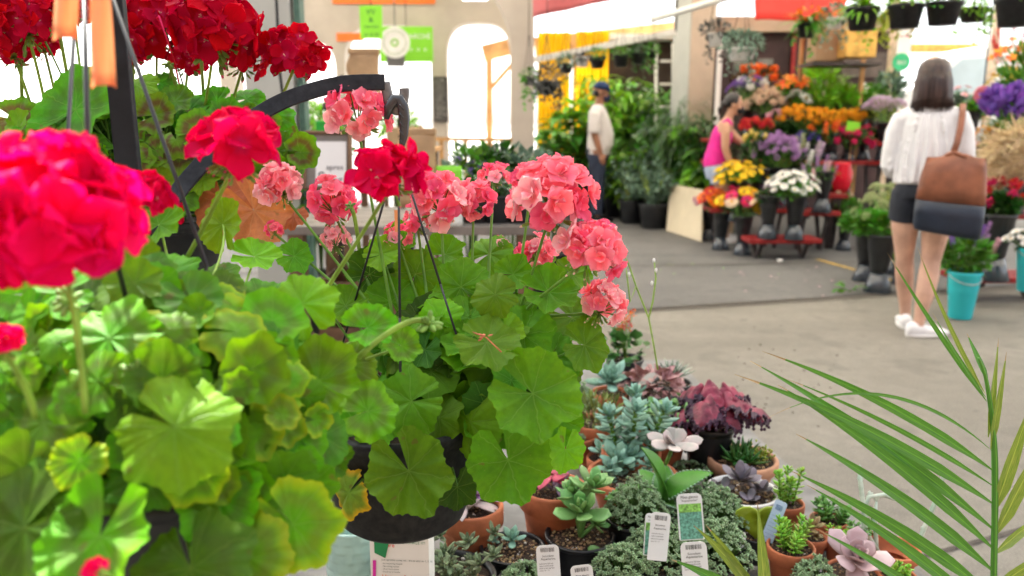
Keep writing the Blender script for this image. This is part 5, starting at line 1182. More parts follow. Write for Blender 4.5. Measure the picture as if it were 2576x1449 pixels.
# shoulder bag
bt = thing('shoulder_bag', 'brown and navy leather tote bag hanging from the right shoulder of the woman in white', 'bag', B)
bt.rotation_euler = (0, LEAN, YAW); bt.scale = (.975,) * 3; t.scale = (.975,) * 3
def bagring(x, z, rx, ry): return (P_(x, -.17, z), rx, ry)
g = MB()
def soft(mb, rows, n=36, top=True):
    vs = []
    for i, (x, z, rx, ry, tilt) in enumerate(rows):
        for k in range(n):
            a = 2 * PI * k / n; ca, sa = math.cos(a), math.sin(a); X_ = rx * math.copysign(abs(ca) ** .6, ca); Y_ = ry * math.copysign(abs(sa) ** .7, sa) + .008 * math.sin(a * 6 + i) * (i > 2 and top)
            vs.append(P_(x + X_, -.175 + Y_, z - tilt * X_ + (.05 * (abs(X_) / rx) ** 1.4 * -1 if top and i >= len(rows) - 1 else 0)))
    m = len(rows); fs = [(i * n + k, i * n + (k + 1) % n, (i + 1) * n + (k + 1) % n, (i + 1) * n + k) for i in range(m - 1) for k in range(n)] + [tuple(reversed(range(n))), tuple((m - 1) * n + k for k in range(n))]
    mb.add(vs, fs)
soft(g, [(.135, .83, .180, .062, .10), (.138, .90, .176, .064, .08), (.142, .98, .168, .058, .06), (.148, 1.04, .158, .046, .04), (.150, 1.085, .150, .028, .03), (.152, 1.115, .138, .012, .0)])
g.build('upper_panel', m_bagb, bt)
g = MB(); soft(g, [(.128, .640, .150, .030, .16), (.128, .645, .170, .050, .15), (.129, .68, .178, .058, .13), (.132, .75, .181, .062, .11), (.135, .829, .1795, .0635, .10)], 36, False); g.build('lower_panel', m_bagn, bt)
g = MB(); rows = [P_(.13, -.18, 1.10), P_(.148, -.165, 1.17), P_(.160, -.13, 1.25), P_(.165, -.095, 1.33), P_(.165, -.03, 1.385), P_(.168, .05, 1.36), P_(.175, .10, 1.25), P_(.16, .02, 1.12)]
g.tube(rows, [(.006, .018)] * 8, 8); g.tube([P_(.05, -.18, 1.06), P_(.10, -.19, 1.10), P_(.135, -.18, 1.115)], [.004, .012, .015], 6); g.tube([P_(.25, -.18, 1.04), P_(.19, -.19, 1.09), P_(.135, -.18, 1.115)], [.004, .012, .015], 6)
g.build('strap', m_bagb, bt)
# ---- man in cap, side view facing +X (right)
B = T(1500, 556); B.z = 0
t = thing('person', 'man in navy cap and face mask, white T-shirt and dark trousers, standing among the plants', 'person', B)
g = MB()
for k, dx in ((-1, .03), (1, -.05)):
    y = .09 * k
    limb(g, [P_(0, y, .92), P_(dx * .3, y, .75), P_(dx * .6, y, .50), P_(dx * .8 - .01, y, .35), P_(dx - .02, y, .12), P_(dx - .02, y, .06)], [.10, .09, .062, .062, .042, .04])
g.rings([(P_(0, 0, .88), .12, .16), (P_(.01, 0, 1.0), .135, .16), (P_(.02, 0, 1.15), .13, .16), (P_(0, 0, 1.30), .12, .175), (P_(-.01, 0, 1.40), .10, .18), (P_(-.01, 0, 1.46), .06, .08)], 20)
limb(g, [P_(-.01, 0, 1.42), P_(.01, 0, 1.50), P_(.02, 0, 1.56)], [.06, .056, .056])
Mm = Matrix.Rotation(R(90), 3, 'Z') @ Matrix.Rotation(R(10), 3, 'X')
hc = P_(.035, 0, 1.625); head(g, hc, Mm, 1.05)
for k in (-1, 1):
    limb(g, [P_(-.03, .19 * k, 1.40), P_(-.04, .215 * k, 1.30), P_(-.05, .22 * k, 1.12), P_(.0, .21 * k, .98), P_(.04, .20 * k, .87)], [.055, .055, .046, .040, .028]); hand(g, P_(.04, .20 * k, .87), V((.25, 0, -1)), V((.2, -k, 0)), 1.05, .5, -k)
bd = g.build('body', m_skin2, t); remesh(bd, .008, .5, 4); face(bd, hc, Mm, 1.05)
g = MB(); g.rings([(P_(.005, 0, .86), .145, .185), (P_(.03, 0, .98), .17, .19), (P_(.035, 0, 1.12), .165, .185), (P_(.01, 0, 1.28), .14, .195), (P_(-.01, 0, 1.39), .115, .20), (P_(-.01, 0, 1.46), .075, .10), (P_(-.005, 0, 1.48), .066, .07)], 28)
for k in (-1, 1): limb(g, [P_(-.02, .15 * k, 1.40), P_(-.04, .215 * k, 1.34), P_(-.05, .235 * k, 1.22), P_(-.055, .238 * k, 1.13)], [.07, .072, .072, .075])
remesh(g.build('t_shirt', mat('white_tshirt', (.66, .62, .60), .8, .04, 14, .4, .006, bscale=8), t), .009, .5, 4)
g = MB(); g.rings([(P_(.0, 0, .80), .135, .17), (P_(.0, 0, .90), .145, .175), (P_(0, 0, .95), .14, .17)], 24)
for k, dx in ((-1, .03), (1, -.05)):
    y = .09 * k; limb(g, [P_(0, y, .86), P_(dx * .3, y, .72), P_(dx * .6, y, .50), P_(dx * .8 - .01, y, .35), P_(dx - .02, y, .09)], [.118, .105, .088, .080, .072])
remesh(g.build('trousers', m_trous, t), .01, .5, 4)
for k, dx in ((-1, .03), (1, -.05)): shoe(t, P_(dx - .02, .09 * k, .06), R(-90), 1.1, False)
L = lambda x, y, z: hc + Mm @ Vector((x, y, z))
g = MB(); g.rings([(L(0, .012, .04), .088, .108, Mm), (L(0, .012, .075), .086, .104, Mm), (L(0, .012, .11), .070, .086, Mm), (L(0, .012, .132), .036, .046, Mm), (L(0, .012, .138), .006, .006, Mm)], 24)
cp = g.build('cap', m_cap, t); g = MB()
P = []
for i in range(9):
    a = PI + PI * i / 8; P.append([L(.078 * math.cos(a) * (1 - .2 * j / 4), -.07 - .105 * (j / 4) * abs(math.sin(a)) ** .5 - .0, .05 - .02 * j / 4) for j in range(5)])
g.grid(P); g.build('brim', m_cap, cp, solid=.004)
g = MB(); g.blob(L(0, -.086, .085), (.03, .012, .018), 8, 5, Mm); g.build('badge', f_yel, cp)
g = MB(); g.blob(L(0, -.062, -.052), (.064, .062, .062), 16, 10, Mm); mk = g.build('face_mask', m_mask, t)
g = MB()
for k in (-1, 1): g.tube([L(.055 * k, -.07, -.03), L(.08 * k, .0, .0), L(.084 * k, .03, -.01)], .003, 5)
g.build('ear_loop', m_mask, mk)
g = MB(); g.blob(L(0, .04, -.01), (.079, .075, .06), 14, 8, Mm); g.build('hair', m_hair2, t)
t.rotation_euler = (0, 0, -math.atan2(B.x, B.y))
# ---- woman in pink, leaning forward to the right
B = W(1852, 300, 8.3); B.z = 0
t = thing('person', 'woman in a magenta tank top with dark tied hair leaning forward over the flowers', 'person', B)
g = MB()
for k in (-1, 1): limb(g, [P_(-.04, .09 * k, .86), P_(-.02, .09 * k, .70), P_(0, .09 * k, .48), P_(-.02, .09 * k, .34), P_(-.03, .09 * k, .12), P_(-.03, .09 * k, .05)], [.095, .088, .056, .056, .036, .036])
Mt = lambda a: Matrix.Rotation(R(a), 3, 'Y')
g.rings([(P_(-.06, 0, .82), .11, .16, Mt(0)), (P_(-.05, 0, .93), .11, .15, Mt(10)), (P_(-.01, 0, 1.05), .095, .135, Mt(20)), (P_(.05, 0, 1.20), .10, .15, Mt(24)), (P_(.10, 0, 1.30), .085, .16, Mt(30)), (P_(.14, 0, 1.36), .05, .08, Mt(34))], 20)
limb(g, [P_(.11, 0, 1.33), P_(.16, 0, 1.41), P_(.19, 0, 1.45)], [.052, .047, .047])
Mw = Matrix.Rotation(R(90), 3, 'Z') @ Matrix.Rotation(R(14), 3, 'X'); hc = P_(.215, 0, 1.50); head(g, hc, Mw, .97)
limb(g, [P_(.08, -.17, 1.30), P_(.09, -.195, 1.22), P_(.07, -.21, 1.06), P_(.09, -.20, .95), P_(.13, -.19, .84)], [.050, .050, .042, .037, .026]); hand(g, P_(.13, -.19, .84), V((.3, 0, -1)), V((.4, .8, 0)), .95, .4, 1)
limb(g, [P_(.09, .17, 1.30), P_(.13, .19, 1.22), P_(.22, .19, 1.10), P_(.33, .17, 1.05), P_(.42, .15, 1.04)], [.050, .050, .042, .035, .026]); hand(g, P_(.42, .15, 1.04), V((1, 0, -.1)), V((0, 0, -1)), .95, .4, 1)
bd = g.build('body', m_skin3, t); remesh(bd, .007, .5, 4); face(bd, hc, Mw, .97)
g = MB(); g.rings([(P_(-.06, 0, .88), .135, .178, Mt(0)), (P_(-.05, 0, .95), .13, .17, Mt(10)), (P_(-.01, 0, 1.06), .115, .15, Mt(20)), (P_(.045, 0, 1.19), .116, .158, Mt(24)), (P_(.075, 0, 1.26), .10, .13, Mt(28))], 24)
for k in (-1, 1): limb(g, [P_(.06, .09 * k, 1.25), P_(.085, .11 * k, 1.33), P_(.12, .10 * k, 1.35), P_(.15, .09 * k, 1.28)], [.035, .026, .026, .03])
remesh(g.build('tank_top', m_pinkt, t), .008, .5, 4)
g = MB(); g.rings([(P_(-.05, 0, .74), .125, .175), (P_(-.055, 0, .84), .135, .18), (P_(-.055, 0, .90), .125, .17)], 22)
for k in (-1, 1): limb(g, [P_(-.04, .09 * k, .84), P_(-.03, .09 * k, .68)], [.105, .103])
remesh(g.build('denim_shorts', m_jean, t), .01, .5, 3)
for k in (-1, 1): shoe(t, P_(-.03, .09 * k, .05), R(-90), .98)
L = lambda x, y, z: hc + Mw @ Vector((x * .97, y * .97, z * .97))
g = MB(); g.blob(L(0, .03, .035), (.083, .092, .095), 18, 12, Mw); g.blob(L(0, .11, -.01), (.042, .05, .05), 12, 8, Mw); g.tube([L(0, .12, -.02), L(0, .15, -.07), L(0, .15, -.13)], [.03, .035, .012], 10); g.build('hair', m_hair2, t)
g = MB(); g.blob(L(0, -.060, -.055), (.058, .056, .056), 14, 8, Mw); g.build('face_mask', m_black, t)
t.rotation_euler = (0, R(-9), -math.atan2(B.x, B.y)); t.scale = (.95,) * 3
# ================================================================== foreground geraniums
G_A = leaf_mat('leaf_fresh_green', (.07, .21, .003), (.13, .32, .004)); G_Ay = leaf_mat('leaf_lime_green', (.12, .31, .004), (.21, .42, .006))
G_Yel = leaf_mat('leaf_turning_yellow', (.14, .26, .02), (.28, .32, .02), yellow=(.75, .42, .01))
G_B = leaf_mat('leaf_zoned_lime', (.09, .28, .003), (.18, .40, .004), zone=(.10, .11, .035), zs=.5); G_Bd = leaf_mat('leaf_plain_deep', (.045, .15, .003), (.10, .26, .004), zone=(.06, .07, .02), zs=.3)  # G_Bd: deeper leaf green, also puts shade into the inner leaves
G_By = leaf_mat('leaf_yellowing', (.10, .30, .004), (.19, .42, .006), zone=(.16, .14, .03), zs=.4, yellow=(.36, .44, .01))
G_C = leaf_mat('leaf_zoned_brown', (.10, .25, .008), (.16, .34, .01), zone=(.13, .06, .03), zs=.85); G_Cg = leaf_mat('leaf_backlit_green', (.07, .26, .008), (.12, .36, .01), zone=(.06, .10, .02), zs=.5)
G_Cr = leaf_mat('leaf_coral_brown', (.36, .10, .05), (.42, .13, .06), trans=.25, vein=(.45, .2, .12)); G_Cd = leaf_mat('leaf_dark_shade_green', (.025, .09, .004), (.055, .15, .005))  # G_Cd: dark green puts the shade between inner leaves into the colour
P_pink = petal_mat('coral_pink_petal', (.98, .20, .27), (.98, .33, .38), (.95, .42, .40)); P_pinkl = petal_mat('pale_pink_petal', (.97, .38, .44), (.97, .62, .62), (.88, .5, .45)); P_pinkd = petal_mat('deep_pink_petal', (.95, .11, .24), (.96, .22, .34), (.85, .3, .3))
P_mag = petal_mat('magenta_red_petal', (.66, .001, .05), (.76, .001, .07), (.60, .02, .16), .38); P_magf = petal_mat('near_magenta_petal', (.85, .001, .08), (.90, .002, .13), (.78, .003, .07), .4)
P_red = petal_mat('scarlet_petal', (.46, .000, .012), (.56, .001, .018), (.70, .03, .14), .3)
m_gst = mat('geranium_stem', (.13, .30, .035), .55, .25, 40, .3, .0006, trans=.1); m_gstl = mat('geranium_stem_lime', (.24, .40, .05), .55, .25, 40, .3, .0006, trans=.15)
m_bud = mat('bud_green', (.18, .34, .06), .55, .3, 60, trans=.1); m_budr = mat('bud_tip_red', (.50, .02, .10), .5, .2, 60); m_budp = mat('bud_cream_pink', (.80, .55, .42), .5, .2, 60)
m_cord = mat('black_cord', (.012, .013, .014), .45, .2, 60)
def img_dir(deg): a = R(deg); return RT * math.cos(a) + UP * math.sin(a)
def flower_head(par, c, Rr, axis, mats, budm, rng, n=24, npet=5, base=None, cup=.12, ruf=.05, cover=100, stemm=None, wide=.36, stem_bend=None, stemr=.0022, buds=7, hub_off=.35, pl=.56, sq=1.0):
    """umbel: florets on short stalks round a hub; base = point where the long stalk starts"""
    axis = Vector(axis).normalized(); q = axis.to_track_quat('Z', 'Y'); c = Vector(c); hub = c - axis * Rr * hub_off
    g = MB(); st = MB(); pet = Rr * pl
    for k in range(n):
        f = (k + .5) / n; el = math.acos(1 - f * (1 - math.cos(R(cover)))); a = k * 2.39996 + rng.uniform(-.25, .25); el += rng.uniform(-.08, .08)
        d = q @ Vector((math.sin(el) * math.cos(a), math.sin(el) * math.sin(a), math.cos(el))); fc = c + (d - axis * d.dot(axis) * (1 - sq)) * Rr * rng.uniform(.52, .88)
        n_ = (d + rv(rng, .18)).normalized(); x = n_.orthogonal().normalized(); y = n_.cross(x); rot = rng.uniform(0, 6.28)
        mt = mats[0] if len(mats) == 1 else rng.choice(mats); g.use(mt)
        for j in range(npet):
            if npet > 5:
                inner = j >= 5; aa = rot + 2 * PI * (j % 5) / 5 + (.6 if inner else 0) + rng.uniform(-.12, .12); e = (1.0 if inner else .38) + rng.uniform(-.15, .15); L = pet * (.62 if inner else .92) * rng.uniform(.9, 1.1)
            else:
                aa = rot + (0, .75, 2.2, 3.3, 4.45)[j] * 1.12 + rng.uniform(-.08, .08); e = .14 + rng.uniform(-.1, .14); L = pet * (1.0, 1.0, 1.08, 1.1, 1.08)[j] * rng.uniform(.92, 1.08)
            dd = (x * math.cos(aa) + y * math.sin(aa)) * math.cos(e) + n_ * math.sin(e)
            petal(g, fc, dd, n_, L, L * wide * (1.3 if npet > 5 else 1.12), cup * rng.uniform(-.5, 1.0), ruf * rng.uniform(.5, 1.4), rng, 6, 7, curl=rng.uniform(-.05, .15))
        if npet <= 5:
            g.use(m_budp)
            for j in range(3): g.tube([fc, fc + (n_ + rv(rng, .3)).normalized() * pet * .18], [pet * .012, pet * .02], 4)
        st.use(stemm or m_gst).tube(bez(hub, hub.lerp(fc, .5) + axis * Rr * .08, fc, 4), Rr * .022, 5)
    for k in range(buds):
        a = rng.uniform(0, 6.28); el = R(rng.uniform(95, 150)); d = q @ Vector((math.sin(el) * math.cos(a), math.sin(el) * math.sin(a), math.cos(el))); e = hub + d * Rr * rng.uniform(.35, .6)
        st.use(stemm or m_gst).tube([hub, hub.lerp(e, .6) + axis * Rr * .03, e], Rr * .018, 5); qq = d.to_track_quat('Z', 'Y').to_matrix()
        st.use(m_bud).blob(e, (Rr * .05, Rr * .05, Rr * .12), 7, 6, qq); st.use(budm).blob(e + d * Rr * .08, (Rr * .032, Rr * .032, Rr * .08), 6, 5, qq)
    h = g.build('flower_head', None, par)
    st.use(m_bud)
    for k in range(9):
        a = 2 * PI * k / 9; d = q @ Vector((math.cos(a), math.sin(a), -.25)); fleshy(st, hub, d, axis, Rr * .2, Rr * .045, Rr * .02, 5, 4)
    if base is not None:
        mid = stem_bend if stem_bend is not None else (hub.lerp(base, .5) + UP * .01 - axis * Rr * .4)
        st.use(stemm or m_gst).tube(bez(Vector(base), mid, hub, 12), [stemr * 1.2] * 6 + [stemr] * 6, 8)
    st.build('flower_stalk', None, h)
    return h
def leaves(par, L, rng, basept, dm, sname='leaf', sr=.0018, stem_m=None):
    st = MB()
    for e in L:
        px, py, rp, d, notch = e[:5]; mt = e[5] if len(e) > 5 and e[5] else dm; tl = e[6] if len(e) > 6 else (rng.uniform(-.35, .35), rng.uniform(.2, .8))
        c = W(px, py, d); n_ = (-FWD + RT * tl[0] + UP * tl[1]).normalized(); g = MB(); nd = img_dir(notch); rad = rp * S(d)
        gleaf(g, c, rad, n_, nd, rng, cup=rng.uniform(-.28, .26), pleat=rng.uniform(.10, .19), ns=84, nr=9, gap=rng.uniform(.05, .25), asp=rng.uniform(.92, 1.08))
        g.build(sname, mt, par)
        bp = basept(c) if callable(basept) else basept
        st.use(stem_m or m_gst).tube(bez(c - n_ * .001, c - n_ * rad * .9 + (bp - c) * .2 - UP * rad * .1, bp, 9), [sr * .8] * 4 + [sr] * 5, 6)
    st.build('petiole', None, par)
def filler(par, c, rad, n, lr, mats, rng, basept, name='foliage', face=.5, lo=.55, hi=.95, up=.5):
    g = MB(); st = MB()
    for k in range(n):
        while True:
            d = rv(rng).normalized()
            if d.z > -.35: break
        p = c + Vector((d.x * rad[0], d.y * rad[1], d.z * rad[2])) * rng.uniform(lo, hi); n_ = (d + Vector((0, -face * .4, up)) + rv(rng, .3)).normalized(); r = lr * rng.uniform(.55, 1.15)
        nd = (-Vector((d.x, d.y, d.z * .3)) + rv(rng, .5)); g.use(rng.choice(mats)); gleaf(g, p, r, n_, nd, rng, cup=rng.uniform(-.35, .35), ns=42, nr=5, gap=rng.uniform(.05, .3))
        st.use(m_gst).tube(bez(p - n_ * .001, p.lerp(basept, .4) + Vector((0, 0, .01)), basept + rv(rng, .012), 7), .0014, 5)
    g.build(name, None, par); st.build('petiole', None, par)
def basket_pot(par, top, r, h, mt=m_black):
    g = MB(); b = top - Vector((0, 0, h)); 
    g.lathe([(.003, .0), (r * .52, 0), (r * .66, h * .02), (r * .76, h * .08), (r * .82, h * .2), (r * .94, h * .84), (r * .96, h * .87), (r * 1.04, h * .88), (r * 1.06, h * .98), (r * 1.03, h), (r * .96, h), (r * .9, h * .86), (r * .6, h * .5)], b, 72)
    g.build('pot', mt, par); g = MB(); g.lathe([(r * .91, h * .93), (r * .6, h * .95), (.002, h * .955)], b, 32); g.build('soil', m_soil, par)
# ---------------- basket A: pink geranium in focus
rng = random.Random(21); dA = .95
topA = W(1004, 1036, dA); tA = thing('hanging_basket', 'coral pink geranium in a round black hanging pot, in the middle of the picture', 'hanging basket', topA)
basket_pot(tA, topA, .100, .138, mat('speckled_black_pot', (.013, .014, .015), .55, .4, 120, .15, .0003, c2=(.022, .022, .021), bscale=500, spec=.2))
baseA = topA + Vector((.01, 0, .0)); cA = W(1175, 930, 1.0)
LA = [(1035, 1010, 88, .85, 22, G_A, (0, .35)), (1340, 990, 118, .83, 150, G_A, (.15, .35)), (1028, 1185, 112, .82, 118, G_A, (0, .2)), (1278, 1158, 108, .85, 110, G_A, (.1, -.05)), (1182, 1062, 92, .88, 140, G_Ay, (-.5, .2)),
 (1246, 742, 60, .86, 10, G_A, (-.1, .3)), (1225, 862, 86, .84, 150, G_A, (.1, .9)), (1422, 1132, 60, .87, 80, G_Ay, (.6, .0)), (1318, 842, 82, .92, 200, G_A, (.2, .6)), (1470, 868, 66, .93, 170, G_A, (.5, .3)), (1160, 722, 82, .97, 320, G_A, (-.3, .2)),
 (1045, 690, 70, 1.02, 250, G_A, (0, .2)), (1380, 735, 78, .93, 190, G_A, (.2, .9)), (1440, 800, 74, 1.0, 160, G_A, (.4, .5)), (1062, 880, 66, .92, 30, G_A), (1340, 660, 60, 1.05, 200, G_A), (1132, 812, 70, .95, 60, G_A), (878, 1240, 62, .86, 40, G_Yel, (-.7, .1)), (905, 1085, 60, .9, 40, G_A), (1105, 800, 60, .92, 200, G_Ay), (1010, 850, 56, .92, 30, G_A), (1160, 900, 60, .93, 100, G_A), (1270, 830, 50, .9, 100, G_Ay), (960, 640, 50, 1.0, 200, G_Ay), (1290, 690, 52, .98, 180, G_A), (865, 1010, 70, .88, 60, G_A, (-.2, .2)), (1150, 1225, 56, .88, 90, G_Cd, (0, 0)), (950, 1080, 58, .86, 70, G_Ay, (-.2, .1)),
 (1395, 1060, 70, .9, 120, G_A, (.3, .1)), (1110, 905, 60, .95, 0, G_A), (985, 760, 66, 1.0, 280, G_A), (930, 690, 62, 1.02, 220, G_Cd), (1300, 780, 62, .95, 120, G_A), (1420, 930, 60, .95, 160, G_A, (.5, .1)), (1260, 950, 70, .92, 90, G_Cd, (0, .2)), (1180, 1180, 60, .92, 90, G_Cd), (740, 645, 46, 1.0, 180, G_A), (1120, 640, 54, 1.08, 200, G_A), (960, 880, 66, .95, 0, G_Bd), (870, 770, 60, .98, 300, G_A), (1325, 1075, 64, .93, 90, G_Cd, (0, 0)), (1000, 600, 44, 1.05, 160, G_A), (1230, 640, 60, 1.08, 200, G_A), (1440, 690, 50, 1.02, 160, G_A)]
leaves(tA, LA, rng, lambda c: baseA + Vector((rng.uniform(-.03, .03), rng.uniform(-.03, .03), rng.uniform(-.02, .05))), G_A)
filler(tA, cA, (.135, .13, .12), 115, .034, [G_A, G_A, G_Cd], rng, baseA)
PH = [(1385, 505, 112, .90, (0.05, .35), 0), (1488, 632, 92, .88, (.6, .1), 0), (1515, 768, 62, .93, (.5, .2), 1), (900, 290, 78, .95, (.1, .6), 0), (705, 470, 60, .97, (-.2, .5), 1), (838, 515, 66, 1.05, (0, .4), 2), (1108, 512, 78, 1.0, (0, .5), 0), (1192, 508, 54, 1.03, (.1, .8), 2), (1243, 448, 42, 1.06, (.1, .9), 0), (1000, 600, 40, 1.02, (0, .8), 0), (1350, 642, 52, 1.03, (0, .5), 0), (842, 605, 40, 1.05, (-.1, .1), 1), (1050, 556, 44, 1.03, (0, .3), 2), (1260, 628, 32, 1.1, (0, .3), 0), (690, 580, 26, 1.02, (0, .5), 2), (1330, 455, 50, .98, (-.4, .4), 2)]
for (px, py, rp, d, ax_, v) in PH:
    c = W(px, py, d); rr = rp * S(d); axis = (UP + RT * ax_[0] - FWD * ax_[1]).normalized(); bp = W(min(max(px, 1060), 1320) * .7 + 350, 880, .98) if px > 950 else W(1000, 860, .98)
    if px > 1440: bp = W(1300, 800, .95)
    flower_head(tA, c, rr, axis, [P_pink, P_pink, P_pinkd, P_pinkl] if v == 0 else ([P_pinkl, P_pinkl, P_pink] if v == 1 else [P_pinkd, P_pink]), m_budp, rng, 23 if rp > 80 else (16 if rp > 45 else 9), 8, bp, .12, .08, 108, wide=.42, stemr=.0017, buds=16 if v == 1 else 10, pl=.46 if rp > 80 else .52)
# green bud cluster with nodding stalk and star buds
def buds(par, c, r, bp, rng, n=16, mid=None, mt=None, tip=None):
    g = MB(); c = Vector(c)
    for k in range(n):
        d = rv(rng).normalized(); q = d.to_track_quat('Z', 'Y').to_matrix(); g.use(mt or m_bud).blob(c + d * r * .6, (r * .2, r * .2, r * .42), 7, 6, q)
        if tip: g.use(tip).blob(c + d * r * .95, (r * .12, r * .12, r * .2), 6, 5, q)
    g.use(m_gstl).tube(bez(bp, mid if mid is not None else c.lerp(bp, .5) + UP * .03, c, 12), .0026, 8); g.build('bud_cluster', None, par)
buds(tA, W(880, 520, 1.0), .009, W(905, 640, 1.02), rng, 12)
# dropped petal on leaf
g = MB(); q = W(1222, 848, .825)
for k in range(5): fleshy(g, q + rv(rng, .002), rv(rng), UP, .007, .002, .0012, 5, 4)
fleshy(g, q, RT * -1 + UP * .4, UP, .016, .003, .001, 6, 4); g.tube([q, W(1262, 886, .825)], .0008, 5)
solo('dried_flower', g, mat('dry_coral', (.55, .16, .08), .7, .3, 90), 'small withered coral floret lying on a geranium leaf', 'dried flower')
# cords and clip hook
hookp = W(1003, 395, .93)
g = MB(); q = lambda px, py, d=.93: W(px, py, d)
g.tube([q(972, 300), q(978, 268), q(992, 248), q(1005, 250), q(1014, 268), q(1018, 300), q(1016, 340), q(1006, 392)], [(.0012, .003), (.003, .006), (.0035, .0065), (.0035, .0065), (.0035, .007), (.0035, .0065), (.003, .005), (.001, .002)], 10)
for k in range(5): g.tube([q(1005, 262 + 22 * k, .926), q(1016, 276 + 22 * k, .926)], .0008, 5)
clip = g.build('clip_hook', mat('moulded_black_plastic', (.028, .030, .032), .25, .2, 30, spec=.7), tA)
for (a_, b_2) in [((1004, 385), (W(1108, 715, .88))), ((1002, 390), W(1006, 800, .86)), ((1000, 390), W(862, 865, 1.0)), ((1003, 388), W(905, 735, 1.02))][:3]:
    g = MB(); g.tube([q(*a_), b_2], .0014, 8); g.tube([b_2, b_2 + (b_2 - q(*a_)).normalized() * .06], .0014, 6); g.build('cord', m_cord, tA)
m_tag = mat('peach_paper_tag', (.92, .50, .24), .7, .06, 8, trans=.45)
g = MB(); g.box(W(999, 556, .945), (.006, .0006, .026)); g.build('paper_tag', m_tag, tA, False)
# ---------------- basket C: scarlet geranium, behind left
rng = random.Random(5); dC = 1.28; topC = W(370, 545, dC)
tC = thing('hanging_basket', 'scarlet geranium basket with brown zoned leaves at the top left', 'hanging basket', topC); basket_pot(tC, topC, .12, .14)
LC = [(330, 470, 60, 1.1, 200, G_Ay), (250, 250, 60, 1.12, 220, G_Ay), (345, 215, 50, 1.12, 220, G_Ay), (500, 330, 56, 1.08, 220, G_C), (590, 350, 50, 1.1, 200, G_Ay), (190, 275, 112, 1.08, 230, G_Cg, (-.2, .3)), (120, 310, 70, 1.15, 200, G_Cg), (40, 300, 60, 1.15, 160, G_C), (390, 290, 56, 1.1, 200, G_C, (0, .2)), (365, 360, 62, 1.1, 250, G_C), (455, 385, 62, 1.1, 200, G_C), (440, 255, 46, 1.12, 200, G_Cg), (480, 275, 48, 1.14, 250, G_Cg), (545, 255, 46, 1.15, 250, G_Cg), (620, 250, 44, 1.18, 200, G_Cg), (560, 300, 60, 1.12, 200, G_Cg), (660, 310, 54, 1.15, 180, G_C), (640, 530, 98, 1.06, 130, G_Cr, (.1, .1)), (560, 500, 92, 1.1, 100, G_Cr, (-.2, .1)), (740, 545, 38, 1.08, 100, G_Cr), (400, 210, 44, 1.2, 230, G_Cg), (250, 340, 60, 1.18, 200, G_Cd), (300, 230, 50, 1.2, 200, G_Cg), (100, 80, 34, 1.15, 100, G_Cg), (225, 370, 54, 1.1, 200, G_Cg), (480, 440, 50, 1.14, 200, G_Cd), (420, 440, 56, 1.12, 210, G_Cg), (700, 380, 50, 1.2, 200, G_Cg), (600, 420, 56, 1.18, 200, G_C), (280, 280, 50, 1.2, 150, G_Cg), (520, 370, 60, 1.2, 150, G_Cd), (370, 255, 46, 1.2, 180, G_C), (700, 290, 44, 1.22, 150, G_Cg), (20, 370, 50, 1.1, 150, G_Cg), (455, 500, 50, 1.1, 150, G_Cg), (510, 450, 44, 1.1, 190, G_Ay)]
leaves(tC, LC, rng, lambda c: topC + Vector((rng.uniform(-.05, .05), rng.uniform(-.05, .05), 0)), G_Cg)
filler(tC, W(390, 420, 1.3), (.22, .14, .115), 120, .038, [G_Cg, G_C, G_Cd], rng, topC, lo=.5)
for (px, py, rp, d, ax_) in [(535, 70, 122, 1.08, (.1, .5)), (740, 143, 78, 1.12, (.1, .3)), (385, 75, 88, 1.2, (-.1, .5)), (610, 150, 62, 1.15, (.2, .5)), (55, 55, 92, 1.1, (-.3, .4)), (35, 125, 54, 1.15, (0, .2)), (110, 110, 46, 1.2, (0, .2)), (470, 150, 56, 1.2, (0, .4)), (430, 25, 70, 1.22, (0, .5)), (330, 130, 56, 1.25, (0, .4)), (180, 20, 56, 1.25, (0, .4)), (395, 525, 60, 1.0, (.2, .4))]:
    c = W(px, py, d); axis = (UP + RT * ax_[0] - FWD * ax_[1]).normalized()
    bp = W(px * .75 + 90, 380, 1.18) if py < 300 else W(360, 640, 1.15)
    flower_head(tC, c, rp * S(d), axis, [P_red], m_budr, rng, 19 if rp > 70 else 12, 5, bp, .12, .04, 110, stemm=m_gstl, wide=.43, stemr=.0021, pl=.5, buds=9)
for (px, py, bx) in [(140, 30, 200), (55, 165, 60), (425, 160, 480), (500, 20, 520)]: buds(tC, W(px, py, 1.15), .010, W(bx, 360, 1.2), rng, 9, W(px - 5, py - 30, 1.15), tip=m_budr)
for (a_, b_2) in [(W(335, -180, 1.2), topC + Vector((-.12, 0, 0))), (W(335, -180, 1.2), topC + Vector((.11, .04, 0))), (W(335, -180, 1.2), topC + Vector((0, -.11, 0)))]:
    g = MB(); g.tube([a_, b_2], .0014, 6); g.build('cord', m_cord, tC)
g = MB(); g.tube([W(400, 40, 1.15), W(440, 160, 1.15), W(470, 300, 1.16)], [(.003, .001)] * 3, 6); g.build('red_tape', P_red, tC)
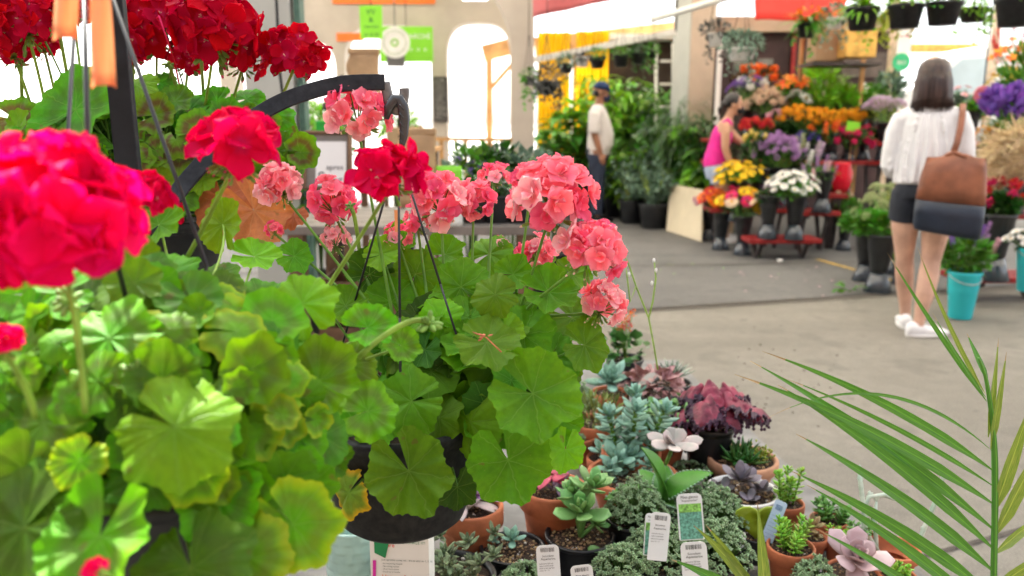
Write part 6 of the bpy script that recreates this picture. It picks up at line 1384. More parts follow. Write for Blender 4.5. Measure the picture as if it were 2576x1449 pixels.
# ---------------- basket B: magenta geranium, nearest
rng = random.Random(31); dB = .60; topB = W(420, 1150, .60)
tB = thing('hanging_basket', 'magenta red geranium basket with big lime leaves, nearest at the lower left', 'hanging basket', topB); basket_pot(tB, topB, .080, .11)
LB = [(440, 1075, 150, .48, 150, G_Ay, (.3, .5)), (275, 850, 122, .52, 300, G_B, (0, .7)), (430, 845, 95, .56, 250, G_B, (.1, .7)), (250, 1350, 150, .45, 80, G_B, (-.1, .5)), (60, 1330, 165, .46, 40, G_Bd, (-.3, .4)), (110, 1065, 112, .50, 40, G_B, (-.2, .6)), (550, 1255, 112, .53, 100, G_B, (.3, .4)), (735, 1320, 120, .54, 130, G_By, (.3, .1)), (760, 765, 92, .64, 300, G_Ay, (-.1, .5)), (800, 960, 108, .62, 320, G_B, (.1, .6)), (925, 1035, 78, .68, 200, G_B, (.4, .6)), (925, 825, 66, .70, 200, G_B, (.2, .7)), (1010, 870, 52, .72, 170, G_B, (.5, .6)), (590, 900, 74, .68, 270, G_Bd, (0, .5)), (650, 1010, 112, .62, 120, G_Bd, (.2, .5)), (480, 1430, 150, .48, 110, G_Bd, (0, .5)), (245, 960, 90, .50, 330, G_B), (150, 740, 80, .55, 30, G_B, (0, .8)), (400, 565, 70, .78, 250, G_A, (0, .6)), (560, 565, 78, .85, 280, G_Ay, (-.6, .0)), (640, 645, 62, .85, 190, G_Ay, (.3, 1.0)), (540, 700, 70, .8, 240, G_Bd, (0, .9)), (60, 900, 90, .52, 10, G_B), (30, 1160, 110, .5, 10, G_Bd), (180, 1200, 80, .5, 50, G_B), (400, 960, 80, .52, 200, G_Ay), (660, 760, 76, .7, 250, G_Bd), (420, 690, 80, .66, 270, G_A), (330, 650, 70, .62, 200, G_Ay), (700, 1130, 100, .6, 120, G_Bd, (.3, .2)), (480, 760, 66, .68, 240, G_Bd), (200, 1160, 70, .47, 60, G_By), (360, 1200, 90, .5, 80, G_Bd), (880, 920, 70, .7, 250, G_B), (620, 1400, 110, .52, 120, G_By, (.1, .3)), (820, 1150, 66, .66, 140, G_Bd, (.4, .3)), (30, 740, 70, .56, 0, G_B), (560, 820, 64, .7, 240, G_Bd), (730, 870, 60, .7, 250, G_A), (90, 1240, 90, .47, 40, G_Bd), (690, 1250, 80, .6, 140, G_B, (.3, .2))]
leaves(tB, LB, rng, lambda c: topB + Vector((rng.uniform(-.04, .04), rng.uniform(-.03, .04), rng.uniform(0, .03))), G_B, sr=.0016, stem_m=m_gstl)
filler(tB, W(380, 1080, .64), (.13, .11, .10), 120, .033, [G_B, G_Bd, G_Bd], rng, topB)
for (px, py, rp, d, ax_, mm, n, bx, by, wd) in [(130, 548, 196, .44, (.05, .7), P_magf, 26, 215, 1040, .50), (594, 368, 106, .64, (.12, .35), P_mag, 8, 470, 650, .45), (985, 440, 92, .70, (.1, .6), P_mag, 9, 800, 760, .44), (-5, 870, 55, .44, (-.5, .3), P_magf, 12, 90, 1050, .45), (240, 1432, 34, .40, (0, .3), P_magf, 3, 300, 1500, .45), (375, 490, 60, .62, (.6, .3), P_mag, 8, 300, 700, .45)]:
    c = W(px, py, d); axis = (UP + RT * ax_[0] - FWD * ax_[1]).normalized()
    flower_head(tB, c, rp * S(d), axis, [mm], m_budr, rng, n, 5, W(bx, by, d + .04), .18, .06, 100 if n > 12 else 72, stemm=m_gstl, wide=wd, stemr=.0017, buds=16 if n < 12 else 4, pl=.66 if n > 12 else .74, sq=.85 if n > 12 else .5)
buds(tB, W(1080, 815, .70), .0125, W(900, 900, .68), rng, 14, W(1035, 775, .69), m_bud)
buds(tB, W(175, 760, .5), .011, W(200, 900, .52), rng, 12); buds(tB, W(335, 930, .5), .010, W(300, 1080, .52), rng, 10)
apex = W(205, -230, .62)
for b_2, rr in [(topB + Vector((-.078, -.02, 0)), .0016), (W(222, 380, .50), .0017), (W(520, 668, .66), .0018)]:
    e = (b_2 - apex); end = apex + e * 1.0
    g = MB(); g.tube([apex, end, end + (topB - end) * .6], rr, 8); g.build('cord', m_cord, tB)
for (px, y1, wp, d, lean) in [(165, 96, 62, .47, -10), (262, 215, 62, .46, 14)]:
    g = MB(); P = []
    for i in range(7):
        P.append([W(px + lean * (j / 8 - 1) + wp * (i / 6 - .5) * (1 - .25 * (1 - j / 8)), y1 - 300 + 300 * j / 8 + (8 if i in (0, 6) and j == 8 else 0), d + .004 * math.sin(i * .9 + j * .4)) for j in range(9)])
    g.grid(P); g.build('paper_tag', m_tag, tB, solid=.0004)
g = MB(); g.tube([W(165, -204, .47), apex, W(262, -90, .46)], .0012, 6); g.build('tag_tie', m_cord, tB)
filler(tB, W(365, 1090, .60), (.135, .12, .125), 210, .0225, [G_B, G_B, G_Bd, G_A, G_By], rng, topB, 'front_foliage', face=2.2, lo=.75, hi=1.0, up=.4)
filler(tC, W(400, 400, 1.2), (.23, .14, .10), 130, .027, [G_Cg, G_C, G_C, G_Cg, G_Ay], rng, topC, 'front_foliage', face=2.2, lo=.7, hi=1.0, up=.4)
# ---------------- steel hanger stand
st_top = W(268, -260, .80); p0 = W(325, 440, .82)
base = Vector((p0.x, p0.y, 0)); t = thing('hanger_stand', 'black flat steel stand with upright post and curved arm holding the pink basket', 'plant hanger', base)
g = MB(); g.box(Vector((p0.x - .0, p0.y, (st_top.z) / 2 + .02)), (.0235, .010, st_top.z + .04), None); g.build('post', m_blackm, t, False, bevel=.0012)
g = MB(); g.box(base + Vector((0, 0, .006)), (.30, .30, .012)); g.build('base_plate', m_blackm, t, False, bevel=.002)
arc = [(330, 700, .84), (395, 560, .85), (450, 480, .87), (520, 400, .885), (600, 325, .90), (690, 265, .915), (780, 230, .925), (870, 210, .93), (968, 207, .935)]
def flat_bar(mb, pts, w_, th, wdir=None):
    P = [[], [], [], []]
    n = len(pts)
    for i, p in enumerate(pts):
        tn = (pts[min(i + 1, n - 1)] - pts[max(i - 1, 0)]).normalized(); nr = FWD; sd_ = tn.cross(nr).normalized() * w_ / 2; nn = nr * th / 2
        for k, o in enumerate((sd_ + nn, -sd_ + nn, -sd_ - nn, sd_ - nn)): P[k].append(p + o)
    vs = [P[k][i] for i in range(n) for k in range(4)]; fs = [(i * 4 + k, i * 4 + (k + 1) % 4, i * 4 + 4 + (k + 1) % 4, i * 4 + 4 + k) for i in range(n - 1) for k in range(4)] + [(3, 2, 1, 0), tuple(4 * (n - 1) + k for k in range(4))]
    mb.add(vs, fs)
def smooth_pts(L, m=5):
    P = [W(*e) for e in L]; out = []
    for i in range(len(P) - 1):
        p0_, p1_, p2_, p3_ = P[max(i - 1, 0)], P[i], P[i + 1], P[min(i + 2, len(P) - 1)]
        for k in range(m):
            s_ = k / m; out.append(.5 * ((2 * p1_) + (p2_ - p0_) * s_ + (2 * p0_ - 5 * p1_ + 4 * p2_ - p3_) * s_ * s_ + (3 * p1_ - p0_ - 3 * p2_ + p3_) * s_ ** 3))
    return out + [P[-1]]
g = MB(); flat_bar(g, smooth_pts(arc), .0185, .005); g.build('arm', mat('dusty_black_steel', (.012, .015, .02), .5, .35, 90, .5, .0005, c2=(.022, .026, .032), spec=.25), t, False, bevel=.0008)
g = MB(); hp = smooth_pts([(968, 207, .935), (974, 232, .935), (980, 262, .935), (998, 278, .935), (1012, 262, .935), (1017, 236, .935), (1017, 222, .935)], 4)
g.tube(hp, [(.0016, .006)] * len(hp), 8); g.build('hook', mat('worn_steel', (.16, .16, .155), .35, .3, 60, metal=.6), t)
# ================================================================== succulent table
TZ = .46
m_tray = mat('grey_bench_board', (.20, .195, .185), .7, .25, 10, .3)
pts = [T(560, 1250, TZ), T(1380, 905, TZ), T(1700, 905, TZ), T(1960, 1150, TZ), T(2330, 1449, TZ), T(2420, 1600, TZ), T(500, 1700, TZ)]
t = thing('display_table', 'low grey table crowded with succulent pots', 'table', (.2, 1.6, 0))
g = MB(); n = len(pts); vs = [Vector((p.x, p.y, TZ)) for p in pts] + [Vector((p.x, p.y, TZ - .03)) for p in pts]
g.add(vs, [tuple(range(n)), tuple(reversed(range(n, 2 * n)))] + [(i, i + n, (i + 1) % n + n, (i + 1) % n) for i in range(n)]); g.build('tabletop', m_tray, t, False)
for i in (0, 1, 2, 4, 6):
    p = pts[i].lerp(sum(pts, Vector()) / n, .12); g = MB(); g.bar((p.x, p.y, 0), (p.x, p.y, TZ - .03), .05, .05); g.build('leg', m_char, t, False)
s_blue = mat('blue_green_succulent', (.20, .37, .28), .45, .2, 40, .15, .0004, isl=.12, spec=.3); s_pale = mat('ghost_grey_pink_succulent', (.42, .42, .38), .5, .2, 25, isl=.12, c2=(.55, .42, .42))
s_green = mat('soft_green_succulent', (.16, .34, .10), .42, .25, 30, isl=.15); s_grey = mat('sage_green_succulent', (.20, .32, .20), .5, .25, 40, isl=.2)
s_lime = mat('lime_succulent', (.20, .42, .03), .42, .3, 30, isl=.2); s_dark = mat('dark_green_succulent', (.05, .17, .03), .4, .3, 30, isl=.2); s_purp = mat('purple_leaf', (.10, .045, .10), .45, .3, 30, isl=.2, spec=.4)
s_greyp = mat('velvet_grey_purple_leaf', (.13, .14, .15), .6, .3, 30, isl=.15, c2=(.24, .20, .24)); s_pink = mat('pearl_pink_echeveria', (.50, .34, .36), .45, .15, 12, isl=.1, c2=(.58, .46, .46)); s_jade = mat('jade_green', (.10, .26, .05), .35, .2, 30, isl=.15)
s_zeb = mat('striped_haworthia', (.05, .14, .06), .45, .3, 260, c2=(.45, .5, .42)); s_mot = mat('speckled_fittonia', (.30, .07, .09), .5, .3, 300, c2=(.5, .32, .30), isl=.15)
s_kal = mat('leaf_vivid_green', (.08, .26, .03), .38, .25, 14, trans=.12); s_beg = mat('begonia_wine', (.15, .018, .04), .4, .4, 26, trans=.2, c2=(.40, .06, .11), bump=.6, bdist=.002); s_begd = mat('begonia_edge', (.045, .015, .035), .5, .3, 40)
s_silver = mat('silver_green_sedum', (.22, .33, .17), .6, .2, 50, isl=.25); s_var = mat('variegated_wax_stem', (.28, .42, .30), .5, .2, 45, c2=(.50, .58, .48)); s_vio = mat('violet_leaf', (.32, .16, .36), .5, .2, 20, isl=.1)
s_red = mat('red_leaf', (.40, .03, .08), .45, .2, 30)
Zp = Vector((0, 0, 1))
def at(px, py, h=0): return T(px, py, TZ + h)
def pot_at(px, py_rim, wpx, h, pm, label, fol, terr=False, name='potted_succulent', cat='potted succulent', lift=0, sg=70, smt=None, round_=None):
    c = T(px, py_rim, TZ + h + lift); r = wpx * S(depth_of(c)) / 2 / 1.03; b = Vector((c.x, c.y, TZ + lift))
    if lift: b.z = TZ + lift
    return potted(name, label, cat, b, r, h, pm, lambda par, tp: fol(par, tp, r), terr, 'plants on the succulent table', sg, smt)
def F(fn, mt, name='leaves'):
    def f(par, tp, r):
        g = MB(); fn(g, tp, r); g.build(name, mt, par)
    return f
rng = random.Random(77)
def stalky(n, H, lr, mt, wd=.42, th=.2, lean=.3, tipn=8, up0=.25, dens=26, leafup=.35):
    def f(par, tp, r):
        g = MB(); st = MB()
        for k in range(n):
            a = 2 * PI * k / n + rng.uniform(-.4, .4); rr = r * rng.uniform(.0, .55); p0 = tp + Vector((rr * math.cos(a), rr * math.sin(a), 0)); L = H * rng.uniform(.6, 1.1); dr = Vector((lean * math.cos(a), lean * math.sin(a), 1)).normalized()
            if n == 1: dr = Vector((lean, -.1, 1)).normalized()
            st.tube([p0 - Zp * .01, p0 + dr * L], lr * .12, 5)
            for j in range(dens):
                f_ = up0 + (1 - up0) * j / dens; an = j * 2.4; d = (dr.orthogonal().normalized()); d = Matrix.Rotation(an, 3, dr) @ d; e = leafup + .9 * max(0, f_ - .8) * 3; fleshy(g, p0 + dr * L * f_, d + dr * e, dr, lr * (1.15 - .55 * max(0, f_ - .5)) * rng.uniform(.85, 1.1), lr * wd * .5, lr * th * .5, 7, 4, bend=.15)
            rosette(g, p0 + dr * L, lr * 1.05, rng, tipn, wd * .5, th * .5, dr, .8)
        st.build('stem', m_stem, par); g.build('leaves', mt, par)
    return f
def sedum(mt, H=.06, n=150, lr=.006, over=1.1):
    def f(par, tp, r):
        g = MB(); st = MB()
        for k in range(n):
            a = rng.uniform(0, 6.28); q = math.sqrt(rng.random()); d = Vector((q * math.cos(a), q * math.sin(a), 0)); p = tp + d * r * over + Zp * (H * (1.05 - q * q * .9) * rng.uniform(.6, 1.1) + .002)
            if k % 2 == 0: st.tube([tp + d * r * .5, p], .0008, 4)
            up = (Zp * 1.2 + d * .9 + rv(rng, .3)).normalized(); qq = up.to_track_quat('Z', 'Y')
            for j in range(7):
                an = j * 2.4; e = .2 + .12 * j; dd = qq @ Vector((math.cos(an) * math.cos(e), math.sin(an) * math.cos(e), math.sin(e))); fleshy(g, p, dd, up, lr * rng.uniform(.8, 1.2), lr * .32, lr * .2, 5, 3)
        st.build('stem', m_dstem, par); g.build('foliage', mt, par)
    return f
def ros(mt, k=1.3, n=24, wd=.26, th=.1, op=1.0, peak=.62, sharp=.6, lift=.01, more=0, tilt=(0, -.25, 1)):
    def f(par, tp, r):
        g = MB(); rosette(g, tp + Zp * (lift + .008), r * k, rng, n, wd, th, tilt, op, peak, sharp, 9)
        for j in range(more):
            a = rng.uniform(0, 6.28); rosette(g, tp + Vector((r * .6 * math.cos(a), r * .6 * math.sin(a), lift)), r * k * .5, rng, 14, wd, th, (rng.uniform(-.4, .4), rng.uniform(-.5, .2), 1), op, peak, sharp, 7)
        g.build('leaves', mt, par)
    return f
def broad(mt, n, L, Wd, mat2=None, bend=.3, el=(.3, 1.2), fold=.12, name='leaves', droop=0):
    def f(par, tp, r):
        g = MB()
        for k in range(n):
            a = 2.4 * k + rng.uniform(-.2, .2); e = rng.uniform(*el); d = Vector((math.cos(a) * math.cos(e), math.sin(a) * math.cos(e), math.sin(e))); blade(g, tp + d * .006, d, Zp, L * rng.uniform(.75, 1.1), Wd, bend, fold, 9, mid=.45)
        g.build(name, mt, par, solid=.0012)
    return f
# back part of the table
def kal(par, tp, r):
    g = MB(); clump(g, tp + Zp * .045, (r * 1.3, r * 1.2, .035), 60, .03, .018, rng, .2, up=.4); g.build('leaves', s_dark, par)
    for k in range(14):
        g = MB() if k == 0 else g; p = tp + Vector((rng.uniform(-.02, .02), rng.uniform(-.02, .02), rng.uniform(.09, .15))); g.use(m_stem).tube([tp, p], .0012, 4); g.use(f_or if k % 2 else f_red)
        for j in range(12): petal(g, p + rv(rng, .005), rv(rng) + Zp * .5, Zp, .008, .004, .1, .02, rng, 2, 2)
    g.build('blossoms', None, par)
pot_at(1572, 900, 96, .09, m_blacks, 'kalanchoe with orange red flower spikes at the far end of the table', kal, name='potted_kalanchoe', cat='potted plant')
pot_at(1640, 985, 110, .09, m_blacks, 'pink speckled polka dot plant behind the blue succulents', lambda par, tp, r: F(lambda g, tp, r: clump(g, tp + Zp * .03, (r * 1.5, r, .03), 90, .034, .014, rng, .3, up=.5), s_mot)(par, tp, r), name='potted_polka_dot_plant', cat='potted plant')
pot_at(1690, 960, 100, .08, m_blacks, 'striped zebra haworthia at the far right of the table', lambda par, tp, r: (F(lambda g, tp, r: rosette(g, tp + Zp * .02, r * 1.5, rng, 34, .09, .07, Zp, .75, .3, 1.1), s_zeb)(par, tp, r)))
pot_at(1535, 985, 96, .08, m_terra, 'pale blue pointed echeveria at the far left of the succulents', ros(s_blue, 1.5, 26, .2, .09, .8, .55, .8, .03, tilt=(-.1, -.5, 1)), True)
pot_at(1500, 1060, 120, .11, m_terra, 'yellow green needle leaved sedum in terracotta beside the geranium', lambda par, tp, r: (F(lambda g, tp, r: clump(g, tp + Zp * .03, (r * 1.1, r, .04), 420, .022, .0022, rng, .1, up=1.2), mat('mossy_needles', (.16, .20, .04), .6, .3, 20, isl=.4))(par, tp, r)), True)
pot_at(1455, 1020, 90, .10, m_terral, 'fine grey green thyme like succulent under the geranium leaves', sedum(s_silver, .06, 140, .008))
pot_at(1455, 1095, 92, .06, m_terra, 'shallow terracotta pot with bare gravel and a low grey plant', sedum(s_silver, .012, 30, .006, .5), True, sg=200, lift=.03)
pot_at(1588, 1130, 150, .10, m_terra, 'tall blue green stacked succulent in terracotta, tallest of the table', stalky(4, .125, .039, s_blue, .45, .2, .35, 12, .1, 24), True)
pot_at(1668, 1085, 120, .11, m_terra, 'round leaved green crassula behind the pale ghost plant', lambda par, tp, r: F(lambda g, tp, r: [fleshy(g, tp + Vector((rng.gauss(0, r * .6), rng.gauss(0, r * .5), rng.uniform(.0, .07))), rv(rng) + Zp * .5, Zp, .020, .009, .003, 8, 5, .6, .5) for _ in range(150)], s_green)(par, tp, r), True)
def begonia(par, tp, r):
    st = MB()
    for i, (dx, dy, dz, L, wd, ang) in enumerate([(.0, -.02, .085, .085, .05, 190), (.02, .01, .095, .10, .055, 150), (.06, -.01, .085, .13, .062, -8), (.0, .03, .10, .09, .05, 80), (-.05, .0, .06, .08, .045, 200), (.03, -.03, .07, .085, .045, -60), (-.06, -.02, .01, .07, .03, 215), (-.02, -.05, .09, .08, .05, 240), (.05, .02, .105, .09, .05, 30), (-.03, .03, .10, .08, .05, 130), (.07, -.03, .08, .08, .045, -30), (0, 0, .115, .07, .05, 300)]):
        dx, dy, dz, L, wd = [k_ * .84 for k_ in (dx, dy, dz, L, wd)]; c = tp + Vector((dx, dy, dz)); a = R(ang); d = Vector((math.cos(a), math.sin(a), -.18)); up = (Zp + rv(rng, .15)).normalized(); s_ = d.cross(up).normalized(); g = MB(); P = []; E = []
        for j in range(17):
            t_ = j / 16; hw = wd * (math.sin(PI * min(1, t_ ** .6 * .98 + .02))) ** .7; row = []
            for k in range(13):
                u = -1 + 2 * k / 12; ruf = .009 * math.sin(j * 2.3 + (k > 6) * 2) * abs(u) ** 2 + .004 * math.sin(j * 1.1 + k)
                row.append(c + d * (L * (t_ - .25)) + s_ * (u * hw) + up * (.014 * math.cos(u * 3) * (1 - t_) - .02 * t_ * t_ + ruf - .012 * abs(u)))
            P.append(row)
        g.use(s_beg).grid([r_[2:11] for r_ in P]); g.use(s_begd).grid([r_[:3] for r_ in P]); g.use(s_begd).grid([r_[10:] for r_ in P])
        for r_ in P[::1]:
            for e in (r_[0], r_[-1]): g.blob(e, .004, 5, 4)
        g.build('leaf', None, par); st.tube([tp, tp.lerp(c, .6) + rv(rng, .006), c], [.005, .004, .003], 7)
    st.build('stem', mat('begonia_stalk', (.36, .05, .035), .5, .3, 40), par)
pot_at(1785, 1065, 126, .135, m_blacks, 'ruffled wine red rex begonia in a tall black pot at the table edge', begonia, name='potted_begonia', cat='potted plant')
def haw(par, tp, r):
    g = MB()
    for (dx, dy, k) in [(-.3, -.2, .8), (.05, .1, .9), (.1, -.3, .7), (-.1, .3, .7)]: rosette(g, tp + Vector((dx * r, dy * r, .004)), r * k, rng, 20, .10, .09, (dx * .4, -.1, 1), .72, .25, 1.0)
    g.build('leaves', s_dark, par); g = MB()
    for k in range(90): fleshy(g, tp + Vector((r * .55 + rng.gauss(0, r * .14), rng.gauss(0, r * .2), rng.uniform(0, .03))), rv(rng) + Zp, Zp, .008, .003, .002, 5, 3)
    g.build('lime_sedum', m_leafy, par)
pot_at(1868, 1150, 176, .075, m_terral, 'wide terracotta bowl of dark green haworthia with lime sedum', haw, True, sg=150)
def bowlfol(par, tp, r):
    g = MB()
    for (dx, dy, dz, n, k) in [(-.1, -.1, .03, 7, .62), (-.6, -.1, .01, 5, .4), (.45, -.2, .012, 6, .42), (.25, .2, .02, 5, .4), (0, -.6, .005, 4, .34)]:
        c = tp + Vector((dx * r, dy * r, dz))
        for j in range(n):
            a = 2.4 * j + rng.uniform(-.3, .3); e = .25 + .16 * j; fleshy(g, c, (math.cos(a) * math.cos(e), math.sin(a) * math.cos(e) - .15, math.sin(e)), Zp, r * k * rng.uniform(.8, 1.1), r * k * .34, r * .02, 10, 7, .6, .5, .1)
    g.build('leaves', s_greyp, par)
pot_at(1868, 1232, 182, .07, mat('white_glazed_bowl', (.66, .65, .62), .35, .05, 6), 'white bowl of velvety grey purple trailing plant', bowlfol, sg=120, name='potted_trailing_plant', cat='potted plant')
# white dish / tray under pots
# middle part
def ghost(par, tp, r):
    g = MB(); c = tp + Vector((.03, 0, .085))
    for j in range(10):
        a = 2 * PI * j / 6 + (.5 if j > 5 else 0) + .3; e = .12 if j < 6 else .85; fleshy(g, c, (math.cos(a) * math.cos(e), math.sin(a) * math.cos(e) * .9 - .2, math.sin(e) * .8), (0, -.6, 1), (.058 if j < 6 else .034), .0135, .004, 10, 8, .66, .5, .05)
    g.build('leaves', s_pale, par); g = MB(); g.tube([tp, c], .004, 7); g.build('stem', m_stem, par)
pot_at(1655, 1205, 100, .09, m_terral, 'pale grey pink ghost plant with star of pointed leaves', ghost, True)
def bl(par, tp, r):
    g = MB()
    for (dx, dy, k, n) in [(-.35, .1, .6, 16), (-.55, -.3, .35, 14), (.0, .35, .5, 16), (.3, -.1, .3, 10)]:
        p = tp + Vector((dx * r, dy * r, 0)); rosette(g, p + Zp * .03, r * k, rng, n, .24, .12, (dx * .4, -.45, 1), .75, .6, .6)
        for j in range(14): a = 2.4 * j; fleshy(g, p + Zp * .028 * j / 14, (math.cos(a), math.sin(a), .4), Zp, r * k * .5, r * k * .14, r * .05, 7, 4)
    g.build('leaves', s_blue, par)
pot_at(1592, 1190, 232, .085, m_terra, 'wide terracotta bowl with small powder blue succulents and gravel', bl, True, sg=260)
def kalm(par, tp, r):
    g = MB(); e2 = MB()
    for (ax_, ay, az, L, wd) in [(-.12, -.35, .9, .15, .030), (-.75, -.5, .45, .14, .026), (.6, -.3, .75, .12, .024), (.2, .5, .6, .08, .02), (-.3, .5, .5, .08, .02), (.5, -.8, .3, .07, .018)]:
        d = Vector((ax_, ay, az)).normalized(); blade(g, tp + Zp * .01, d, Zp + Vector((0, -1, 0)) * .4, L, wd, .22, .5, 10, mid=.42)
        up = (Zp - Vector((0, .4, 0))); up = (up - d * up.dot(d)).normalized(); s_ = d.cross(up)
        if az < .8:
            for j in range(13):
                t_ = .25 + .7 * j / 12; w_ = wd * math.sin(PI * t_ ** (math.log(.5) / math.log(.42))) ** .8
                for sg_ in (-1, 1): e2.blob(tp + Zp * .01 + d * (L * (t_ - .055 * t_ * t_)) - up * (.22 * L * t_ * t_) + s_ * sg_ * w_ + up * .5 * w_, .0028, 5, 4)
    g.build('leaves', s_kal, par, solid=.002); e2.build('plantlets', s_grey, par)
pot_at(1662, 1262, 120, .09, m_blacks, 'mother of thousands with upright toothed green leaves', kalm)
def trad(mt, n=9, mt2=None):
    def f(par, tp, r):
        for i, m_ in enumerate([mt, mt2 or mt]):
            g = MB()
            for k in range(n):
                a = 2.4 * k + i; e = rng.uniform(.0, 1.0); fleshy(g, tp + Vector((rng.uniform(-.3, .3) * r, rng.uniform(-.3, .3) * r, .01 + .02 * i)), (math.cos(a) * math.cos(e), math.sin(a) * math.cos(e), math.sin(e)), Zp, r * rng.uniform(.7, 1.15), r * .19, r * .03, 8, 6, .5, .7, -.35)
            g.build('leaves', m_, par)
    return f
pot_at(1392, 1222, 172, .13, m_terra, 'tall terracotta pot of purple tradescantia, right of the black hanging pot', trad(s_purp, 6, s_red), True, name='potted_tradescantia', cat='potted plant', sg=160)
pot_at(1183, 1268, 168, .12, m_terra, 'terracotta pot with grey green leaves half hidden behind the black hanging pot', trad(s_pale, 7, s_vio), True, name='potted_tradescantia', cat='potted plant')
# fallen violet leaf between pots
# front part
def cot(par, tp, r):
    g = MB()
    for (dx, dy, dz, k, tl) in [(.0, -.1, .05, 1.0, (-.1, -.5, 1)), (.35, .3, .085, .75, (.3, -.1, 1)), (-.2, .3, .07, .7, (-.3, .1, 1)), (.4, -.1, .03, .5, (.8, -.2, .6))]:
        p = tp + Vector((dx * r, dy * r, dz)); rosette(g, p, r * 1.15 * k, rng, 15, .26, .1, tl, .8, .68, .5, 10); g.tube([tp, p], .004, 6)
    fleshy(g, tp + Vector((.3 * r, -.5 * r, .002)), (.1, -1, .1), Zp, .03, .012, .004, 9, 6, .6, .5); g.build('leaves', s_green, par)
pot_at(1460, 1342, 178, .075, m_blacks, 'pale green spoon leaved succulent rising from a black pot in the front row', cot, sg=220)
pot_at(1290, 1375, 168, .065, m_blacks, 'tiny blue rosette in a mostly bare gravel filled black pot', ros(s_blue, .55, 16, .22, .1, .8, .6, .7, .012, more=1), sg=260)
pot_at(1600, 1300, 150, .095, m_blacks, 'frothy sage green sedum in a black pot beneath the toothed leaves', sedum(s_silver, .075, 430, .0052, 1.15))
pot_at(1570, 1440, 0 + 150, .07, m_blacks, 'silvery sedum spilling from a black pot at the bottom edge, left of the barcode tag', sedum(s_silver, .045, 340, .0052, 1.2))
pot_at(1665, 1400, 190, .08, m_blacks, 'silvery sedum in a black pot below the stacked plant tags', sedum(s_silver, .06, 400, .0052, 1.1))
pot_at(1785, 1300, 190, .085, m_blacks, 'grey green sedum behind the picture tag', sedum(s_silver, .06, 430, .0052, 1.1))
pot_at(1800, 1395, 180, .08, m_blacks, 'silvery sedum left of the green terracotta pot', sedum(s_silver, .06, 430, .0052, 1.1))
pot_at(1322, 1462, 150, .06, m_blacks, 'small leaved jade sedum at the bottom edge under the rosette pot', sedum(s_silver, .03, 160, .006, .9))
pot_at(1440, 1500, 170, .07, m_blacks, 'empty looking black pot at the bottom edge with a barcode tag', sedum(s_silver, .02, 60, .006, .5), lift=.01)
pot_at(1120, 1448, 260, .07, m_blacks, 'fuzzy olive green rosettes crowding a wide black pot at the bottom', lambda par, tp, r: F(lambda g, tp, r: [rosette(g, tp + Vector((rng.uniform(-1, 1) * r, rng.uniform(-.8, .8) * r, rng.uniform(.02, .05))), .026, rng, 13, .2, .09, (rng.uniform(-.5, .5), rng.uniform(-.7, .2), 1), .9, .5, .8, 6) for _ in range(34)], mat('fuzzy_olive_leaf', (.14, .19, .10), .8, .3, 60, isl=.25))(par, tp, r))
def hoya(par, tp, r):
    g = MB(); c = tp + Vector((0, 0, .03)); P = []
    for i in range(25):
        a = 2 * PI * i / 24; x = 16 * math.sin(a) ** 3; z = 13 * math.cos(a) - 5 * math.cos(2 * a) - 2 * math.cos(3 * a) - math.cos(4 * a); P.append([c + Vector((x * f / 16 * .042, -.006 * f * f, (z * f / 16 + .1) * .036)) for f in (0, .5, 1)])
    g.grid(P); g.build('leaf', mat('hoya_lime', (.26, .36, .02), .35, .15, 10, trans=.2), par, solid=.004)
pot_at(1902, 1345, 80, .05, m_blacks, 'single lime green heart shaped hoya leaf standing in a small pot', hoya, lift=.02)
pot_at(1990, 1372, 120, .075, m_terra, 'bushy bright green succulent in a small terracotta pot', stalky(10, .055, .014, s_lime, .34, .2, .35, 7, .15, 22, .4), True)
pot_at(1978, 1262, 90, .06, m_terra, 'upright green jade shoots behind the white bowl edge', stalky(5, .07, .016, s_lime, .5, .22, .2, 7, .1, 20, .4), True)
pot_at(2085, 1305, 92, .055, m_terra, 'dark green jade plant in the right of the tiny terracotta pots', stalky(6, .045, .016, s_jade, .5, .25, .4, 8, .1, 14, .4), True)
pot_at(2040, 1345, 84, .05, m_terra, 'tiny terracotta pot with reddish rosettes beside the bright green bush', ros(mat('bronze_rosette', (.20, .14, .06), .5, .3, 30, isl=.2), 1.2, 18, .2, .1, .8, .5, .8, .01, 2), True)
pot_at(2115, 1352, 80, .05, m_terra, 'tiny terracotta pot with green shoots behind the pink echeveria', stalky(5, .02, .012, s_lime, .5, .25, .4, 8, .1, 10, .4), True)
pot_at(2165, 1345, 84, .05, m_terra, 'tiny terracotta pot with mixed jade at the right table edge', stalky(5, .035, .013, s_jade, .5, .25, .4, 8, .1, 10, .4), True)
pot_at(2148, 1440, 140, .05, m_terra, 'large pearly pink echeveria at the bottom right of the table', ros(s_pink, 1.45, 16, .33, .07, .92, .7, .45, .02, tilt=(0, -.6, 1)), True)
pot_at(2050, 1460, 100, .05, m_blacks, 'blue green sedum at the bottom edge left of the pink echeveria', sedum(s_silver, .04, 130, .006))
pot_at(2260, 1445, 90, .05, m_terra, 'tiny terracotta pot with lime shoots right of the pink echeveria', stalky(5, .02, .012, s_lime, .5, .25, .4, 8, .1, 10, .4), True)
pot_at(1735, 1180, 90, .05, mat('pale_plastic', (.5, .48, .44), .6), 'low pale pot squeezed between the ghost plant and the haworthia bowl', sedum(s_silver, .015, 50, .006))
pot_at(1520, 1150, 90, .06, m_terra, 'little blue rosette in terracotta under the purple leaf', ros(s_blue, 1.1, 18, .25, .12, .8, .6, .6), True)
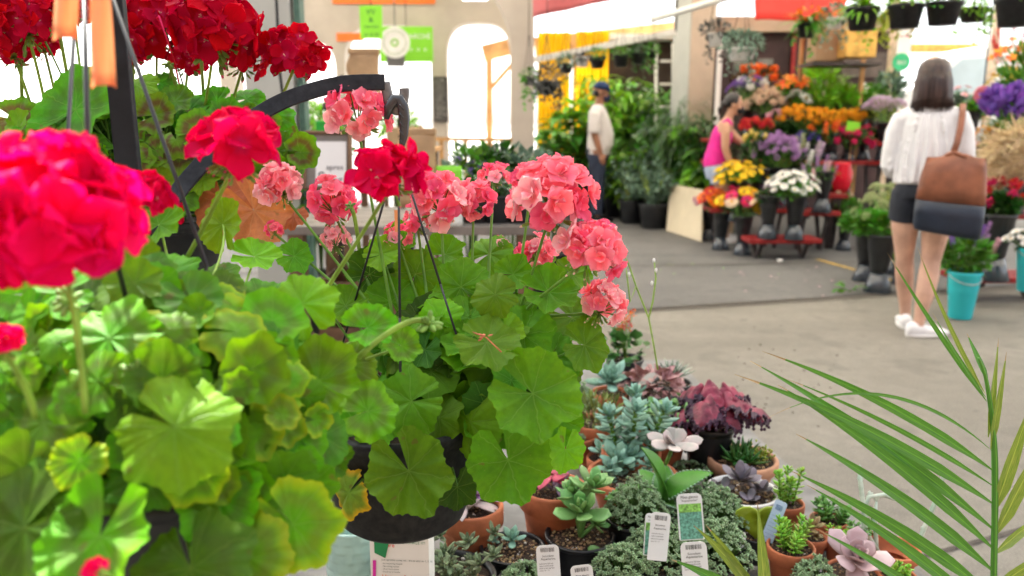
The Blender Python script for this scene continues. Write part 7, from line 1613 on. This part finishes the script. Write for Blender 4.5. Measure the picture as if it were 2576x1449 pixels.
# variegated looping stems
t = thing('rope_plant', 'variegated looping waxy stems rising behind the palm leaflets', 'potted plant', at(2200, 1400)); b = at(2240, 1440); nursery_pot(b, .045, .05, m_terra, t, terr=True)
dd = depth_of(b)
for L_ in [[(2240, 1440), (2180, 1380), (2170, 1300), (2185, 1250), (2225, 1245), (2255, 1260)], [(2240, 1440), (2205, 1380), (2200, 1300), (2205, 1262)], [(2240, 1440), (2180, 1340), (2172, 1280), (2165, 1215), (2160, 1185)], [(2250, 1440), (2300, 1400), (2320, 1340), (2350, 1270), (2370, 1210)]]:
    pts_ = [W(x, y, dd + .02 * i * .3) for i, (x, y) in enumerate(L_)]; g = MB(); g.tube(pts_, [.004] * (len(pts_) - 2) + [.0042, .002], 8)
    for i, p in enumerate(pts_[2:]):
        for s_ in (-1, 1): fleshy(g, p, RT * s_ * .35 + (pts_[-1] - pts_[1]).normalized(), -FWD, .012, .003, .002, 7, 5)
    g.build('stem', s_var, t)
# ceramic pot
c = T(893, 1372, TZ + .10); t = thing('ceramic_pot', 'celadon green scale patterned ceramic pot and saucer under the hanging pot', 'ceramic pot', (c.x, c.y, TZ)); m_cel = mat('celadon_glaze', (.40, .62, .56), .2, .12, 14, .0, coat=.4)
g = MB(); P = []
for k in range(72):
    row = []
    for j in range(41):
        z = .012 + .135 * j / 40; r_ = .042 + .014 * (j / 40); sc2 = .0022 * abs(math.sin(k / 72 * PI * 12 + (PI / 2 if int(j / 5) % 2 else 0))) * (1 - (j % 5) / 5); row.append(Vector((c.x + (r_ + sc2) * math.cos(2 * PI * k / 72), c.y + (r_ + sc2) * math.sin(2 * PI * k / 72), TZ + z)))
    row.append(Vector((c.x + .050 * math.cos(2 * PI * k / 72), c.y + .050 * math.sin(2 * PI * k / 72), TZ + .147))); row.append(Vector((c.x + .044 * math.cos(2 * PI * k / 72), c.y + .044 * math.sin(2 * PI * k / 72), TZ + .05))); P.append(row)
g.grid(P, close=True); g.build('pot', m_cel, t); g = MB(); g.lathe([(.002, .002), (.05, 0), (.064, .014), (.066, .02), (.061, .018), (.045, .008), (.002, .008)], (c.x, c.y, TZ), 48); g.build('saucer', m_cel, t)
# fertiliser box
c = T(1010, 1475, TZ); dB_ = depth_of(c); M = Matrix.Rotation(R(-4), 3, 'Z'); hb = .20; wb = .088; c = W(1010, 1460, 1.18); c.z = TZ
t = thing('fertiliser_box', 'white and green fertiliser carton with orange French lettering beneath the hanging pot', 'box', c); g = MB()
g.box(c + Vector((0, .02, hb / 2)), (wb, .045, hb), M); g.build('carton', mat('white_carton', (.76, .76, .72), .5, .03), t, False, bevel=.001)
fr = c + M @ Vector((0, -.0035, 0)); xd = M @ Vector((1, 0, 0)); zd = Vector((0, 0, 1))
def dec(name, col, items, solidm=None):
    g = MB()
    for it in items:
        if it[0] == 't': text_mesh(g, it[1], fr + xd * (it[2] - wb / 2) + zd * it[3], xd, zd, it[4], .0004)
        else:
            q = [fr + xd * (x - wb / 2) + zd * z + M @ Vector((0, -it[2], 0)) for x, z in it[1]]; g.add(q, [tuple(range(len(q)))])
    g.build(name, col, t, False)
dec('green_logo', mat('deep_green_ink', (.01, .22, .07), .5), [('p', [(.006, hb - .028), (.022, hb - .036), (.030, hb - .003), (.006, hb - .003)], .0006), ('t', 'JUST SPRINKLE IT!', .034, hb - .012, .006)])
dec('red_lettering', mat('red_ink', (.7, .05, .02), .5), [('t', 'Nature', .010, hb - .018, .009)])
dec('dark_lettering', mat('dark_ink', (.02, .05, .04), .5), [('t', "Just sprinkle some on... it's as easy as 1, 2, 3!", .016, hb - .040, .0042)] + [('t', s_, .016, hb - .0455 - .0045 * i, .0032) for i, s_ in enumerate(['- No measuring needed', '- No mixing needed', '- Won\'t burn plants', '- Feeds for 3 months'])])
dec('orange_lettering', mat('orange_ink', (.85, .24, .02), .5), [('t', 'Une profusion', .016, hb - .069, .0095), ('t', 'de couleurs', .016, hb - .0785, .0095), ('t', 'dans le jardin', .016, hb - .088, .0095)])
dec('side_stripe', mat('magenta_ink', (.62, .02, .35), .5), [('p', [(.001, .002), (.006, .002), (.005, hb * .5), (.008, hb - .04), (.003, hb - .04), (.001, hb * .5)], .0005)])
dec('orange_stripe', mat('orange_edge_ink', (.9, .35, .06), .5), [('p', [(.0075, .002), (.0105, .002), (.0105, hb * .5), (.0075, hb * .5)], .0005)])
# plant tags
m_tagw = mat('white_tag_plastic', (.74, .77, .78), .35, .02); m_ink = mat('black_ink', (.02, .02, .025), .5)
def tagcard(px, py, wpx, hpx, d, lean, label, style='bar', mt=None, yaw=0):
    c = W(px, py, d); s = S(d); w_, h_ = wpx * s, hpx * s; t = thing('plant_tag', label, 'plant tag', c, 'plant tags')
    M = Matrix.Rotation(R(yaw), 3, 'Z') @ Matrix.Rotation(R(lean), 3, 'Y') @ Matrix.Rotation(R(-14), 3, 'X'); X_ = M @ Vector((1, 0, 0)); Z_ = M @ Vector((0, 0, 1)); Y_ = M @ Vector((0, 1, 0))
    def rr(w, h, rad, cut=0):
        o = []
        for (sx, sz, a0) in ((1, 1, 0), (-1, 1, 90), (-1, -1, 180), (1, -1, 270)):
            for k in range(5):
                a = R(a0 + 22.5 * k); r_ = rad if sz > 0 else rad * .3; o.append((sx * (w / 2 - r_) + r_ * math.cos(a), sz * (h / 2 - r_) + r_ * math.sin(a)))
        return o
    g = MB(); o = rr(w_, h_, w_ * .22); n = len(o); vs = [c + X_ * x + Z_ * z for x, z in o] + [c + X_ * x + Z_ * z + Y_ * .0009 for x, z in o]
    g.add(vs, [tuple(reversed(range(n))), tuple(range(n, 2 * n))] + [(i, (i + 1) % n, (i + 1) % n + n, i + n) for i in range(n)]); g.build('card', mt or m_tagw, t, False)
    g = MB(); f0 = c - Y_ * .0005; r = random.Random(int(px))
    if style == 'bar':
        x = -.30 * w_
        while x < .30 * w_:
            b_ = r.choice([.008, .014, .022]) * w_; q = [f0 + X_ * x_ + Z_ * z_ for x_, z_ in ((x, h_ * .34), (x + b_, h_ * .34), (x + b_, h_ * .44), (x, h_ * .44))]; g.add(q, [(0, 1, 2, 3)]); x += b_ + r.choice([.012, .02, .03]) * w_
        text_mesh(g, r.choice(['Pilea glauca', 'Succulent']), f0 + Z_ * h_ * .22, X_, Z_, w_ * .13, .0001, 'CENTER'); text_mesh(g, 'Aquamarine', f0 + Z_ * h_ * .15, X_, Z_, w_ * .13, .0001, 'CENTER')
        for k in range(4): text_mesh(g, ['exposure: full sun', 'water moderately', 'plant in the garden', 'zone 10 - 11'][k], f0 - X_ * w_ * .4 + Z_ * h_ * (.05 - .055 * k), X_, Z_, w_ * .085, .0001)
        g.build('print', m_ink, t, False)
    elif style == 'pic':
        text_mesh(g, 'Pilea glauca', f0 + Z_ * h_ * .40, X_, Z_, w_ * .15, .0001, 'CENTER'); text_mesh(g, '"Aquamarine"', f0 + Z_ * h_ * .33, X_, Z_, w_ * .12, .0001, 'CENTER'); g.build('print', m_ink, t, False)
        for (z0, z1, nm, col) in [(-.48, .10, 'picture', (.12, .34, .26)), (.10, .28, 'green_band', (.22, .50, .10))]:
            g = MB(); q = [f0 + X_ * x_ * w_ + Z_ * z_ * h_ for x_, z_ in ((-.44, z0), (.44, z0), (.44, z1), (-.44, z1))]; g.add(q, [(0, 1, 2, 3)]); g.build(nm, mat(nm + '_print', col, .4, .5, 260), t, False)
    elif style == 'side':
        for k in range(7): text_mesh(g, 'well drained soil water', f0 - X_ * w_ * .35 + Z_ * h_ * (.2 - .07 * k), X_, Z_, w_ * .10, .0001)
        x = -.28 * w_
        while x < .28 * w_: q = [f0 + X_ * x_ + Z_ * z_ for x_, z_ in ((x, h_ * .32), (x + .04 * w_, h_ * .32), (x + .04 * w_, h_ * .42), (x, h_ * .42))]; g.add(q, [(0, 1, 2, 3)]); x += .08 * w_
        g.build('print', mat('blue_ink', (.06, .16, .36), .5), t, False)
tagcard(1380, 1424, 58, 104, 1.20, -4, 'white barcode tag at the bottom, between the tiny rosette pot and the spoon leaved pot')
tagcard(1468, 1472, 56, 100, 1.16, -8, 'white barcode tag cut by the bottom edge, just right of centre')
tagcard(1658, 1350, 50, 120, 1.24, 6, 'white barcode tag standing in sedum in front of a twin green edged tag')
tagcard(1641, 1345, 40, 105, 1.255, 4, 'green edged tag mostly hidden behind a white barcode tag', 'pic')
tagcard(1737, 1300, 64, 116, 1.30, -4, 'picture tag showing green foliage below faint writing', 'pic')
tagcard(1748, 1420, 66, 112, 1.18, -4, 'white barcode tag in front of the yellowing palm leaflets')
tagcard(1942, 1325, 30, 140, 1.40, 14, 'narrow pale blue tag leaning right beside the heart leaf', 'side', mat('pale_blue_tag', (.45, .60, .78), .35, .04), -30)
tagcard(1869, 1375, 14, 70, 1.36, 0, 'thin blank white marker left of the pale blue tag', 'none')
# ================================================================== palm fronds
m_palm = palm_mat('palm_green', (.04, .16, .018), (.10, .28, .03)); m_palmy = palm_mat('palm_yellowed', (.11, .22, .02), (.26, .32, .06)); m_tip = mat('dry_tip', (.42, .30, .14), .7, .2, 40)
def leaflet(par, P0, P1, w_, sag, mt, rng, fold=.35, kink=0, dw=None):
    """ribbon with pleated midrib from base P0 to tip P1; w_ half width (m)"""
    P0, P1 = Vector(P0), Vector(P1); ax_ = P1 - P0; L = ax_.length; d0 = ax_.normalized(); v = -FWD; s0 = d0.cross(v).normalized(); g = MB(); rows = []; uv = []; n = 22; tw = rng.uniform(-.5, .5)
    for j in range(n + 1):
        t_ = j / n; c = P0 + ax_ * t_ + UP * (sag * L * 4 * t_ * (1 - t_)) + UP * kink * L * max(0, t_ - .6) ** 2
        hw = w_ * min(1, (t_ / .25 + .12)) * (1 if t_ < .4 else max(.03, 1 - ((t_ - .4) / .6) ** 1.3)); a = tw * t_
        s_ = s0 * math.cos(a) + v * math.sin(a); nn = v * math.cos(a) - s0 * math.sin(a)
        uv.append([((u + 1) / 2, t_ * 6) for u in (-1, -.66, -.33, 0, .33, .66, 1)])
        rows.append([c + s_ * hw * u + nn * (abs(u) * fold * hw + .12 * hw * math.sin(u * 9)) for u in (-1, -.66, -.33, 0, .33, .66, 1)])
    k = n - 2 if w_ < .0065 else n - 1; g.use(mt).grid(rows[:k + 1], uv[:k + 1]); g.use(m_tip).grid(rows[k:]); return g.build('leaflet', None, par)
rng = random.Random(9); dp = .92
t = thing('palm_frond', 'green feather palm frond rising at the right edge', 'palm', W(2508, 1560, dp))
rach = smooth_pts([(2496, 1700, dp), (2500, 1449, dp), (2503, 1250, dp), (2500, 1100, dp), (2482, 960, dp), (2462, 900, dp)], 5)
g = MB(); g.tube(rach, [.0036] * (len(rach) - 12) + [.0033 - .00018 * i for i in range(12)], 10); g.build('rachis', m_palm, t)
LF = [((2500, 1500), (2000, 1245), 22, .02), ((2500, 1449), (1885, 910), 21, .005), ((2504, 1405), (2010, 1100), 26, .015), ((2504, 1335), (1990, 1105), 24, .03), ((2504, 1300), (1848, 942), 25, .03), ((2505, 1230), (1912, 1070), 12, .17), ((2503, 1260), (1925, 905), 26, .045), ((2500, 1180), (1920, 884), 20, .04), ((2497, 1560), (2045, 1330), 22, .0)]
LF = [((2502, 1270), (1848, 942), 19, .035, 0), ((2500, 1185), (1918, 884), 16, .035, 0), ((2496, 1135), (1930, 1052), 6, .14, 0), ((2503, 1335), (1887, 908), 20, .03, 0), ((2503, 1385), (1956, 968), 20, .035, 0), ((2502, 1440), (2003, 1092), 21, .03, 0), ((2500, 1500), (1990, 1185), 22, .035, 0), ((2500, 1560), (2030, 1220), 20, .03, 0), ((2498, 1640), (2062, 1335), 20, .03, 0), ((2502, 1225), (1970, 950), 9, .03, 0),
      ((2482, 1010), (2232, 636), 9, -.02, 0), ((2478, 990), (2308, 622), 8, -.06, 1), ((2472, 960), (2352, 880), 0, 0, 0), ((2480, 1000), (2345, 785), 6, -.03, 0), ((2486, 960), (2432, 838), 10, 0, 0), ((2486, 1100), (2512, 850), 12, .0, 1), ((2492, 1130), (2532, 885), 13, .0, 1), ((2500, 1290), (2600, 1000), 22, .0, 1), ((2502, 1350), (2640, 1080), 22, 0, 1), ((2500, 1395), (2660, 1270), 20, .02, 1), ((2500, 1480), (2680, 1370), 22, .02, 1)]
for (a_, b_2, w_, sg_, yl) in LF:
    if w_ == 0: continue
    leaflet(t, W(a_[0], a_[1], dp), W(b_2[0], b_2[1], dp - .05 + rng.uniform(-.05, .05) + (.06 if b_2[0] > 2200 else 0)), w_ * .72 * S(dp), sg_, m_palmy if yl else m_palm, rng, .3)
base = Vector((W(2496, 1700, dp).x, W(2496, 1700, dp).y, 0))
t2 = thing('palm_frond', 'yellow edged palm tips poking up at the bottom between the tags', 'palm', W(1850, 1560, 1.0))
for (a_, b_2, w_, sg_) in [((1960, 1560), (1690, 1408), 18, .04), ((1950, 1560), (1745, 1322), 15, .05), ((1930, 1560), (1775, 1320), 13, .06), ((1930, 1560), (1905, 1265), 16, .0), ((1800, 1560), (1735, 1455), 14, .0)]:
    leaflet(t2, W(a_[0], a_[1], 1.0), W(b_2[0], b_2[1], .98), w_ * S(1.0), sg_, m_palmy if w_ < 18 else m_palm, rng, .3)
g = MB(); g.tube([W(1800, 1560, 1.0), W(1880, 1590, 1.0), W(1960, 1560, 1.0), W(2200, 1680, 1.0)], .004, 8); g.build('rachis', m_palm, t2)
# thin weed with tiny flowers from basket A
t3 = thing('wild_stem', 'thin pale weed stems with tiny white flowers standing over the floor', 'weed', W(1655, 930, 1.6)); g = MB()
for L_ in [[(1655, 930), (1645, 870), (1632, 800), (1600, 720), (1580, 660), (1568, 640)], [(1632, 800), (1642, 760), (1650, 700), (1645, 650)], [(1600, 720), (1585, 760), (1578, 700), (1575, 670)]]:
    g.tube([W(x, y, 1.62) for x, y in L_], [.0018] * (len(L_) - 1) + [.0008], 5)
g.build('stem', m_gstl, t3); g = MB()
for (x, y) in [(1575, 668), (1650, 680), (1640, 712), (1645, 655), (1582, 690)]: g.blob(W(x, y, 1.62), (.003, .003, .005), 6, 4)
g.build('blossoms', m_white, t3)
# fallen petals and scraps on the floor
r = random.Random(12)
for lab, nm, cat, pts_, mt in [('scattered bright leaf scraps on the floor near the front gerbera buckets', 'leaf_scraps', 'leaf scraps', [(1700 + r.uniform(-60, 260), 655 + r.uniform(-8, 40)) for _ in range(16)], m_leafl), ('pale petals dropped on the floor in front of the red benches', 'fallen_petals', 'petals', [(1980 + r.uniform(-160, 180), 690 + r.uniform(-20, 60)) for _ in range(14)], f_lpk), ('tiny dark crumbs of soil on the floor beside the succulent table', 'soil_crumbs', 'soil', [(1900 + r.gauss(0, 140), 960 + r.gauss(0, 60)) for _ in range(60)], m_soil)]:
    g = MB()
    for (x, y) in pts_:
        p = T(x, y) + Vector((0, 0, .011)); s_ = r.uniform(.006, .02) * (.35 if mt is m_soil else 1)
        if mt is m_soil: g.blob(p, (s_, s_ * .8, s_ * .5), 5, 3)
        else: blade(g, p, Vector((r.gauss(0, 1), r.gauss(0, 1), .08)), Zp, s_ * 2.2, s_ * .6, .1, .2, 3)
    solo(nm, g, mt, lab, cat, kind='stuff')
